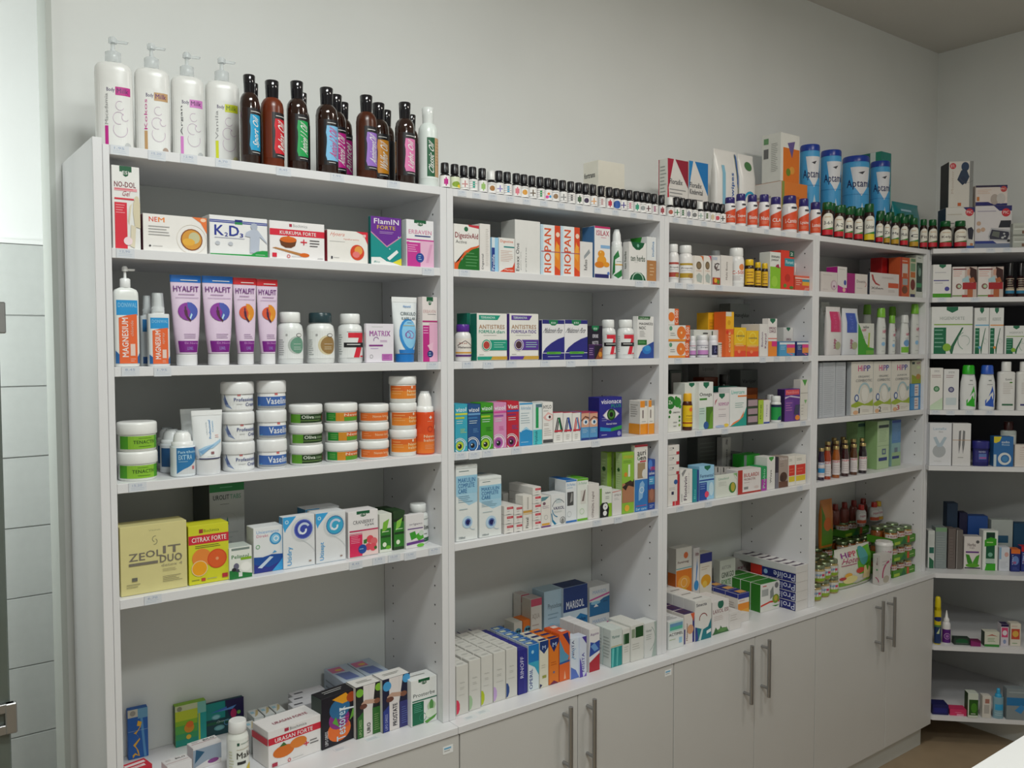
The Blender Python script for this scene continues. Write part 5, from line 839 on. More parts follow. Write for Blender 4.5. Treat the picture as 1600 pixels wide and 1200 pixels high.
for k in range(3):
    Bx(969-k*10, 975.5-k*10, 707.8-k*.3, .03, 'a4d04a', '@L;l .2 .1 .8 .9 14 d0e4b0;e .5 .72 .25 .04 2a5a2a', 'tall lime box, '+['nearest', 'second', 'third'][k]+' behind the one with a face', s=.07, L='b4d08c', g='tall lime ear candle boxes')
Bx(991.5, 1012, 696, .05, 'e4e0da', 'r 0 .97 1 1 c8283c;b .2 .84 .86 .92 auri 1a1a1c;b .2 .77 .4 .84 G 1f7a3a;b .42 .77 .86 .82 en 1a1a1c;r .4 .74 .86 .76 c8283c;r .22 .5 .8 .73 a08a68;e .74 .56 .18 .07 dcdcd8;r 0 0 1 .48 2f78c0;p .3,.16 .6,.2 .76,.4 .6,.46 .4,.42 .3,.3 8ab8e0;q .54 .32 .18 .04 d0e0f0;b .1 .02 .9 .06 Ear_care lsky;r .1 .08 .9 .09 c04a80', 'tall white and blue box with ear and red top', T='c0283c', uL=986)
Bx(1012.7, 1029, 718.5, .05, '2a4a9a', 'e .3 .9 .3 .1 4a80d0;b .3 .78 .98 .86 OMNI d8304a;b .1 .7 .9 .76 salus e4e8f0;r .1 .5 .9 .66 4a9ac8;l .2 .54 .8 .62 2 e0f0f8;r 0 .14 1 .4 8a5a4a;e .5 .3 .3 .12 a8705a;l .2 .03 .8 .1 2 c8d4f0', 'blue box with red capitals at the right post')
cell(5, 'second bay bottom row', X0, X1)
tw = [(713, 731.5, 1041.5, 'e03a5a', 1119), (733, 750.7, 1033, 'a8c8a0', 1111.5), (751.7, 769.7, 1026.5, 'b8c81e', 1104), (771, 789.6, 1021, 'c8a8dc', 1098), (790.8, 808, 1015.5, '2a4a8a', 1092)]
for k, (a, b, v, c_, vb) in enumerate(tw):
    Bx(a, b, v, .034, 'd9d8d2', 'p 0,.02 .16,.04 .28,.12 .28,.22 .16,.3 0,.32 %s;t .3 .62 .7 .66 Hydra 9a9a94;l .3 .5 .7 .56 2 b0b0aa;l .2 .38 .8 .41 1 c0c0ba;@T;e .5 .3 .3 .12 c4c4be' % c_, 'tall white box with coloured oval, '+['red', 'pale green', 'yellow green', 'lilac', 'navy'][k]+' column', vb=vb, rows=4, n='medicine_box', gap=.0045)
Bx(809.5, 824, 1016.5, .032, '2a2a86', 'vb .22 .36 .6 .84 RINOFF d0d0ec;r .7 0 .76 .9 4a4aa8;@T;r .1 .5 .9 .56 5a5ab8', 'slim navy nose spray box', vb=1086.5, rows=5)
Bx(825.3, 842, 1009, .03, 'dce8ec', 'r 0 .62 1 1 1a78c0;p 0,.62 1,.62 1,.3 .6,.5 0,.6 3aa8c8;vb .1 .04 .4 .48 OPERIL 2a3a8a;e .4 .84 .12 .04 9ad0ec;@T;r .1 .2 .8 .7 c8d4c0;r .6 .2 1 .9 2a68b0', 'slim blue and white nose spray box', T='2a68b0', vb=1081, rows=5)
Bx(843, 856.8, 1003, .03, 'e0ddca', 'p 0,1 1,1 1,.84 .5,.72 0,.84 1a3a78;b .3 .82 .7 .9 M b0c4e4;l .2 .4 .8 .5 2 c0bca8;r .3 .2 .76 .26 9aa04a;p 0,.0 .3,.06 0,.1 2a2a5a;@T;r .1 .1 .9 .5 1a2a6a', 'slim cream box with navy shield', T='dcd8c8', vb=1076, rows=2)
Bx(857.5, 873, 999.5, .03, 'e07a22', 'p .1,1 1,1 1,.9 .5,.7 .1,.9 1a2a6a;b .36 .82 .76 .91 M b0c4e4;l .2 .4 .8 .5 2 b85a1a;o .5 .26 .1 6a6a8a;p 0,0 1,0 .5,.08 7a2a4a;@T;r .1 .1 .9 .5 1a2a6a', 'slim orange box with navy shield', T='e07a22', vb=1071, rows=2)
Bx(874, 890.7, 991, .035, 'e0682a', 'p 0,.4 .2,.4 .8,.42 .9,.5 .5,.6 0,.9 5a98b8;p 0,.4 1,.42 1,.38 0,.36 2a5a9a;p .3,.98 .8,1 1,.8 1,.7 2a2a6a;p .4,.04 .6,.04 .5,.22 f0b890;@T;r .4 .3 .9 .8 e8d8d0', 'tall orange box with sea and sails', T='d8582a', vb=1066, rows=1)
Bx(891.7, 905, 998, .035, 'd8e2ee', 'vb .1 .52 .4 .94 NISITA 2a2a6a;p 0,0 1,0 .6,.2 0,.3 5a78c8;q .6 .6 .5 .06 8ab8dc 90 270', 'white box with blue waves and vertical name, left', vb=1062, g='white and violet wave boxes')
Bx(905.6, 916.5, 996, .035, 'd4dcec', 'vb .3 .12 .7 .6 NISITA 4a3a9a;p 0,0 .5,0 .2,.4 0,.5 5a48b0;p .3,1 1,1 1,.8 4a3a9a;p .6,0 1,0 1,.1 7a5ac0', 'white box with violet waves and vertical name, right', vb=1059, g='white and violet wave boxes')
Bx(920.5, 937, 984, .033, 'e4e2e2', 'b .1 .82 .9 .9 Aspirin 7a5a8a;p 0,.36 1,.46 1,.7 .5,.66 .1,.7 2a4aa0;p 0,.24 1,.42 1,.46 0,.28 e8e8ec;p 0,0 1,0 1,.4 0,.22 b02434;p .1,.6 .5,.66 .9,.5 .5,.46 6a9ad0', 'slim white box with blue and red lower half', vb=1051, rows=3)
Bx(954.5, 972, 985, .04, 'd4dcd8', 'r 0 0 1 .52 1f9090;p .1,0 .2,0 .3,.5 .1,.5 6ac8c4;p .5,0 .6,0 .7,.5 .5,.5 5ab8b4;t .1 .76 .8 .84 Marimer 3a7a74;r 0 .54 1 .56 c8b47a;@L;l .1 .2 .9 .8 7 a8b0ac', 'white box with teal curtain lower half', s=.012, uL=942, rows=1)
Bx(972.8, 984.3, 984, .04, 'dcdcd6', 'r .1 .56 .9 .86 1a4a24;r .1 .56 .3 .86 6a8a70;l .2 .3 .8 .5 3 b8b8b0', 'small white box with dark green square, left', s=.012, rows=1)
Bx(986, 1006, 978.5, .05, 'dcdcd6', 'r .34 .64 .96 .94 1a4a20;r .04 .66 .3 .9 8a9a80;l .1 .3 .8 .5 3 b8b8b0', 'white box with large dark green square, right', s=.008, rows=1)
Bx(1007.5, 1028, 975, .05, 'dcdedc', 'q .0 .55 .9 .03 6a8a80 -60 50;p .6,0 1,0 1,1 .8,1 .9,.6 a8b8b2;t .1 .74 .6 .82 Humer 6a7a78;l .1 .5 .6 .68 3 a8b0ae', 'white box with grey crescent by the right post', s=.004)
# back rows
P3 = [('2f9a2e', 'green'), ('c8283c', 'red'), ('d8902a', 'amber')]
for k, (c_, nm) in enumerate(P3):
    Bx(713+k*18, 730.5+k*18, 982-k*5.2, .06, '1a2468', 'r 0 .62 1 1 %s;b .1 .16 .8 .44 KAISA b0b8dc;@T;l .1 .2 .9 .8 3 a8a4a8' % c_, 'flat white-topped box with %s edge' % nm, T='c0bcbc', s=.215, n='medicine_box', g='flat boxes with navy front edge', h=.118)
for k, (a, b, c_) in enumerate(((803, 816, 'd4d2c8'), (817, 831, 'e0782a'))):
    Bx(a, b, 973-k*2.5, .05, c_, 'o .5 .76 .4 5a98b0;o .4 .78 .12 1a2a3a;o .66 .78 .12 1a2a3a;l .2 .1 .8 .4 3 a0a49c', 'small box with blue ghost face, '+['white', 'orange'][k]+' top', s=.205, g='small boxes with blue face', h=.13)
Bx(829.5, 846.5, 937, .05, 'd8d4cc', 'r 0 .88 1 1 c8506a;t .1 .66 .8 .76 AQUA a0948c;l .1 .46 .8 .6 2 b8a8a0;o .6 .28 .16 c87a74', 'pink-lidded white box, front of the pair', T='c8bcb8', s=.2, zb=SH[5]+.0, L='c4bcae', g='pair of pink-lidded boxes', uL=815)
Bx(814, 827, 930, .04, 'd8d4cc', 'r 0 .88 1 1 c8506a;l .1 .3 .8 .7 4 b8b0a8', 'pink-lidded white box, rear of the pair', T='c8bcb8', s=.255, g='pair of pink-lidded boxes')
Bx(850, 878.8, 925.5, .06, 'b4cfe0', 't .2 .7 .94 .8 Physiodose 4a5a6a;l .2 .54 .8 .66 2 8aa8bc;e .4 .36 .3 .14 9ac4dc;p 0,.14 1,.3 1,.2 0,.04 c83a8a;@L;l .1 .3 .9 .8 5 9ab4c4', 'large pale blue box with magenta stripe', s=.2, L='a4bccb', T='a8c0cc')
Bx(880, 917.8, 919.5, .06, 'c4d4e0', 'r 0 .62 1 1 1f3a7a;b .12 .66 .86 .78 MARISOL e8ecf4;p 0,0 1,0 1,.5 .7,.56 .4,.46 0,.56 2a78b0;e .3 .46 .24 .06 a8ccdf;e .76 .36 .2 .06 7ab0d0;b .66 .42 .92 .5 plus 1a2a5a;p .2,.38 .44,.38 .32,.46 e8e4e0', 'large navy topped sea salt box with wave', s=.19, T='1a3264')
hM = dist_h(930, 908, 953, .2)
for i in range(2):
    Bx(921, 952.3, 925, .06, 'dcdcdc', 't .16 .74 .86 .86 MARISOL 8aa8cc;p 0,.58 1,.72 1,.66 0,.52 c85a98;p 0,0 1,0 1,.6 .7,.56 .4,.44 0,.5 2a6a9a;e .3 .44 .24 .06 8abcd4;p .2,.3 .44,.3 .32,.4 e8e4e0;b .7 .4 .9 .46 Baby 1a2a5a', 'white sea salt box with pink line, '+['lower', 'upper'][i], s=.19, on=i or None, h=hM, g='white boxes with pink line and wave')
# ---------------------------------------------------------------- third bay
X0, X1 = UX[2]
cell(1, 'third bay first row', X0, X1)
def ac(u0, u1, vt, c_, lb, **k):
    Cy('pill', u0, u1, vt, 'eceae8', 'f2f2f0', 'r .1 .7 .9 .8 %s;b .2 .5 .84 .6 Propolis 6a5a5a;l .2 .4 .8 .46 1 grey;r .1 .1 .9 .32 %s;e .7 .18 .16 .1 a8803a;r .1 .02 .9 .04 lgrey' % (c_, c_), lb, n='pill_bottle', g='white bottles with coloured label bars', **k)
ac(1043, 1061, 382, 'b0463a', 'white pill bottle with brick red label bars')
ac(1059, 1083, 384, 'b8962a', 'white pill bottle with mustard label bars')
for k, (a, b) in enumerate(((1085, 1099), (1099.7, 1111.2))):
    Bx(a, b, 399, .05, 'e8e2da', 'e .5 .66 .3 .14 6a5a44;e .5 .66 .22 .1 8a7454;p .55,1 1,1 1,.8 .8,.96 %s;t .2 .44 .8 .5 Complex c88a5a;p .3,.1 .8,.05 .9,.3 .5,.4 .2,.3 b0bab4' % ('d8702a', 'c8305a')[k], 'slim white box with brown oval, '+['left', 'right'][k], uL=1081 if k == 0 else None, g='slim boxes with brown oval')
Cy('pill', 1109, 1127, 392, 'dfe2e2', 'c9cdcf', '', 'pale pill bottle behind the slim boxes', n='pill_bottle', s=.09)
Bx(1113.3, 1125.5, 399, .05, 'e0dcda', 'b .2 .5 .9 .76 C 4a4040;p .2,.76 .5,.45 .8,.76 .5,.6 6a5a5a;r 0 .02 1 .26 a83a2a;e .4 .16 .2 .08 e8b030;e .75 .12 .16 .08 5a8a2a;r .0 .85 .6 .95 b8c0d0', 'slim white box with fruit strip at the base')
Bx(1126.3, 1145, 398.5, .05, 'e4dfda', 'vb .42 .2 .56 .8 Multi_Biotic 6a5a5a', 'plain white box with vertical grey text')
Cy('vit', 1138, 1163, 388, 'ecebe9', 'f0f0ee', 'o .7 .72 .16 e88a4a;b .2 .4 .84 .56 C-500 d85a3a;l .2 .1 .8 .34 4 b0a0a0', 'large white pill bottle with orange slice', n='pill_bottle', s=.016)
for k, (a, b, v) in enumerate(((1163.2, 1178.6, 405.6), (1178.8, 1189.5, 410), (1189.7, 1200.2, 411.5))):
    Cy('vit', a, b, v, '2e1a10', 'e8c020', 'r 0 0 1 .94 e8b828;l .2 .3 .8 .8 3 8a5a1a;r .2 .1 .8 .16 6a3a1a', 'dark bottle with yellow cap and label, '+['left', 'middle', 'right'][k], n='syrup_bottle', g='small yellow-capped bottles', lr=(.1, .7))
Bx(1203.5, 1220, 393, .05, 'e4e6e0', 'r 0 0 1 .6 8ac22a;b .1 .84 .9 .92 immuno 2a2a2a;b .1 .74 .8 .82 junior 2a2a2a;p .5,.6 .9,.56 .8,.68 .6,.66 a02a4a;e .4 .2 .3 .15 a0d040', 'white and lime box with red bird', uL=1186.5)
Bx(1220.8, 1241, 390.5, .05, 'e03a26', 'r .62 .84 1 1 1a5a4a;b .7 .88 .9 .96 2 d8e8d8;r .26 .6 1 .8 2a90a0;b .34 .66 .94 .75 Floravit d0ecec;e .5 .3 .2 .1 c02a1a;e .3 .1 .12 .05 5a8a2a;e .8 .06 .16 .04 4a7a2a', 'tall red box with teal name panel')
Bx(1241.3, 1248.6, 411, .05, 'e6dedc', 'vb .3 .4 .7 .7 Fe c05a4a', 'narrow white box behind the low striped one', s=.07)
Bx(1242.2, 1266.5, 430, .05, 'd8523a', 'r 0 .9 1 1 e06a50;r 0 .78 1 .86 e8d8d0;r .5 .6 1 .76 3a90a8;r .5 .34 1 .6 e8a82a;l .06 .3 .46 .7 3 f0c8b8;p .6,0 1,.1 1,.2 .7,.2 e08a7a', 'low red box with blue and yellow squares')
cell(2, 'third bay second row', X0, X1)
hO = dist_h(1056, 508, 533)
for i in range(3):
    u1_ = [1077, 1078, 1060][i]
    Bx(1043.5, u1_, 534, .05, 'e6e4de', ('r .8 0 1 1 e0642a;vb .82 .1 .96 .9 C_500 f4e0d0;o .6 .54 .2 e87a2a;o .6 .54 .04 f0d0a0;o .12 .8 .07 5a9a7a;l .1 .3 .36 .55 2 8a8a8a;r 0 0 .8 .14 e8902a;r .8 0 1 .1 c84a2a' if i < 2 else 'r .62 0 1 1 e0642a;vb .68 .1 .94 .9 C_500 f4e0d0;o .3 .5 .3 e87a2a'), 'white and orange vitamin box with orange slice, '+['bottom', 'middle', 'top'][i], on=i or None, h=hO, s=.014, g='pile of orange slice boxes')
Bx(1084, 1128.5, 515, .02, 'd4d6d0', 'r .86 0 1 1 1f5a2a;b .3 .84 .5 .9 i 3a3a3a;r .62 .8 .66 .95 2a4a3a', 'white box with green strip behind the small bottles', s=.045)
for k, (a, b, v, c1) in enumerate(((1077, 1087.3, 525, 'b03a6a'), (1088, 1106.5, 523.8, '3a2a5a'), (1107, 1121.5, 524, '1a1a44'))):
    Cy('vit', a, b, v, 'e6e4ea', 'eeeef0', ('r 0 0 1 .8 e8e6ec;r 0 .76 1 .8 %s;b .3 .56 .9 .68 Solgar 4a4a5a;r .1 .06 1 .4 c88ac8;r 0 0 1 .06 3a2a4a' % c1) if k < 2 else 'r .3 0 1 .8 1a1a44;q .7 .4 .2 .04 6a6aa0;vb .5 .2 .6 .7 Iron 8a8ac0', 'small white-capped bottle, '+['pink line', 'violet label, widest', 'navy label'][k], n='pill_bottle', g='small white-capped bottles', s=.012)
for k in range(2): Bx([1106.5, 1119.6][k], [1119, 1132.5][k], [488.5, 487.5][k], .05, 'e8b020', 'r .1 .4 .9 .85 d89a18;l .2 .5 .8 .8 4 b8802a;r 0 0 1 .3 e8902a', 'yellow carton behind, '+['left', 'right'][k]+' of two', s=.07, g='yellow cartons behind the front one')
Bx(1122.5, 1133, 535, .05, 'd8d6ce', 'l .3 .2 .7 .9 5 a0a49a;r 0 .84 1 .9 1f5a2a', 'low white box with green line beside orange carton', s=.03)
Bx(1134, 1146.8, 487, .05, 'e8682a', 'r 0 .62 1 1 eeb41c;r 0 .9 .7 1 d8d4c4;o .4 .76 .2 d89a10;r .62 0 1 .5 f0a02a;vb .3 .1 .6 .56 cevit f4c890;o .2 .55 .16 e03a1a', 'tall orange and yellow vitamin carton')
for k, (a, b, v) in enumerate(((1147.3, 1166, 511.5), (1166.5, 1185.5, 516.5))):
    Bx(a, b, v, .05, 'ecc01c', 'r 0 0 1 .4 e8702a;r 0 0 1 .2 e0482a;q .5 .72 .3 .06 f0d850;b .16 .68 .86 .76 cevita 5a6a5a;l .1 .34 .9 .46 2 f4d8a0;e .4 .18 .12 .06 f08a5a', 'yellow and orange vitamin box with ring, '+['left', 'right'][k], g='yellow boxes with ring')
Bx(1141, 1172, 474, .05, '6f7470', 'r 0 .0 1 .55 2a3a10;b .2 .7 .94 .8 Immunoglukan 1a1a1e;r 0 .55 1 1 8a8f8c;b .2 .72 .94 .82 Imunoglukan 1a1a1e;e .5 .3 .3 .2 4a6a1a', 'dark green and grey box at the back', s=.2)
Bx(1187, 1199.8, 506, .05, 'e2dfdc', 'vb .2 .3 .42 .75 Bisolvon 6a4a7a;vb .6 .25 .9 .7 Kapsul 7a3a6a', 'plain white box with vertical violet text', uL=1158)
Bx(1200.3, 1214.2, 497.5, .05, 'e9e5e2', 'p .2,1 .2,.94 .5,.86 .8,.94 .8,1 1a6a4a;b .1 .7 .9 .78 IMMUNO 7a3a5a;b .1 .62 .9 .69 COMPLEX 7a3a5a;r 0 .46 1 .48 e0502a;r 0 0 1 .4 e88a2a;r .4 .26 1 .4 d82a7a', 'white box with green shield and orange base', uL=1191)
Bx(1224.5, 1248.5, 511.5, .05, 'dcdad6', 'p .3,1 .3,.94 .5,.86 .7,.94 .7,1 1a6a4a;b .3 .52 .8 .62 IMMUN 7a3a5a;b .2 .42 .8 .5 COMPLEX 7a3a5a', 'white box with green shield behind blue ones', s=.08, uL=1214)
for k, (a, b, c1) in enumerate(((1218, 1242, '4a9ac8'), (1245.2, 1268.5, '2a3a7a'))):
    Bx(a, b, 533.3, .05, c1, 'r 0 .94 1 1 5a80a8;r 0 .78 1 .92 dce4ea;r .46 .2 1 .8 e08a3a;r .46 .56 1 .78 d83a8a;p .5,.2 .9,.1 .8,.04 e07090;l .06 .4 .4 .7 3 lsky', 'low %s box with orange picture' % ['light blue', 'navy'][k], g='low boxes with orange picture')
cell(3, 'third bay third row', X0, X1)
Bx(1043.5, 1064.5, 618, .05, 'e8e8e2', 'o .2 .8 .34 1f7a2a;b .04 .76 .32 .86 Zn e8f0e0;o .72 .8 .26 2a8a2a;o .6 .92 .1 2a8a2a;o .9 .68 .1 3a9a3a;b .36 .51 .9 .55 CINKOVO 3a3a3a;o .16 .55 .1 2a7a2a;o .1 .42 .07 2a7a2a;o .86 .4 .07 2a7a2a;o .86 .3 .06 3a8a2a;o .86 .18 .07 8ab03a;l .4 .1 .7 .3 2 silver', 'white box with green bubbles and Zn letters')
Cy('vit', 1066, 1082, 614.5, '4a1c0c', 'eeb62a', 'r 0 0 1 .96 ecc41c;b .3 .46 .9 .54 vitamin 9a6a1a;o .7 .78 .16 e8702a;r 0 .14 1 .2 a03a1a;l .3 .26 .9 .4 2 b8902a', 'brown bottle with yellow cap and yellow label', n='syrup_bottle', lr=(.1, .7))
Bx(1070, 1091.4, 598.5, .05, 'dcdfd8', 'p .3,1 .3,.95 .5,.9 .7,.95 .7,1 0f6a4a', 'white box with green shield behind the yellow bottle', s=.03)
Bx(1092.2, 1114.4, 597.5, .05, 'e6e8e4', 'p .3,1 .3,.93 .5,.86 .7,.93 .7,1 0f6a4a;b .04 .68 .9 .78 Omega 3a3a3a;r .04 .62 .56 .66 3a8a2a;p .5,0 1,0 1,.47 .5,.47 4a7a1a;p .7,0 1,0 1,.4 .8,.3 6a9a2a;r 0 0 .48 .46 c4dcd0;l .04 .3 .4 .46 3 8aa098;o .5 .08 .18 2a5a9a', 'white box with green shield and olive leaf strip')
Bx(1115, 1139.8, 615.5, .05, 'e6e0e0', 'p .34,1 .34,.92 .52,.84 .7,.92 .7,1 0f6a4a;b .3 .64 .96 .74 NORMOLIP b05a9a;l .3 .5 .8 .56 1 c8b0b8;l .3 .3 .9 .4 2 a8a0a8;p .1,.8 .24,.86 .06,.66 b04a5a;e .8 .06 .16 .05 e8c84a;e .4 .04 .3 .04 a8b8d8', 'pale pink box with green shield')
Bx(1140.6, 1166.8, 606.5, .05, 'e8eae8', 'p 0,0 1,0 1,.5 .9,.36 .7,.2 .3,.1 12988a;p 0,.0 .2,.1 .6,.18 .86,.4 .8,.24 .5,.12 e8824a;b .08 .84 .86 .94 Livercare 6ac0b4;r .46 .76 1 .8 e88a4a;l .3 .46 .86 .62 3 8ab0a8', 'white and teal box with orange swirl', uL=1158 if 0 else None)
Bx(1129, 1152, 604.5, .05, '12806e', '', 'teal box top peeping between two boxes', s=.08)
Bx(1167.8, 1184.6, 624.5, .05, '3a3a36', 'r .06 .74 .94 .98 a89098;r .06 .42 .94 .64 a89098;r .06 .1 .94 .34 a89098;r 0 .66 .9 .7 2a4a2a;r 0 .35 .9 .39 2a4a2a', 'dark box with three dull pink panels')
Bx(1185.2, 1193, 625, .05, 'a8c43a', 'vb .3 .2 .6 .8 Reg 5a7a2a', 'narrow lime box', T='8a2a2a')
Bx(1193.4, 1202.8, 625, .05, 'e4e0dc', 'r 0 0 1 .07 3a4a9a;vb .4 .3 .6 .8 Hepa 7a7aa0', 'narrow white box with navy base line', T='7a2a2a')
Cy('vit', 1203.8, 1221, 618.5, 'e4e6e4', 'ecefee', 'r 0 0 1 .96 1f9a4a;p .5,0 .9,0 .8,.3 .6,.2 1a3a6a;r 0 .8 1 .96 1a2a4a', 'white pill bottle with green label', n='pill_bottle', lr=(.08, .7))
Cy('vit', 1196, 1210, 616.5, 'd8dada', 'dfe1e1', '', 'white pill bottle behind the green labelled one', n='pill_bottle', s=.09)
Bx(1226.4, 1250, 608.5, .05, '5e2a8a', 'r .04 .82 .96 .98 d84a54;b .1 .86 .9 .95 Femibion e89090;p 0,.7 .3,.76 1,.7 1,.74 .4,.8 0,.76 c8c0d8;r 0 0 .56 .66 6a3a96;l .06 .3 .5 .6 4 c07ab0;e .84 .1 .16 .08 e88a2a;p .6,.2 .9,.2 1,.5 .7,.5 3a3a5a', 'violet box with red name band', uL=1214.5, L='2a1a4a')
Bx(1251, 1266.8, 593.5, .05, 'd8d4cc', 'p .2,1 .9,1 .6,.84 4a9a3a;p .5,.5 .9,.5 .7,.4 7ab06a;l .1 .1 .5 .4 4 b8b4ac;r 0 .66 1 .68 b0aca4', 'white box with green triangle at the right post', uL=1240)
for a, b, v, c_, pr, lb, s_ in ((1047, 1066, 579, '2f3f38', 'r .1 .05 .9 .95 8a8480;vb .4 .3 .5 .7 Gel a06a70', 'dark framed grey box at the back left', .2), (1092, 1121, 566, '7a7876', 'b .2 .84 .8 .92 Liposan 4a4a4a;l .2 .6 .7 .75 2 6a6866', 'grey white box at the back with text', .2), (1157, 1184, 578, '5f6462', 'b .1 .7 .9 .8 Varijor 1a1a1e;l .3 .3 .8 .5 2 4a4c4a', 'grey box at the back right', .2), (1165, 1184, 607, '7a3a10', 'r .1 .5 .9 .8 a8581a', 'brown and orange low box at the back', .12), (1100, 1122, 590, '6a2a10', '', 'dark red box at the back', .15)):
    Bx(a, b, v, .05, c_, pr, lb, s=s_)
Cy('pill', 1122, 1140, 560, '1a100a', '120c0c', 'r .05 .1 1 .9 5a3a14;b .3 .4 .9 .7 Ginkgo 8a6a3a', 'dark brown bottle at the back', n='syrup_bottle', s=.12, h=.17)
cell(4, 'third bay fourth row', X0, X1)
hS = dist_h(1052, 713, 728)
Bx(1043.5, 1062, 743, .05, 'e2ded8', 'r .8 .0 1 1 b02a34;e .66 .76 .16 .08 2a5a9a;r .3 .36 .5 .46 2a2a4a;l .1 .5 .7 .6 2 silver;r .4 0 .6 .14 c8303a;r .64 0 .8 .14 c8303a;r .84 0 1 .14 c8303a', 'white box with red right edge under the pile')
for i in range(3): Bx(1043.5, 1061, 743, .05, 'dfdbd6', 'r .74 0 1 .3 b02434;l .1 .4 .5 .8 2 silver;r .4 .6 .5 .75 ink', 'flat white box with red corner, '+['lowest', 'middle', 'top'][i]+' of the pile', on=1, h=hS, g='flat white boxes with red corner')
Bx(1062.8, 1081.8, 735, .05, 'e6e4e0', 'vb .3 .1 .56 .8 Flonivin 4a2a4a;p .1,.9 .3,1 .5,1 .2,.8 8a8a8a;r .1 .06 .16 .3 silver;v .65 .3 .75 .9 kapsule silver', 'white box with vertical dark violet name', uL=None, rows=2)
Bx(1082.2, 1092, 735, .05, '1f8f98', 'r .7 0 1 1 2a3a8a;vb .2 .1 .5 .4 Bio 6ac8c8', 'narrow turquoise box', rows=2)
Bx(1092.6, 1116, 729, .05, '9accea', 'p .34,1 .34,.93 .54,.85 .74,.93 .74,1 0f6a4a;b .06 .66 .94 .76 Fermental 3a5a8a;r 0 .56 1 .6 1f4aa0;r 0 .0 .5 .52 1f4aa0;l .06 .3 .44 .5 3 8aa8dc;e .8 .3 .16 .2 c8e4f2;o .5 .16 .14 e8486a', 'sky blue box with green shield', s=.02)
Bx(1118.5, 1151.6, 743.5, .05, 'dde2d8', 'p .8,1 1,1 1,.8 .94,.9 7ab06a;b .12 .78 .6 .88 Linobiol 8ab09a;l .12 .5 .5 .7 4 b8bcb4;e .78 .38 .17 .24 2f7a2a;e .8 .4 .1 .2 b8a83a;q .1 .0 1.0 .01 a8b8a0 30 80', 'white box with round green oval', uL=1115.5)
for k in range(4): Bx(1117+k*9.3, 1125.6+k*9.3, 730.5+k*.4, .05, 'c4c2be', 'r .4 .8 .6 1 3a3a3a;l .2 .2 .8 .7 4 a8a6a2', 'slim grey white box with black mark, '+ORDN[k]+' beyond green oval box', s=.085, g='slim boxes with black mark')
Bx(1152.8, 1189, 735.5, .05, 'e4dedc', 'r 0 0 .2 1 b02a1e;r .2 0 1 .07 b02a1e;b .26 .68 .9 .84 BULARDI b04038;b .26 .54 .76 .64 PROBIOTIK a88a88;l .26 .42 .6 .48 1 b89a98;r .26 .18 .44 .28 8a8a8a;e .8 .22 .1 .06 d8c8c4', 'white and red box with block name')
Bx(1189.6, 1198.2, 729.5, .05, '1f9a56', 'r 0 0 1 .48 b03aa8;vb .3 .1 .7 .9 Probio a0d8b8', 'narrow green over magenta box')
Bx(1199, 1211.2, 714.5, .05, 'e4e2de', 'vb .35 .2 .6 .6 Waya 3a3a3a;p .2,1 .2,.94 .5,.86 .8,.94 .8,1 3a9a3a', 'tall white box with vertical black name')
Bx(1211.6, 1216.6, 714.5, .05, '2a2030', 'r 0 0 1 .5 7a7884', 'narrow black box edge')
Bx(1217.2, 1231.6, 714.5, .05, 'a8988e', 'r 0 .0 1 .2 6a4434;e .5 .34 .4 .16 4a2a1a;e .3 .3 .2 .1 3a1e12;b .1 .9 .9 .97 Choco e0d8d8;l .1 .66 .6 .8 2 8a7a76', 'brown box with chocolate pieces')
for k, (a, b) in enumerate(((1232.2, 1242.6), (1243.2, 1259.4))):
    Bx(a, b, 713.5-k, .05, 'e8e4da', 'r .05 .34 .95 .7 d8301c;r .05 .14 .95 .32 e0c82a;l .1 .82 .6 .92 2 8a8a80;l .15 .4 .8 .6 2 e87a5a', 'white box with red and yellow panels, '+['narrow left', 'wide right'][k], g='boxes with red and yellow panels')
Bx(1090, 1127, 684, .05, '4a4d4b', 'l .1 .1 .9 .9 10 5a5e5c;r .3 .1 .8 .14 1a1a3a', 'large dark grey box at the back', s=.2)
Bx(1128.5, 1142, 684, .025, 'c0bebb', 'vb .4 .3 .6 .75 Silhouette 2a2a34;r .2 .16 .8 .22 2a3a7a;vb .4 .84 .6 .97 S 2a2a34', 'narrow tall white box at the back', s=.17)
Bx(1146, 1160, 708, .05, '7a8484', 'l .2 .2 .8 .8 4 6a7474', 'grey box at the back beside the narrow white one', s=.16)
Bx(1162.5, 1187, 711.5, .05, '2a9a2e', 'r 0 0 .16 1 7a8484;l .4 .4 .8 .7 2 6ac06a', 'bright green box behind the block name box', s=.08)
Bx(1187.5, 1198.5, 714, .05, 'd4d8d2', 'p .2,1 .8,1 .5,.88 3a9a3a;vb .4 .3 .6 .6 Ca ink', 'white box behind the green over magenta one', s=.055)
cell(5, 'third bay bottom row', X0, X1)
Bx(1044, 1068, 972, .05, 'e2e6e4', 'r .04 .6 .96 .96 c4dcd8;r .1 .66 .94 .9 5ab8a0;r .1 .78 .94 .9 6a9ac0;b .04 .46 .96 .56 ACTIMEL ink;l .06 .3 .6 .36 1 9ab870;r .7 .16 .9 .36 9ac8e0;@T;l .1 .2 .9 .8 3 8a8a90', 'white box with green and blue landscape strip', vb=1016, T='dcdcdc', rows=1, R=-2)
Bx(1068.5, 1085.4, 961, .05, 'e4dcd6', 'r 0 0 .12 .5 2a2a7a;r .8 0 1 1 2a2a7a;p .6,1 1,1 .9,.7 d8603a;e .6 .46 .3 .16 d8a078;vb .2 .1 .34 .7 Menector 7a4a3a;@T;l .1 .3 .9 .7 2 5a2a3a', 'white box with navy edge and orange belly', vb=1007, T='3a1f52', rows=2, R=-2)
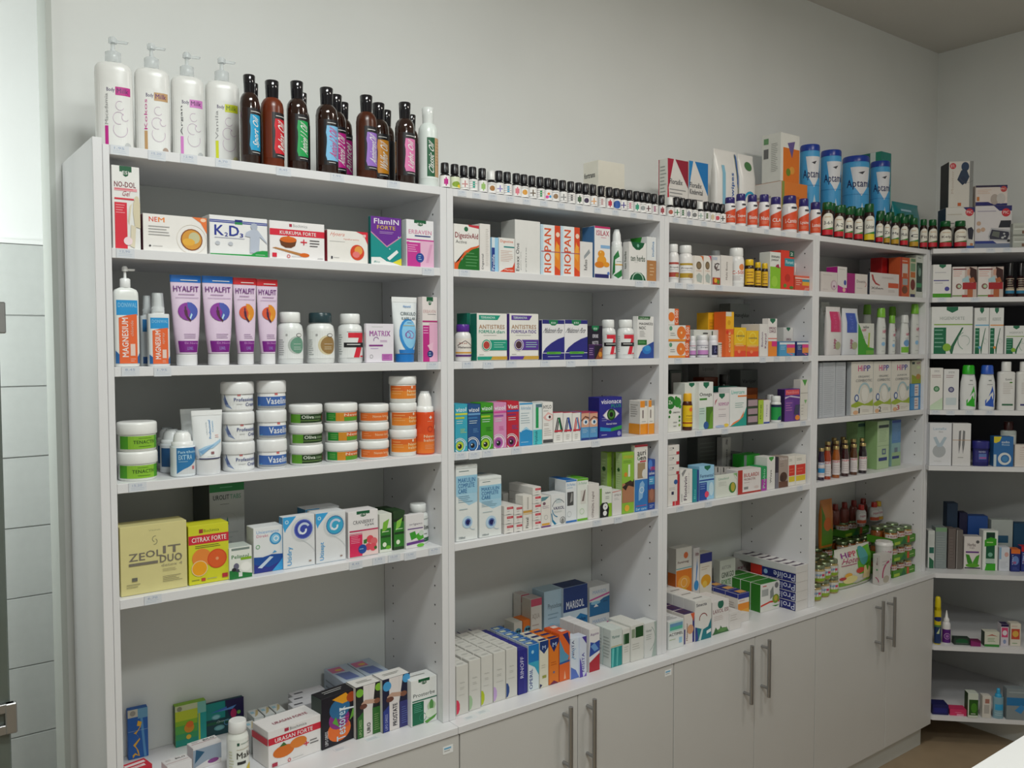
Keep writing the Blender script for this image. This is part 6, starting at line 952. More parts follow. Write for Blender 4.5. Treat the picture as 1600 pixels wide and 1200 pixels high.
Bx(1085.8, 1111.6, 940, .05, 'e4e3df', 'p 0,0 1,0 1,.5 .8,.3 .5,.26 .2,.32 0,.36 0f7a86;p 0,.36 .1,.34 .2,.06 .1,0 0,0 2a3a8a;q .5 .52 .26 .04 8a2a2a 190 20;b .06 .85 .7 .93 Smecta 4a4a5a;p .2,.02 .4,.3 .5,.28 .34,.0 c8d8d4;p .7,.12 .98,.16 .98,.24 .7,.2 e8eeec;@T;l .2 .3 .8 .6 1 7a7a78', 'white and teal box with dark red arc', vb=1003, rows=4, R=-2)
Bx(1112.5, 1139, 942, .05, 'e4e0de', 'o .5 .9 .18 1f6a54;b .04 .64 .96 .76 LAXOL_ESI 8a5a60;l .1 .4 .8 .56 3 c8b8b4;p 0,0 1,0 .86,.16 .7,.06 .5,.24 .4,.06 .2,.22 .1,.08 3a6a3a;e .6 .1 .3 .06 5a8a4a;@L;vb .4 .3 .7 .8 LAXOL b05a7a', 'white box with green herb picture at its base', vb=993, R=-2, rows=1)
Bx(1139.5, 1157.6, 947, .05, 'dfdbd8', 'l .1 .5 .8 .9 3 c4bcb8;r 0 .55 1 .56 c0b8b4', 'plain pale low box beside the herb picture box', vb=986, R=-2, rows=1, h=.06)
Bx(1152.5, 1170.5, 929, .055, 'e6e0d8', 'r 0 .82 1 1 22308a;r 0 .42 1 .66 e8902a;p 0,.42 1,.46 1,.3 .4,.4 e8a83a;l .1 .7 .8 .78 1 d0a090;r 0 0 1 .3 dcd8d4;@T;r .3 .1 .9 .6 d8a058;@L;r 0 .86 1 1 22308a;l .1 .3 .9 .7 5 b8b0ac', 'white box with navy top edge and orange strip', vb=974, T='1f2a78', rows=2, R=-2)
Bx(1188, 1218, 914, .045, 'e2e2dc', 'r .06 .56 .4 .8 a8aca8;p .5,.4 .7,.5 .66,.86 .5,.7 8a908a;o .84 .86 .1 7a7a7a;p 0,.2 .5,.28 1,.24 1,.32 .5,.34 0,.26 d0402a;e .8 .38 .18 .16 7a9a2a;e .8 .4 .1 .1 c8b04a;p .6,.16 1,.14 .8,.1 3a8a2a;r .1 .9 .3 .93 c84a3a;@T;r .9 0 1 1 d8d8d0', 'green sided box with sports picture, foremost of the row', vb=958, T='2a7a22', L='2a7a1e', R=-2, rows=3)
hP = dist_h(1246, 915, 929, .06)
for i in range(4):
    Bx(1243.6, 1271, 915, .2, 'e0ddda', '@L;n .35 .12 .97 .8 Prolife d8dcf0;o .12 .5 .06 8ab0d8', 'flat white and navy box, '+['bottom', 'second', 'third', 'fourth'][i]+' of the pile', s=.002, uL=1190, h=hP, on=i or None, L='1a2270', g='pile of flat navy sided boxes', flap=False)
_l = cur['last']; zz_ = cur['tz']
Bx(1243.6, 1271, 900, .28, 'dcdad8', '@T;r .0 .0 1 1 e6e4e4;'+';'.join('p .1,%.2f .9,%.2f .9,%.2f .5,%.2f .1,%.2f 3a2440' % (y, y, y+.05, y+.03, y+.07) for y in (.03, .16, .29, .42, .55, .68, .81)), 'white tray of seven dark violet marks on the navy pile', on=1, s=.002, h=.024, flap=False, L='d4d4d6', T='e6e4e4')
Bx(1200, 1230, 900, .05, 'c8302a', '@T;r 0 0 1 1 d8d0c8', 'flat red sided box behind the navy pile', s=_l[4].y+_l[2]+.002, h=zz_-cur['z']-.0008, zb=cur['z'], xw=(_l[4].x, _l[1]), L='c02a22', T='c4bcb0', flap=False)
Bx(1056.5, 1081, 858, .05, 'e2e0d8', 'o .62 .84 .14 e0703a;b .1 .68 .8 .74 Femimag 6a3a3a;r 0 .58 1 .6 7ab0b8;r 0 0 1 .56 dc7a1c;e .5 .3 .4 .14 e8a03a;e .4 .1 .3 .1 d8b82a;q .5 .3 .2 .03 f0d0a0;@L;r 0 0 1 .5 b85a14', 'tall white box with orange caramel swirl at the back', s=.16, uL=1044, L='bcb8b0', zb=SH[5]+.0915)
Bx(1058, 1083, 905, .05, 'dcd8d4', 'o .7 .6 .14 c8643a', 'white box with orange dot under the caramel box', s=.15, h=.09, L='c4c0bc')
Bx(1084, 1113, 905, .05, 'd8d6d6', 'l .1 .2 .9 .8 3 b0a8b0', 'pale box under the blue figure box', s=.15, h=.075)
Bx(1083.5, 1093, 857, .04, 'dedcdc', 'p .3,.1 .5,.6 .6,.8 .7,.6 .5,.3 .8,.1 2a7ac0;r 0 0 1 .16 dcdad8;e .5 .26 .4 .1 3a90d0;b .3 .84 .9 .92 Arthro 8a3a4a', 'narrow white box with blue human figure', s=.16, zb=SH[5]+.0765)
Bx(1093.8, 1112.5, 866, .04, 'e2ddd0', 'r 0 .78 1 1 1f2a80;e .5 .36 .42 .14 e0a020;e .4 .28 .2 .08 e8c050;l .1 .6 .8 .7 2 c0a890', 'white box with navy top and yellow capsules', s=.16, zb=SH[5]+.0765)
Bx(1125, 1149, 877, .05, 'd2d6cc', 'b .1 .8 .7 .88 ARTON grey;b .1 .62 .9 .74 GINKGO 3a4a3a;b .1 .46 .7 .58 FORTE 3a8a3a', 'white box with stacked dark and green capitals', s=.2, uL=1115)
Bx(1149.6, 1172, 874, .04, 'ccc8c4', 'b .1 .7 .6 .8 xyl 8a4a5a;b .1 .5 .5 .62 mix 6a5a5a', 'white box behind the green boxes', s=.255)
# ---------------------------------------------------------------- fourth bay
X0, X1 = UX[3]
cell(1, 'fourth bay first row', X0, X1)
Bx(1283, 1308.5, 424, .05, 'd4ccc8', 'l .1 .8 .7 .88 1 b8aeaa;e .78 .36 .2 .26 c0a8b0;e .8 .38 .13 .18 d8c8d0;e .8 .3 .06 .06 8a5a7a;l .1 .1 .4 .16 1 b8aeaa', 'pale grey box with round pinkish picture')
Bx(1309, 1323.6, 416, .05, 'd8d4d0', 'l .15 .86 .8 .92 1 grey;e .8 .4 .14 .1 3a4aa0;p 0,0 1,.0 1,.2 .6,.2 0,.3 b01a86;e .7 .12 .16 .08 e0b0a0', 'white and magenta box with blue oval', uL=1291, L='a8187e', T='a8187e')
Bx(1324.2, 1336, 426.5, .05, '9a0f6e', 'r .0 .0 1 .02 6a0a4a', 'plain dark magenta box')
Bx(1336.6, 1356, 427.5, .05, 'd8d0ca', 'b .1 .56 .8 .7 Diosmin 7a6a6a;q .76 .5 .12 .03 c05a5a -90 60;l .1 .25 .8 .32 1 silver;r .97 0 1 1 1a2a4a', 'pale box with faint red curl beside a dark stripe')
Bx(1359.5, 1405, 425, .05, 'd4cecb', 'p .04,.9 .1,.9 .14,.7 .2,.56 .34,.46 .32,.42 .18,.48 .08,.66 a83a3a;b .04 .26 .44 .36 Xilen 3a3038;r .62 .36 .98 .58 c8502a;l .4 .74 .85 .84 2 b0a4a0;l .62 .14 .85 .26 2 b0a4a0;l .04 .12 .24 .16 1 grey', 'wide pale box with red squiggle and orange panel', L='2a3444', uL=1357)
Bx(1378, 1405.5, 402, .05, 'b01a1e', 'r .2 .7 .8 .96 b8242a;b .4 .7 .6 .95 in d8a0a0;b .36 .4 .96 .56 Neigong d8b0a8', 'red stepped box behind the wide pale one', s=.075)
Bx(1407, 1421.6, 401.5, .05, 'c0542a', 'r 0 0 .16 1 a8281e;r .2 .5 .8 .84 c8bcb4;l .2 .86 .9 .94 1 e0c0b0;r .26 .5 .76 .6 b85a2a;r .26 .3 .8 .46 9aa0a0;e .5 .18 .3 .1 6a3a1a', 'orange and red box with pale window')
Bx(1422.2, 1431.4, 402.5, .05, 'c0bca0', 'r .1 .9 .9 .98 6a8a6a;r .1 .66 .9 .86 7a9a7a;r .1 .5 .9 .64 b8662a;e .5 .32 .4 .14 6a1a10;r .1 0 .9 .08 2a2a5a', 'narrow cream and green box with dark cherry picture')
Bx(1432, 1448.4, 398, .05, 'c8ccc4', 'r .04 .14 .9 .82 1f3a2c;e .5 .6 .2 .1 7a9a8a;e .3 .7 .12 .06 4a6a5a;r .04 .24 .8 .34 3a8a5a;l .2 .9 .8 .95 1 5a5a5a', 'white and dark forest green box at the right post')
cell(2, 'fourth bay second row', X0, X1)
pouch(1282.5, 1296, 472, 'c8ccc6', 'r .0 .3 .5 .6 4a7a6a;q .3 .18 .26 .08 3a7a5a', 'white wipes pack cut off by the left post', s=.05, t=.04, n='wipes_pack', g='baby wipes packs')
pouch(1290, 1313, 479, 'd8d4d2', 'r .12 .48 .86 .9 c83468;r .74 .48 .8 .9 d8a0b4;vb .3 .54 .5 .86 Soft d0507e;vb .3 .14 .5 .34 HiPP b03a6a;e .6 .2 .2 .08 a8b088', 'white wipes pack with raspberry panel', s=.014, t=.034, n='wipes_pack', g='baby wipes packs')
pouch(1315, 1340, 481.5, 'd4d6da', 'r .12 .48 .8 .9 3a55b0;r .74 .48 .8 .9 8ab0d8;vb .3 .54 .5 .86 Soft 5a70c0;vb .3 .14 .5 .34 HiPP b03a6a;e .6 .2 .2 .08 a8b088', 'white wipes pack with blue panel', s=.014, t=.034, n='wipes_pack', g='baby wipes packs')
Bx(1341, 1366, 505, .03, 'd4d6ce', 'p 0,0 1,0 1,.2 .7,.24 .5,.36 .1,.9 0,1 3a9a1e;b .3 .84 .66 .93 mellow 3a3a3a;b .24 .74 .5 .82 HiPP c03a6a;p .6,.24 .7,.24 .74,.7 .64,.7 a8c040;r .5 .02 .98 .14 6aa83a;l .3 .5 .6 .6 2 b8bab0', 'white and green cream box with lime wedge', s=.012)
def sham(u0, u1, vt, lb, cap='7ab83a', s=.02, **k):
    Cy('flip', u0, u1, vt, 'd4d6d2', cap, 'b .4 .58 .9 .68 HiPP c83a6a;l .35 .38 .85 .46 1 9aa0a0;e .5 .26 .22 .06 8ab8dc;l .3 .02 .9 .06 1 9a9a9a;l .4 .7 .8 .8 1 c0c4c0', lb, n='shampoo_bottle', g='baby care bottles with green caps', fl=.62, rot=-14, s=s, **k)
sham(1346.5, 1364, 476, 'baby bottle with green pump, back row left', s=.11, extra=None)
sham(1367.5, 1386.5, 481.5, 'tall white baby bottle, green cap, front left')
sham(1387, 1401, 493, 'short grey white baby bottle with green cap', s=.03)
sham(1400, 1416, 479, 'white baby bottle with green cap, back row right', s=.12)
Cy('flip', 1404.5, 1422.5, 492.5, 'd8dad8', 'd8dad8', 'r 0 0 1 .2 7ab83a;b .4 .6 .9 .7 HiPP c83a6a;e .5 .34 .34 .12 6a98c8;l .3 .46 .8 .54 2 9aa0a0', 'white baby bottle with duck picture and green foot', n='shampoo_bottle', fl=.62, rot=-14, s=.012, g='baby care bottles with green caps')
sham(1421, 1438.5, 475, 'tall white baby bottle, green cap, by the right post')
cell(3, 'fourth bay third row', X0, X1)
for k, (a, b, v) in enumerate(((1281, 1285, 567), (1285.6, 1305.4, 566.5), (1306.2, 1321.8, 566.2))):
    Bx(a, b, v, .03, 'b8bcc2', 'l .12 .04 .9 .95 24 a4a8b0', 'pale grey carton side with fine print, '+['left sliver', 'wide', 'narrow'][k], s=.02, g='pale grey carton sides')
for k, (a, b, v, n1, t1, c1) in enumerate(((1330.5, 1364.6, 565.5, '1', 'ORGANIC', '2a2a2e'), (1365.3, 1392.6, 565, '2', 'ORGANIC', '1a1a2a'), (1393.2, 1421.8, 564.5, '3', 'JUNIOR', 'b03a4a'))):
    Bx(a, b, v, .05, 'dcd8ce', 'b .3 .82 .46 .93 H d0207a;b .49 .82 .525 .93 i c03a8a;b .55 .82 .7 .93 P 8a5aa0;b .71 .82 .86 .93 P 3a4aa0;b .3 .7 .84 .74 %s 9a9a9a;b .2 .62 .94 .67 COMBIOTIC 9a9a9a;q .6 .4 .28 .05 a8c4cc 0 180;e .6 .38 .16 .14 e4e2da;e .24 .32 .1 .07 3a5a9a;e .24 .32 .06 .045 e0e4e8;p 0,.12 1,.14 1,.28 .8,.22 .6,.2 .3,.26 0,.2 9ab02a;p 0,.0 1,.0 1,.15 .5,.18 .2,.14 0,.16 dcd8ce;e .2 .05 .12 .04 d8a880;b %s %s %s;l .5 .04 .9 .1 2 b8b0a8;e .9 .46 .05 .04 8ab0b0' % (t1, '.33 .03 .385 .13' if n1 == '1' else '.28 .03 .44 .13', n1, c1), 'baby milk carton with large figure %s' % ['one', 'two', 'red three'][k], uL=1323 if k == 0 else None, L='b4b8bc', g='baby milk cartons with figures')
hQ = dist_h(1432, 601, 621, .03)
for i in range(2): Bx(1423.5, 1442, 602, .05, '4a90c8', 'r .36 .06 .78 .94 d8d0ce;l .4 .2 .74 .8 3 a0646a;r 0 0 1 .02 2a5a8a', 'flat light blue box with pale label, '+['lower', 'upper'][i], h=hQ, on=i or None, s=.014, g='pile of two light blue boxes')
Bx(1425, 1441.5, 563.5, .05, 'b8b8a0', 'p 0,0 1,0 1,.36 .5,.3 0,.4 8a9a1e;e .7 .3 .24 .12 b08040;b .5 .84 .92 .93 HiPP 7a2a5a;r 0 .84 .3 .94 2a3a3a;e .7 .7 .2 .06 c0d0a0', 'upright white and olive carton on two blue boxes', on=1, s=.014)
cell(4, 'fourth bay fourth row', X0, X1)
JC = [('2a1a3a', 'dark', '3a8ac0'), ('a83a12', 'orange red', 'c83a4a'), ('a85a1a', 'amber', 'c83a4a'), ('3a0f14', 'dark red', 'c83a4a'), ('5a3418', 'brown', 'c83a4a'), ('1e0f1a', 'blackcurrant', 'c83a4a')]
for k, (a, b, v) in enumerate(((1278, 1289, 700), (1286, 1299, 698.5), (1300, 1313, 697), (1314.5, 1327, 695.5), (1328, 1340.5, 694), (1341.5, 1355, 692))):
    c1, nm, c2 = JC[k]
    Cy('juice', a, b, v, c1, 'c8b078', 'r 0 0 1 1 dcd4d4;b .1 .84 .9 .96 HiPP %s;l .2 .1 .8 .7 4 c0b4b4%s' % (c2, ';r 0 .3 1 .6 3a90c8' if k == 0 else ''), 'small juice bottle with %s juice, front row' % nm, n='juice_bottle', s=.014, g='small juice bottles', seg=16)
for k in range(5):
    Cy('juice', 1287.5+k*13.3, 1299.5+k*13.3, 690-k*1.4, ['6a2010', '8a4a1a', '3a0f14', '5a2a1a', '2a1218'][k], 'c8b078', '', 'small juice bottle in the second row, '+ORDN[k]+' from left', n='juice_bottle', s=.082, g='small juice bottles', seg=16)
for k in range(3):
    Cy('juice', 1298+k*14, 1309+k*14, 684-k*1.4, '4a1a12', 'b09a68', '', 'small juice bottle in the third row, '+ORDN[k]+' from left', n='juice_bottle', s=.148, g='small juice bottles', seg=16)
Bx(1340, 1356.5, 660, .05, '7aa070', 'r .06 .9 .94 .97 2a4a4a;l .15 .4 .85 .86 12 9ac090;p 0,0 1,0 1,.3 0,.34 8ab05a', 'tall green cereal carton half behind the juice bottles', s=.1, L='94b87c')
Bx(1370, 1389.5, 659, .055, 'b4cca2', 'r .1 .86 .96 .92 2a3a3a;l .15 .56 .85 .82 8 8aa880;r .4 .3 .74 .42 5a6a8a;r .48 .33 .66 .39 a0bc90;r .12 .17 .84 .24 2a3a7a;r 0 .48 1 .49 8aa880', 'tall pale green carton with navy strip', s=.03, L='94b87c', vb=734)
Bx(1392.5, 1407.8, 657, .055, '8ab0b0', 'r 0 .5 1 1 5a88b8;r 0 .94 1 1 2a4a9a;l .15 .56 .85 .9 10 7aa0c8;r .3 .3 .66 .4 6a7a8a;r .06 .18 .84 .24 2a3a7a;r 0 0 1 .3 9ab88a;r .06 .16 .84 .22 2a3a7a', 'tall blue and green carton with navy strip', s=.03, vb=729)
cell(5, 'fourth bay bottom row', X0, X1)
def jar(u0, u1, vt, lb, s=None, vb=None, on=None, zb=None, c1='b09a60', band='d0d0cc', txt='3a80b8', foot='8aa82a', r=.0268, h=.075, P=None, g='glass baby food jars'):
    Cy('baby', u0, u1, vt, c1, '8a9478', 'r 0 0 1 1 %s;r 0 0 1 .3 %s;b .2 .52 .8 .74 HiPP %s;r .62 .52 .8 .74 c83a5a' % (band, foot, txt), lb, s=s, vb=vb, on=on, n='baby_food_jar', c='jar', g=g, r=r, h=h, seg=16)
for k, (a, b, vb) in enumerate(((1275, 1286.5, 939), (1287, 1300, 933), (1301, 1314, 927))):
    cur['last'] = None
    jar(a, b, 880, 'baby food jar with blue lettering, lower tier, '+ORDN[k]+' from left', vb=vb, h=.066)
    jar(a, b, 870, 'baby food jar with blue lettering, upper tier, '+ORDN[k]+' from left', on=2, h=.066)
for k in range(3):
    P = None
    cur['tz'] = cur['z']; cur['last'] = None
    jar(1284+k*13.6, 1296+k*13.6, 870, 'baby food jar in the second rank, lower tier, '+ORDN[k]+' from left', s=.105, h=.066)
    jar(1284+k*13.6, 1296+k*13.6, 860, 'baby food jar in the second rank, upper tier, '+ORDN[k]+' from left', on=2, h=.066)
pouch(1311, 1358, 858, 'd4d2c6', 'p .55,.3 .5,.6 .56,.9 1,.96 1,.1 .9,.3 5aa81e;p 0,0 1,0 1,.16 .5,.08 0,.2 7aa82a;b .08 .78 .3 .9 Hi 8a2a8a;b .31 .78 .52 .9 PP c83a5a;i .06 .64 .6 .77 Hotel b03a6a;l .06 .56 .6 .62 1 b03a6a;o .7 .74 .14 4a9a9a;e .58 .4 .12 .07 c8402a;e .24 .34 .1 .06 e0a83a;e .3 .22 .2 .1 e4d890;e .1 .28 .08 .04 b83a3a;p .66,.18 .7,.48 .76,.5 .8,.3 .86,.46 .92,.4 .9,.14 d8c490;p .7,.5 .9,.56 .8,.48 3a6a1a', 'white and green snack bag with apple and banana', vb=925, t=.055, n='snack_bag', c='bag')
Bx(1374.5, 1391.5, 868, .06, 'd0ccc8', 'q 1.0 .3 .8 .12 b03a6a 100 190;e .6 .16 .3 .12 b0a898;l .2 .6 .8 .8 2 b0a8a8;@L;v .5 .66 .7 .9 Bio 7a4a5a;o .6 .5 .12 5a9a6a;q .3 .1 .6 .1 b03a6a 0 80;l .1 .7 .4 .95 6 b8b4b0', 'white carton with dark pink arcs beside the bag', vb=915, uL=1364, R=-2, L='c8c4c0')
Cy('cup', 1378, 1404.5, 846, 'd8d6d4', 'e4e2e0', 'b .35 .8 .8 .9 HiPP b03a7a;t .3 .6 .8 .7 Bio ink;p .0,.1 .3,.0 .9,.5 1,.6 1,.4 .5,.1 .2,0 b84a86;e .9 .25 .14 .12 5a7a3a', 'tall white cup with pink swirl', vb=907, n='cup', c='cup', r=.034)
def tray(u0, u1, vt, nx, lb, zb, s, R=0, dcol='4a8a1e', nyy=2, hj=.064, xl=None):
    """cardboard tray of glass jars: the tray is a thing, every jar another"""
    O, a, nn, ang = frame(0)
    P0 = hit(u0, vt, O+nn*s, nn); P1 = hit(u1, vt, O+nn*s, nn); W = (P1-P0).dot(a); n_ = nx; pitch = W/n_; rr = min(.0285, pitch/2-.0024)
    x_l = min(P0.x, cur['x1']-W-.001)
    if xl: x_l = xl; W = cur['x1']-.002-xl; n_ = max(1, int(W/.0545)); pitch = W/n_; rr = min(.0285, pitch/2-.0024)
    x_l = max(x_l, cur['x0']+.001); dep = pitch*nyy
    t = empty('jar_tray', (x_l+W/2, P0.y+dep/2, zb)); tag(t, lab(lb), 'tray', 'printed jar trays')
    mb = MB(); m = mat(dcol, 'card'); hh_ = .03
    mb.box(-W/2, -dep/2, 0, W/2, dep/2, .0012, m)
    mb.box(-W/2, -dep/2, .0012, W/2, -dep/2+.001, hh_, m); mb.box(-W/2, dep/2-.001, .0012, W/2, dep/2, hh_, m)
    mb.box(-W/2, -dep/2+.001, .0012, -W/2+.001, dep/2-.001, hh_, m); mb.box(W/2-.001, -dep/2+.001, .0012, W/2, dep/2-.001, hh_, m)
    mb.build('cardboard_tray', t)
    A = MB(); do_print('r .01 .04 .99 .96 %s;r .05 .1 .3 .5 a8c43a;p .3,0 .5,.9 .6,0 1f6a3a;r .62 .04 .72 .96 c8502a;l .74 .3 .95 .6 1 d8e8a0' % dcol, {'F': (lambda x, y, o: (-W/2+x*W, -dep/2-o, y*hh_), 1)}, A, A, {'F': (W, hh_)}); A.build('tray_print', t)
    for j in range(nyy):
        for i in range(n_):
            x = x_l+pitch*(i+.5); y = P0.y+pitch*(j+.5)
            root = empty('baby_food_jar', (x, y, zb+.0018), math.radians(-40))
            parts, _l = KIND['baby']
            col = ['a8743a', '8a4a1a', 'b08a4a'][(i+j) % 3]
            for nm, pts, ck, km in parts:
                q = MB(); q.loft([(z*hj, p*rr, p*rr) for z, p in pts], mat(col if ck == 'body' else '7a8a68', km), 16); q.build(nm, root)
            if j == 0:
                A = MB()
                def mp(xx, yy, o): z = (.42+.26*yy)*hj; X, Y = sell((xx-.5)*2.4, rr*1.0+o, rr+o, 2); return X, Y, z
                do_print('r 0 0 1 1 d4ccc4;b .2 .3 .5 .76 Hi 8a2a5a;b .54 .3 .84 .76 PP b03a4a', {'F': (mp, 12)}, A, A, {'F': (rr*2.4, .26*hj)}); A.build('label_sticker', root)
            tag(root, 'jar %s of the %s' % (['front', 'rear'][min(j, 1)]+' '+ORDN[i]+' from left', lb), 'jar', 'glass baby food jars in trays')
    return zb+hj+.0025, x_l, W, P0.y
z5 = SH[5]+.0004; hj = .064; cupx = cur['last'][0].location.x+.0385
zt1 = z5
for k in range(2):
    r_ = tray(1399, 1442, 860, 3, 'green jar tray, '+['lowest', 'second'][k]+' of the right pile', zt1, .022, nyy=2, xl=cupx); zt1 = r_[0]
r_ = tray(1392, 1442, 812, 3, 'green jar tray on top of the right pile', zt1, .022, nyy=2, xl=cupx)
zt2 = z5
for k in range(2):
    r2 = tray(1320, 1366, 840, 4, 'green jar tray, '+['lower', 'middle'][k]+' of the back pile', zt2, .18, nyy=2); zt2 = r2[0]
r2 = tray(1322, 1360, 815, 3, 'green jar tray, uppermost of the back pile', zt2, .235, nyy=1)
for k in range(3):
    cur['z'] = SH[5]+.0004; r3 = None
cell(5, 'fourth bay bottom row', X0, X1)
zt4 = z5
for k in range(2): r4 = tray(1279, 1308, 850, 2, 'narrow jar tray by the left post, '+['lowest', 'upper'][k], zt4, .175, nyy=1); zt4 = r4[0]
cur['z'] = zt4
for k, (a, b, v, c1) in enumerate(((1281, 1300, 782, 'c8702a'),)):
    pouch(a, b, v, 'c87a2a', 'p 0,0 1,0 1,.3 .3,.5 0,.9 5a8a2a;e .4 .5 .3 .14 d86a1a', 'orange and green snack bag by the left post', s=.17, t=.03, n='snack_bag', c='bag')
cur['z'] = r2[0]
PX = ((1337, 1355, 774), (1356, 1376.5, 770), (1379, 1396, 767))
for k, (a, b, v) in enumerate(PX):
    Cy('spout', a, b, v, 'c0bebc', ['b0241c', 'b0241c', 'c8a01a'][k], 'r 0 0 1 .3 %s;e .5 .62 .46 .34 d4d2d0;b .25 .55 .85 .74 HiPP b04a6a' % ['b04a2a', 'b84a2a', 'b8902a'][k], 'squeeze pouch with %s cap, front row' % ['dull red', 'bright red', 'yellow'][k], n='squeeze_pouch', c='pouch', s=.165, fl=.7, rot=-30, g='squeeze pouches', h=.082, r=.0225)
for k in range(4):
    Cy('spout', 1298+k*14.5, 1313+k*14.5, 764, '6a3028', '8a1c16', '', 'squeeze pouch with dark red cap, back row, '+ORDN[k]+' from left', n='squeeze_pouch', c='pouch', s=.225, fl=.7, rot=-30, g='squeeze pouches', h=.088, r=.0205)
# ---------------------------------------------------------------- angled corner bay
cell(1, 'corner bay first row', fr='corner', sb=.012)
Bx(1458, 1486.8, 413.5, .04, 'e4e4e2', 'p .34,1 .34,.94 .52,.88 .7,.94 .7,1 1a6a4a;r 0 0 1 .12 4a9a1e;r .04 .5 .88 .53 3a3a8a;o .78 .26 .13 4a4a9a;l .1 .72 .9 .78 1 a8a8b0;l .1 .4 .7 .46 1 silver', 'white box with green base and violet dot')
for k, (a, b) in enumerate(((1488.5, 1527), (1528.5, 1568.5))):
    Bx(a, b, 417, .04, 'e4deda', 'r .5 0 1 1 c8b8b0;p .7,1 .98,.9 1,.5 .9,.44 .76,.6 .66,.86 3a1a18;p .6,.9 .72,.94 .7,.7 .6,.74 c89a86;p .66,.6 .86,.66 .94,.5 .7,.48 b0623a;r .42 .26 .98 .48 a8242c;o .26 .36 .12 8a5a54;o .28 .36 .07 b8d0b0;r .4 .0 .84 .08 b03a30;p .62,0 .84,0 .84,.26 .62,.26 b0623a;r .02 .9 .56 .94 7a2a34;l .04 .66 .44 .86 3 e0a8a0;p .4,.6 .64,.7 .7,.5 .4,.5 a8c8d0;r 0 .03 .4 .07 7a9a5a', 'white box showing a dark haired woman, '+['left', 'right'][k], g='boxes with dark haired woman')
for k, (a, b) in enumerate(((1571, 1586), (1588, 1603))):
    Cy('drop', a, b, 411, '2a0f14', '101014', 'r 0 0 1 1 d8c8b0;r 0 0 1 .2 2a7aa0;l .2 .3 .8 .9 4 b8a890', 'dark bottle with black cap and cream label, '+['left', 'right'][k], n='tincture_bottle', g='dark bottles with cream labels', lr=(.1, .54))
cell(2, 'corner bay second row', fr='corner', sb=.012)
def hig(a, b, v, lb, dot, lc_, **k):
    Bx(a, b, v, .04, 'e4e6e4', 'p .36,1 .36,.93 .5,.87 .64,.93 .64,1 1a6a4a;b .2 .72 .8 .79 HIGIENFORTE a8b0ac;r .06 .61 1 .635 %s;r .06 0 .36 .56 0f6a46;l .08 .1 .34 .54 5 7ab09a;p .48,0 .44,.1 .74,.56 .78,.56 .56,.16 .52,0 2a6a4a;q .8 .28 .14 .015 a8bcb4 -60 120;q .9 .28 .26 .02 9ab4a8 120 240;o .38 .14 .1 %s' % (lc_, dot), lb, g='white and green boxes with long leaf', **k)
hig(1456, 1520.5, 479.5, 'wide white box, green panel, lime dot', '8ab83a', '8ab04a')
hig(1523, 1546, 481, 'slim white box, green panel, blue dot', '5aa0c8', '6ab0d8')
hig(1546.6, 1569, 481, 'slim white box, green panel, orange dot', 'e0903a', 'e09a5a')
hig(1570.5, 1606, 509, 'low white box, green panel, lime dot, at frame edge', '8ab83a', '8ab04a')
cell(3, 'corner bay third row', fr='corner', sb=.012)
Bx(1454, 1474, 575, .04, 'e4e2de', 'l .1 .76 .9 .84 2 8a5a5a;o .5 .5 .24 3a7a4a;o .5 .5 .15 8ab090;p 0,0 1,0 1,.3 .5,.2 0,.1 c8dcc0;t .3 .9 .7 .95 avene silver', 'slim white box with green round seal')
Bx(1475, 1498.8, 577, .04, 'e2e2e2', 'l .15 .78 .85 .86 2 8a4a5a;o .5 .5 .2 4a4a7a;o .5 .5 .12 9a9ab0;r .15 .12 .85 .3 c8d4d8;t .3 .9 .7 .95 avene silver', 'slim white box with violet round seal')
for k, (a, b, c1, nm) in enumerate(((1500, 1527, '2ab01e', 'green'), (1529, 1556.5, '2a5ac0', 'blue'))):
    Cy('flip', a, b, 570.5, 'e2e4e4', c1, 'p .3,.08 .9,.04 .84,.2 .9,.4 .76,.7 .7,.6 .5,.36 .3,.24 %s;p .36,.16 .6,.3 .7,.5 .56,.4 .4,.3 e2e4e4;b .5 .84 .7 .88 eve 2a3a3a;l .4 .7 .8 .76 1 grey' % c1, 'white shampoo bottle with %s cap and wave' % nm, n='shampoo_bottle', fl=.6, rot=0, g='shampoo bottles with coloured wave')
for k, (a, b, c1) in enumerate(((1559, 1586, '2f6a4a'), (1588, 1614, '3a3a7a'))):
    Cy('lotion', a, b, 565, 'e4e4e2', 'e8e8e6', 'b .35 .8 .75 .86 Eucerin 6a6a6a;l .2 .4 .85 .74 7 c0b8b4;r .15 .08 .85 .13 %s;e .7 .74 .1 .02 4a8a2a' % c1, 'square white lotion bottle with %s strip' % ['green', 'violet'][k], n='lotion_bottle', fl=.6, ex=4, rot=0, g='square white lotion bottles')
cell(4, 'corner bay fourth row', fr='corner', sb=.012)
Bx(1453, 1487.6, 661, .04, 'dfe0e4', 't .16 .84 .76 .9 Lactafix 8ab0c8;t .4 .78 .6 .82 duo grey;e .44 .34 .3 .15 b0b4b8;p .16,.66 .3,.68 .46,.52 .66,.68 .78,.66 .56,.44 .36,.44 b0c0cc;l .2 .08 .7 .12 1 lgrey', 'white box with grey bunny-shaped device picture')
Bx(1489, 1517.6, 661.5, .04, 'dedddd', 'p .34,.82 .46,.84 .44,.5 .36,.28 .32,.5 7a7a7c;p .56,.84 .68,.82 .66,.5 .58,.28 .52,.5 7a7a7c;r 0 .6 1 .612 b88a5a;l .3 .16 .66 .22 1 grey', 'white box with two grey ampoules and a band')
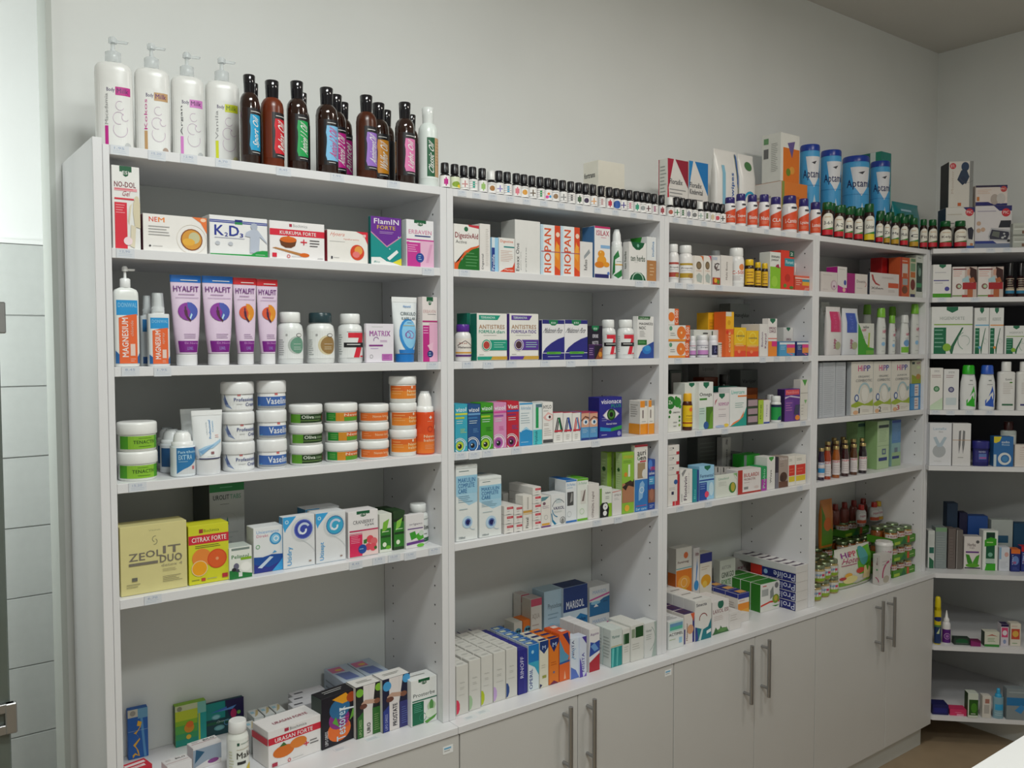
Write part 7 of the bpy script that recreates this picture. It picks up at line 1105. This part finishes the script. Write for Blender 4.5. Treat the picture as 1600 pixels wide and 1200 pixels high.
Cy('jar2', 1519, 1547, 677, '1c1c66', '26267a', 'r .1 .1 .9 .9 2a2a7a;r .3 .3 .8 .7 5a7ab8;r .34 .36 .8 .46 b05aa0;b .3 .78 .74 .9 NIVEA c0c8e0', 'deep blue round container with pale panel', n='cream_container', c='jar', fl=.45, lr=(.1, .66), h=.105)
Bx(1553, 1584, 682, .04, '2a6aa8', 'p 0,1 .4,1 .3,.84 .1,.78 0,.8 d8c82a;b .4 .78 .8 .86 medica dce8f0;b .4 .7 .8 .76 floss b0cce0;o .56 .26 .34 d8dcdc;o .58 .26 .22 2a6aa8;o .58 .26 .16 4a8ac0;r 0 0 .14 .4 c0d0d8', 'blue box with white ring and yellow corner')
Cy('lotion', 1563, 1589, 658.5, 'b8c0bc', '3a1412', 'r .2 .6 .9 .9 d0d4d0', 'pale bottle with dark brown cap behind the blue box', n='lotion_bottle', s=.075, fl=.6)
Bx(1586, 1612, 695, .04, 'e0d8d0', 'l .3 .3 .9 .9 6 c8b8b0;p .4,.9 .9,.94 .9,.86 c87a7a', 'low cream box at the frame edge')
cell(0, 'top of corner bay', fr='corner', sb=.012)
for k, (a, b, v, tx) in enumerate(((1437, 1449.5, 343, 'Fit'), (1450, 1465, 343.5, 'Multi'), (1467, 1487.5, 346, 'Kelp'), (1490, 1511, 345.5, 'Omega'))):
    Cy('pill', a, b, v, '2a120a', '0f5a2a', 'r .05 .22 .95 .7 e8e4d8;e .5 .7 .45 .28 e8e4d8;r .05 0 .95 .24 c8283a;p .05,.24 .95,.24 .95,.36 3a7a3a;b .2 .46 .8 .62 %s 5a4a4a;l .25 .74 .75 .84 1 c9a06a' % tx, 'dark vitamin bottle, green cap, red band, '+['fourth', 'third', 'second', 'first'][k]+' from the right end', n='vitamin_bottle', g='green-capped vitamin bottles', lr=(.08, .7), s=.008 if k > 1 else .02)
Bx(1524, 1581.5, 322, .07, 'dcd8da', 'r 0 .9 .0 1 navy;p .5,1 1,1 1,.88 .66,.88 2a2a6a;o .84 .84 .12 c8303c;b .76 .81 .92 .88 PIC e8d8d8;p .36,.3 .44,.5 .94,.44 .98,.36 .9,.18 .4,.2 b8b8bc;p .4,.3 .46,.46 .92,.4 .94,.34 .88,.22 .42,.24 3a3a4a;p .46,.32 .5,.42 .68,.4 .66,.27 6a7068;e .8 .36 .03 .02 lgrey;e .82 .3 .03 .02 lgrey;e .76 .27 .04 .025 lgrey;p .64,.5 .7,.66 .98,.66 .98,.5 2a2a34;e .1 .6 .06 .05 c8a890;e .1 .44 .06 .05 c8a890;e .22 .46 .06 .05 c8a890;l .06 .84 .6 .9 1 a8a0b8;r 0 0 1 .14 7a86a0;p 0,.14 .6,.14 .5,.2 0,.2 2a3a8a;e .92 .2 .04 .03 3a3a3a', 'white box showing a blood pressure monitor with red disc', s=.08)
Bx(1524.5, 1574.5, 290, .07, 'dcd2cc', 'r 0 .9 1 1 2a2040;p .72,.96 1,.96 1,.82 .8,.84 2a2a6a;o .88 .8 .1 c04a48;b .8 .77 .94 .85 PIC e8c8c0;r 0 0 1 .1 22226a;p 0,.1 .5,.1 .4,.18 0,.18 22226a;e .6 .3 .13 .26 b0a49c;e .8 .34 .14 .26 c8c4c0;l .06 .56 .5 .8 3 d8b8a0;r .04 .24 .12 .44 c87a3a', 'low white box with red disc on the monitor box', on=1, s=.08)
Bx(1478, 1523.3, 324.5, .07, 'dcdad4', 'p .6,1 1,1 1,.88 .74,.9 2a2a6a;o .82 .88 .14 c8303c;b .72 .85 .92 .92 PIC e8d8d8;p .76,.5 .9,.54 .98,.46 .94,.24 .8,.26 2a2a3a;r 0 0 1 .1 2a5aa8;r .86 .1 .96 .16 c88a5a;l .06 .8 .6 .86 1 c0b8a8;r .06 .62 .3 .64 7a7a7a', 'white box with red disc and navy remote picture', s=.08, uL=1465.5, L='1a3456')
Bx(1483, 1521.5, 252.5, .05, 'd8d4cc', 'r .85 0 1 1 8a8c8a;o .16 .9 .13 c8303c;b .08 .87 .24 .93 BTL e8c8c8;e .66 .88 .16 .1 1f3a5a;p .5,.8 .7,.84 .84,.66 .7,.5 .54,.56 .34,.6 1f3550;p .34,.6 .6,.68 .76,.56 .56,.48 1a2c48;q .76 .7 .34 .01 5a5a5a 200 330;r .38 .03 .52 .1 c8602a;vb .1 .3 .2 .8 Monitor c8bcb0', 'tall white and black box with navy gauge and red disc', on=1, s=.085, uL=1470, L='14121c')
cell(0, 'top of corner bay', fr='corner', sb=.012)
for k in range(2):
    Bx(1583.5, 1612, 329, .05, 'b8bcb4', 'r 0 0 1 .12 8a9088;r .04 .5 1 .56 e0e4e0;l .1 .6 .7 .8 2 8a8a84;r .5 .16 .9 .4 7a5a4a', 'clear grey storage box at the frame edge, '+['lower', 'upper'][k], s=.05, on=k or None, h=.052, n='storage_box')
cell(5, 'corner bay base shelf', fr='corner', sb=.05)
Bx(1505.5, 1534, 838, .045, 'e0dad6', 'b .2 .7 .66 .8 Herba 6a5a5a;t .3 .62 .6 .68 tuga 8a7a7a;o .78 .84 .1 5a5a5a;r .1 .5 .86 .55 6a3a86;p .1,.46 .3,.44 .5,.2 .4,.1 .2,.2 3a8a1e;p .9,.46 .7,.4 .5,.2 .6,.1 .8,.14 4a9a2a;e .5 .12 .4 .06 5aa02a;r .04 .02 .96 .06 4a4a5a', 'white box with mint leaves and violet line', vb=889, T='c8c4c0')
Bx(1535, 1559.8, 829, .045, 'e4e8e2', 'r .2 .16 .8 .96 0f5a3a;r .2 .82 .76 .94 12382a;p .1,.6 .9,.64 .9,.8 .5,.84 .1,.76 3aa01e;l .24 .66 .8 .74 1 c8e8a0;o .5 .4 .16 7ab09a;p .14,.0 .86,.0 .86,.18 .24,.16 3aa81e;r .2 .18 .8 .3 b8ccc0', 'white box with dark green panel and lime band', vb=891)
Bx(1560.6, 1578, 855, .04, 'd8dce4', 'r 0 .5 .2 1 8ab0d0;e .7 .7 .2 .1 d8a8a0;l .1 .1 .9 .4 5 b8bcc8', 'pale box with red blush between green and navy boxes', vb=892)
for k, (a, b, c1) in enumerate(((1579, 1594.5, 'e0702a'), (1595, 1612, 'c8242a'))):
    Bx(a, b, 858-k*4, .04, '22307a', 'r 0 .8 1 1 %s;e .5 .5 .36 .2 6a8ac8;vb .1 .3 .24 .74 Otri c8d0e8;l .2 .06 .9 .2 3 5a6ab0;e .4 .4 .2 .06 9a5a8a' % c1, 'navy box with %s top band' % ['orange', 'red'][k], vb=893, T=c1)
Bx(1450, 1481, 873, .03, 'd4dce0', 'b .1 .4 .86 .8 Aloe_Vera 4a7a8a;r 0 0 1 .2 b0c8d4;p .5,0 .8,.3 1,0 8ab0c0', 'low white carton with blue grey lettering', s=.06, vb=884)
Bx(1482.5, 1503, 872, .03, 'd8d4d0', 'r 0 .4 1 1 7a5034;l .2 .5 .8 .9 2 b09070', 'low white and brown carton', s=.06, vb=884)
Bx(1450.5, 1461, 829, .05, 'd0d4d0', 'r .2 .6 .9 .9 c8ccc8;r .2 .4 .9 .56 2a6a5a;p .2,0 .9,0 .9,.2 .2,.3 2a6a4a', 'narrow white box with green blocks at left', s=.1)
Bx(1462, 1480, 824, .05, '8a9494', 'r .0 .9 1 1 7aa07a;l .1 .1 .9 .8 12 9aa4a4', 'grey green carton at left', s=.1)
Bx(1482, 1494, 826, .05, '6a605c', 'l .2 .2 .8 .8 8 7a706c', 'brown grey carton side', s=.1)
Bx(1495, 1505, 828, .05, '6c6662', 'r 0 0 .1 1 b0aca8', 'grey carton with pale edge', s=.1)
for k, (a, b, v, c1, nm) in enumerate(((1480, 1497, 786, '1a3048', 'upright dark blue box'), (1499, 1512, 801, '14143a', 'dark navy box'), (1512.5, 1544, 806, '1f4a90', 'blue box'), (1549, 1583, 812, 'b4bcb8', 'pale grey box with teal side'), (1584, 1610, 818, '1f4a6a', 'dark teal box'))):
    Bx(a, b, v, .05, c1, '' if k != 3 else 'r 0 .5 .8 .66 2a5a78;r .1 .2 .8 .3 6a6a7a', nm+' at the back', s=.19)
cell(6, 'corner bay lower shelf', fr='corner', sb=.02)
Cy('aero', 1460, 1471.5, 932, 'd8c420', 'd8c41a', 'r 0 0 1 .5 1f3a6a;e .5 .74 .5 .07 1a2a6a;p .3,.3 .7,.5 .6,.3 c0d0a0;r 0 .5 1 .56 5a8a4a', 'yellow and blue spray can', n='spray_can', vb=1007)
Cy('cone', 1473, 1487, 953.5, 'e4e2e4', 'e8e8e8', 'r 0 0 1 1 5a1a7a;q .5 .5 .3 .05 c8a0c8;o .5 .5 .15 a06ab0', 'white nozzle bottle with violet label', n='nozzle_bottle', vb=1006)
Bx(1491, 1516, 986, .03, '2a3a32', 'e .5 .5 .4 .4 1a5a34;r .1 .1 .9 .3 4a5a50', 'dark green blister pack lying down', s=.04, n='blister_pack', c='packet', h=.03, flap=False)
Bx(1517, 1533, 990, .03, '6a1a4a', 'p 0,0 1,0 1,.6 0,1 8a2a6a', 'dark pink packet lying down', s=.03, n='packet', c='packet', h=.024, flap=False)
Bx(1538, 1562, 987, .05, 'd8d8c8', 'r 0 0 1 .16 3a8a3a;p .1,.7 .5,.84 .9,.7 .5,.76 b0402a;l .2 .3 .8 .6 3 4a9a4a', 'low white and green box', L='26422a', uL=1533, vb=1010)
Bx(1563.2, 1576.5, 975, .035, 'd8d0d8', 'r .1 .4 .9 .84 d84a7a;e .5 .6 .3 .12 e8e0e8;r .0 .88 1 1 2a1a4a;e .5 .2 .2 .1 8a9ac0', 'small white box with pink flower', vb=1009, T='2a1a4a')
Bx(1578, 1595.5, 974, .035, 'dcd6c8', 'r .1 .3 .9 .76 c8503a;e .5 .54 .3 .14 e0b050;l .1 .84 .9 .9 1 c87a7a;l .2 .06 .8 .16 1 6a9a5a', 'small cream box with red fruit picture', vb=1009)
cell(7, 'corner bay lowest shelf', fr='corner', sb=.02)
Bx(1457, 1482.5, 1103, .06, '1a1c5a', 'r .1 .2 .9 .7 242878', 'low navy box at left', s=.03, flap=False, h=.042)
Bx(1484, 1511.5, 1112, .05, 'd83a6a', 'l .3 .4 .7 .6 1 f0a8c0;r .4 0 .8 .3 e8a0b8', 'low pink box', s=.03, flap=False, h=.026)
Bx(1511.8, 1529, 1083, .04, 'd4dcd0', 'r .1 .1 1 .74 2a5a1e;e .6 .4 .3 .2 4a8a2a;l .3 .1 .8 .2 1 e0e8d8', 'white and green box beside the pink one', L='2a4a1a', uL=1507, vb=1121)
Bx(1534.5, 1549, 1087, .035, 'dcd8d0', 'r .3 .66 .8 .86 b0786a;r .2 .2 .8 .6 b8b4ae', 'small cream box on the lowest shelf', uL=1531, vb=1121.5)
Cy('spray', 1552, 1570, 1075.5, '8ab0c0', '3aa8d8', 'r .1 .4 .9 .7 3aa8dc;l .1 .1 .9 .3 2 b8d0d8', 'clear blue bottle with bright blue cap', n='spray_bottle', vb=1123, fl=.7)
Bx(1572, 1606, 1076, .04, '8a9498', 'r 0 .46 1 .72 2a78b0;p .4,.3 .7,.5 .9,.4 .7,.2 3a8ac8;l .1 .8 .9 .95 1 a0acb0', 'grey box with blue wave band at the frame edge', vb=1124)
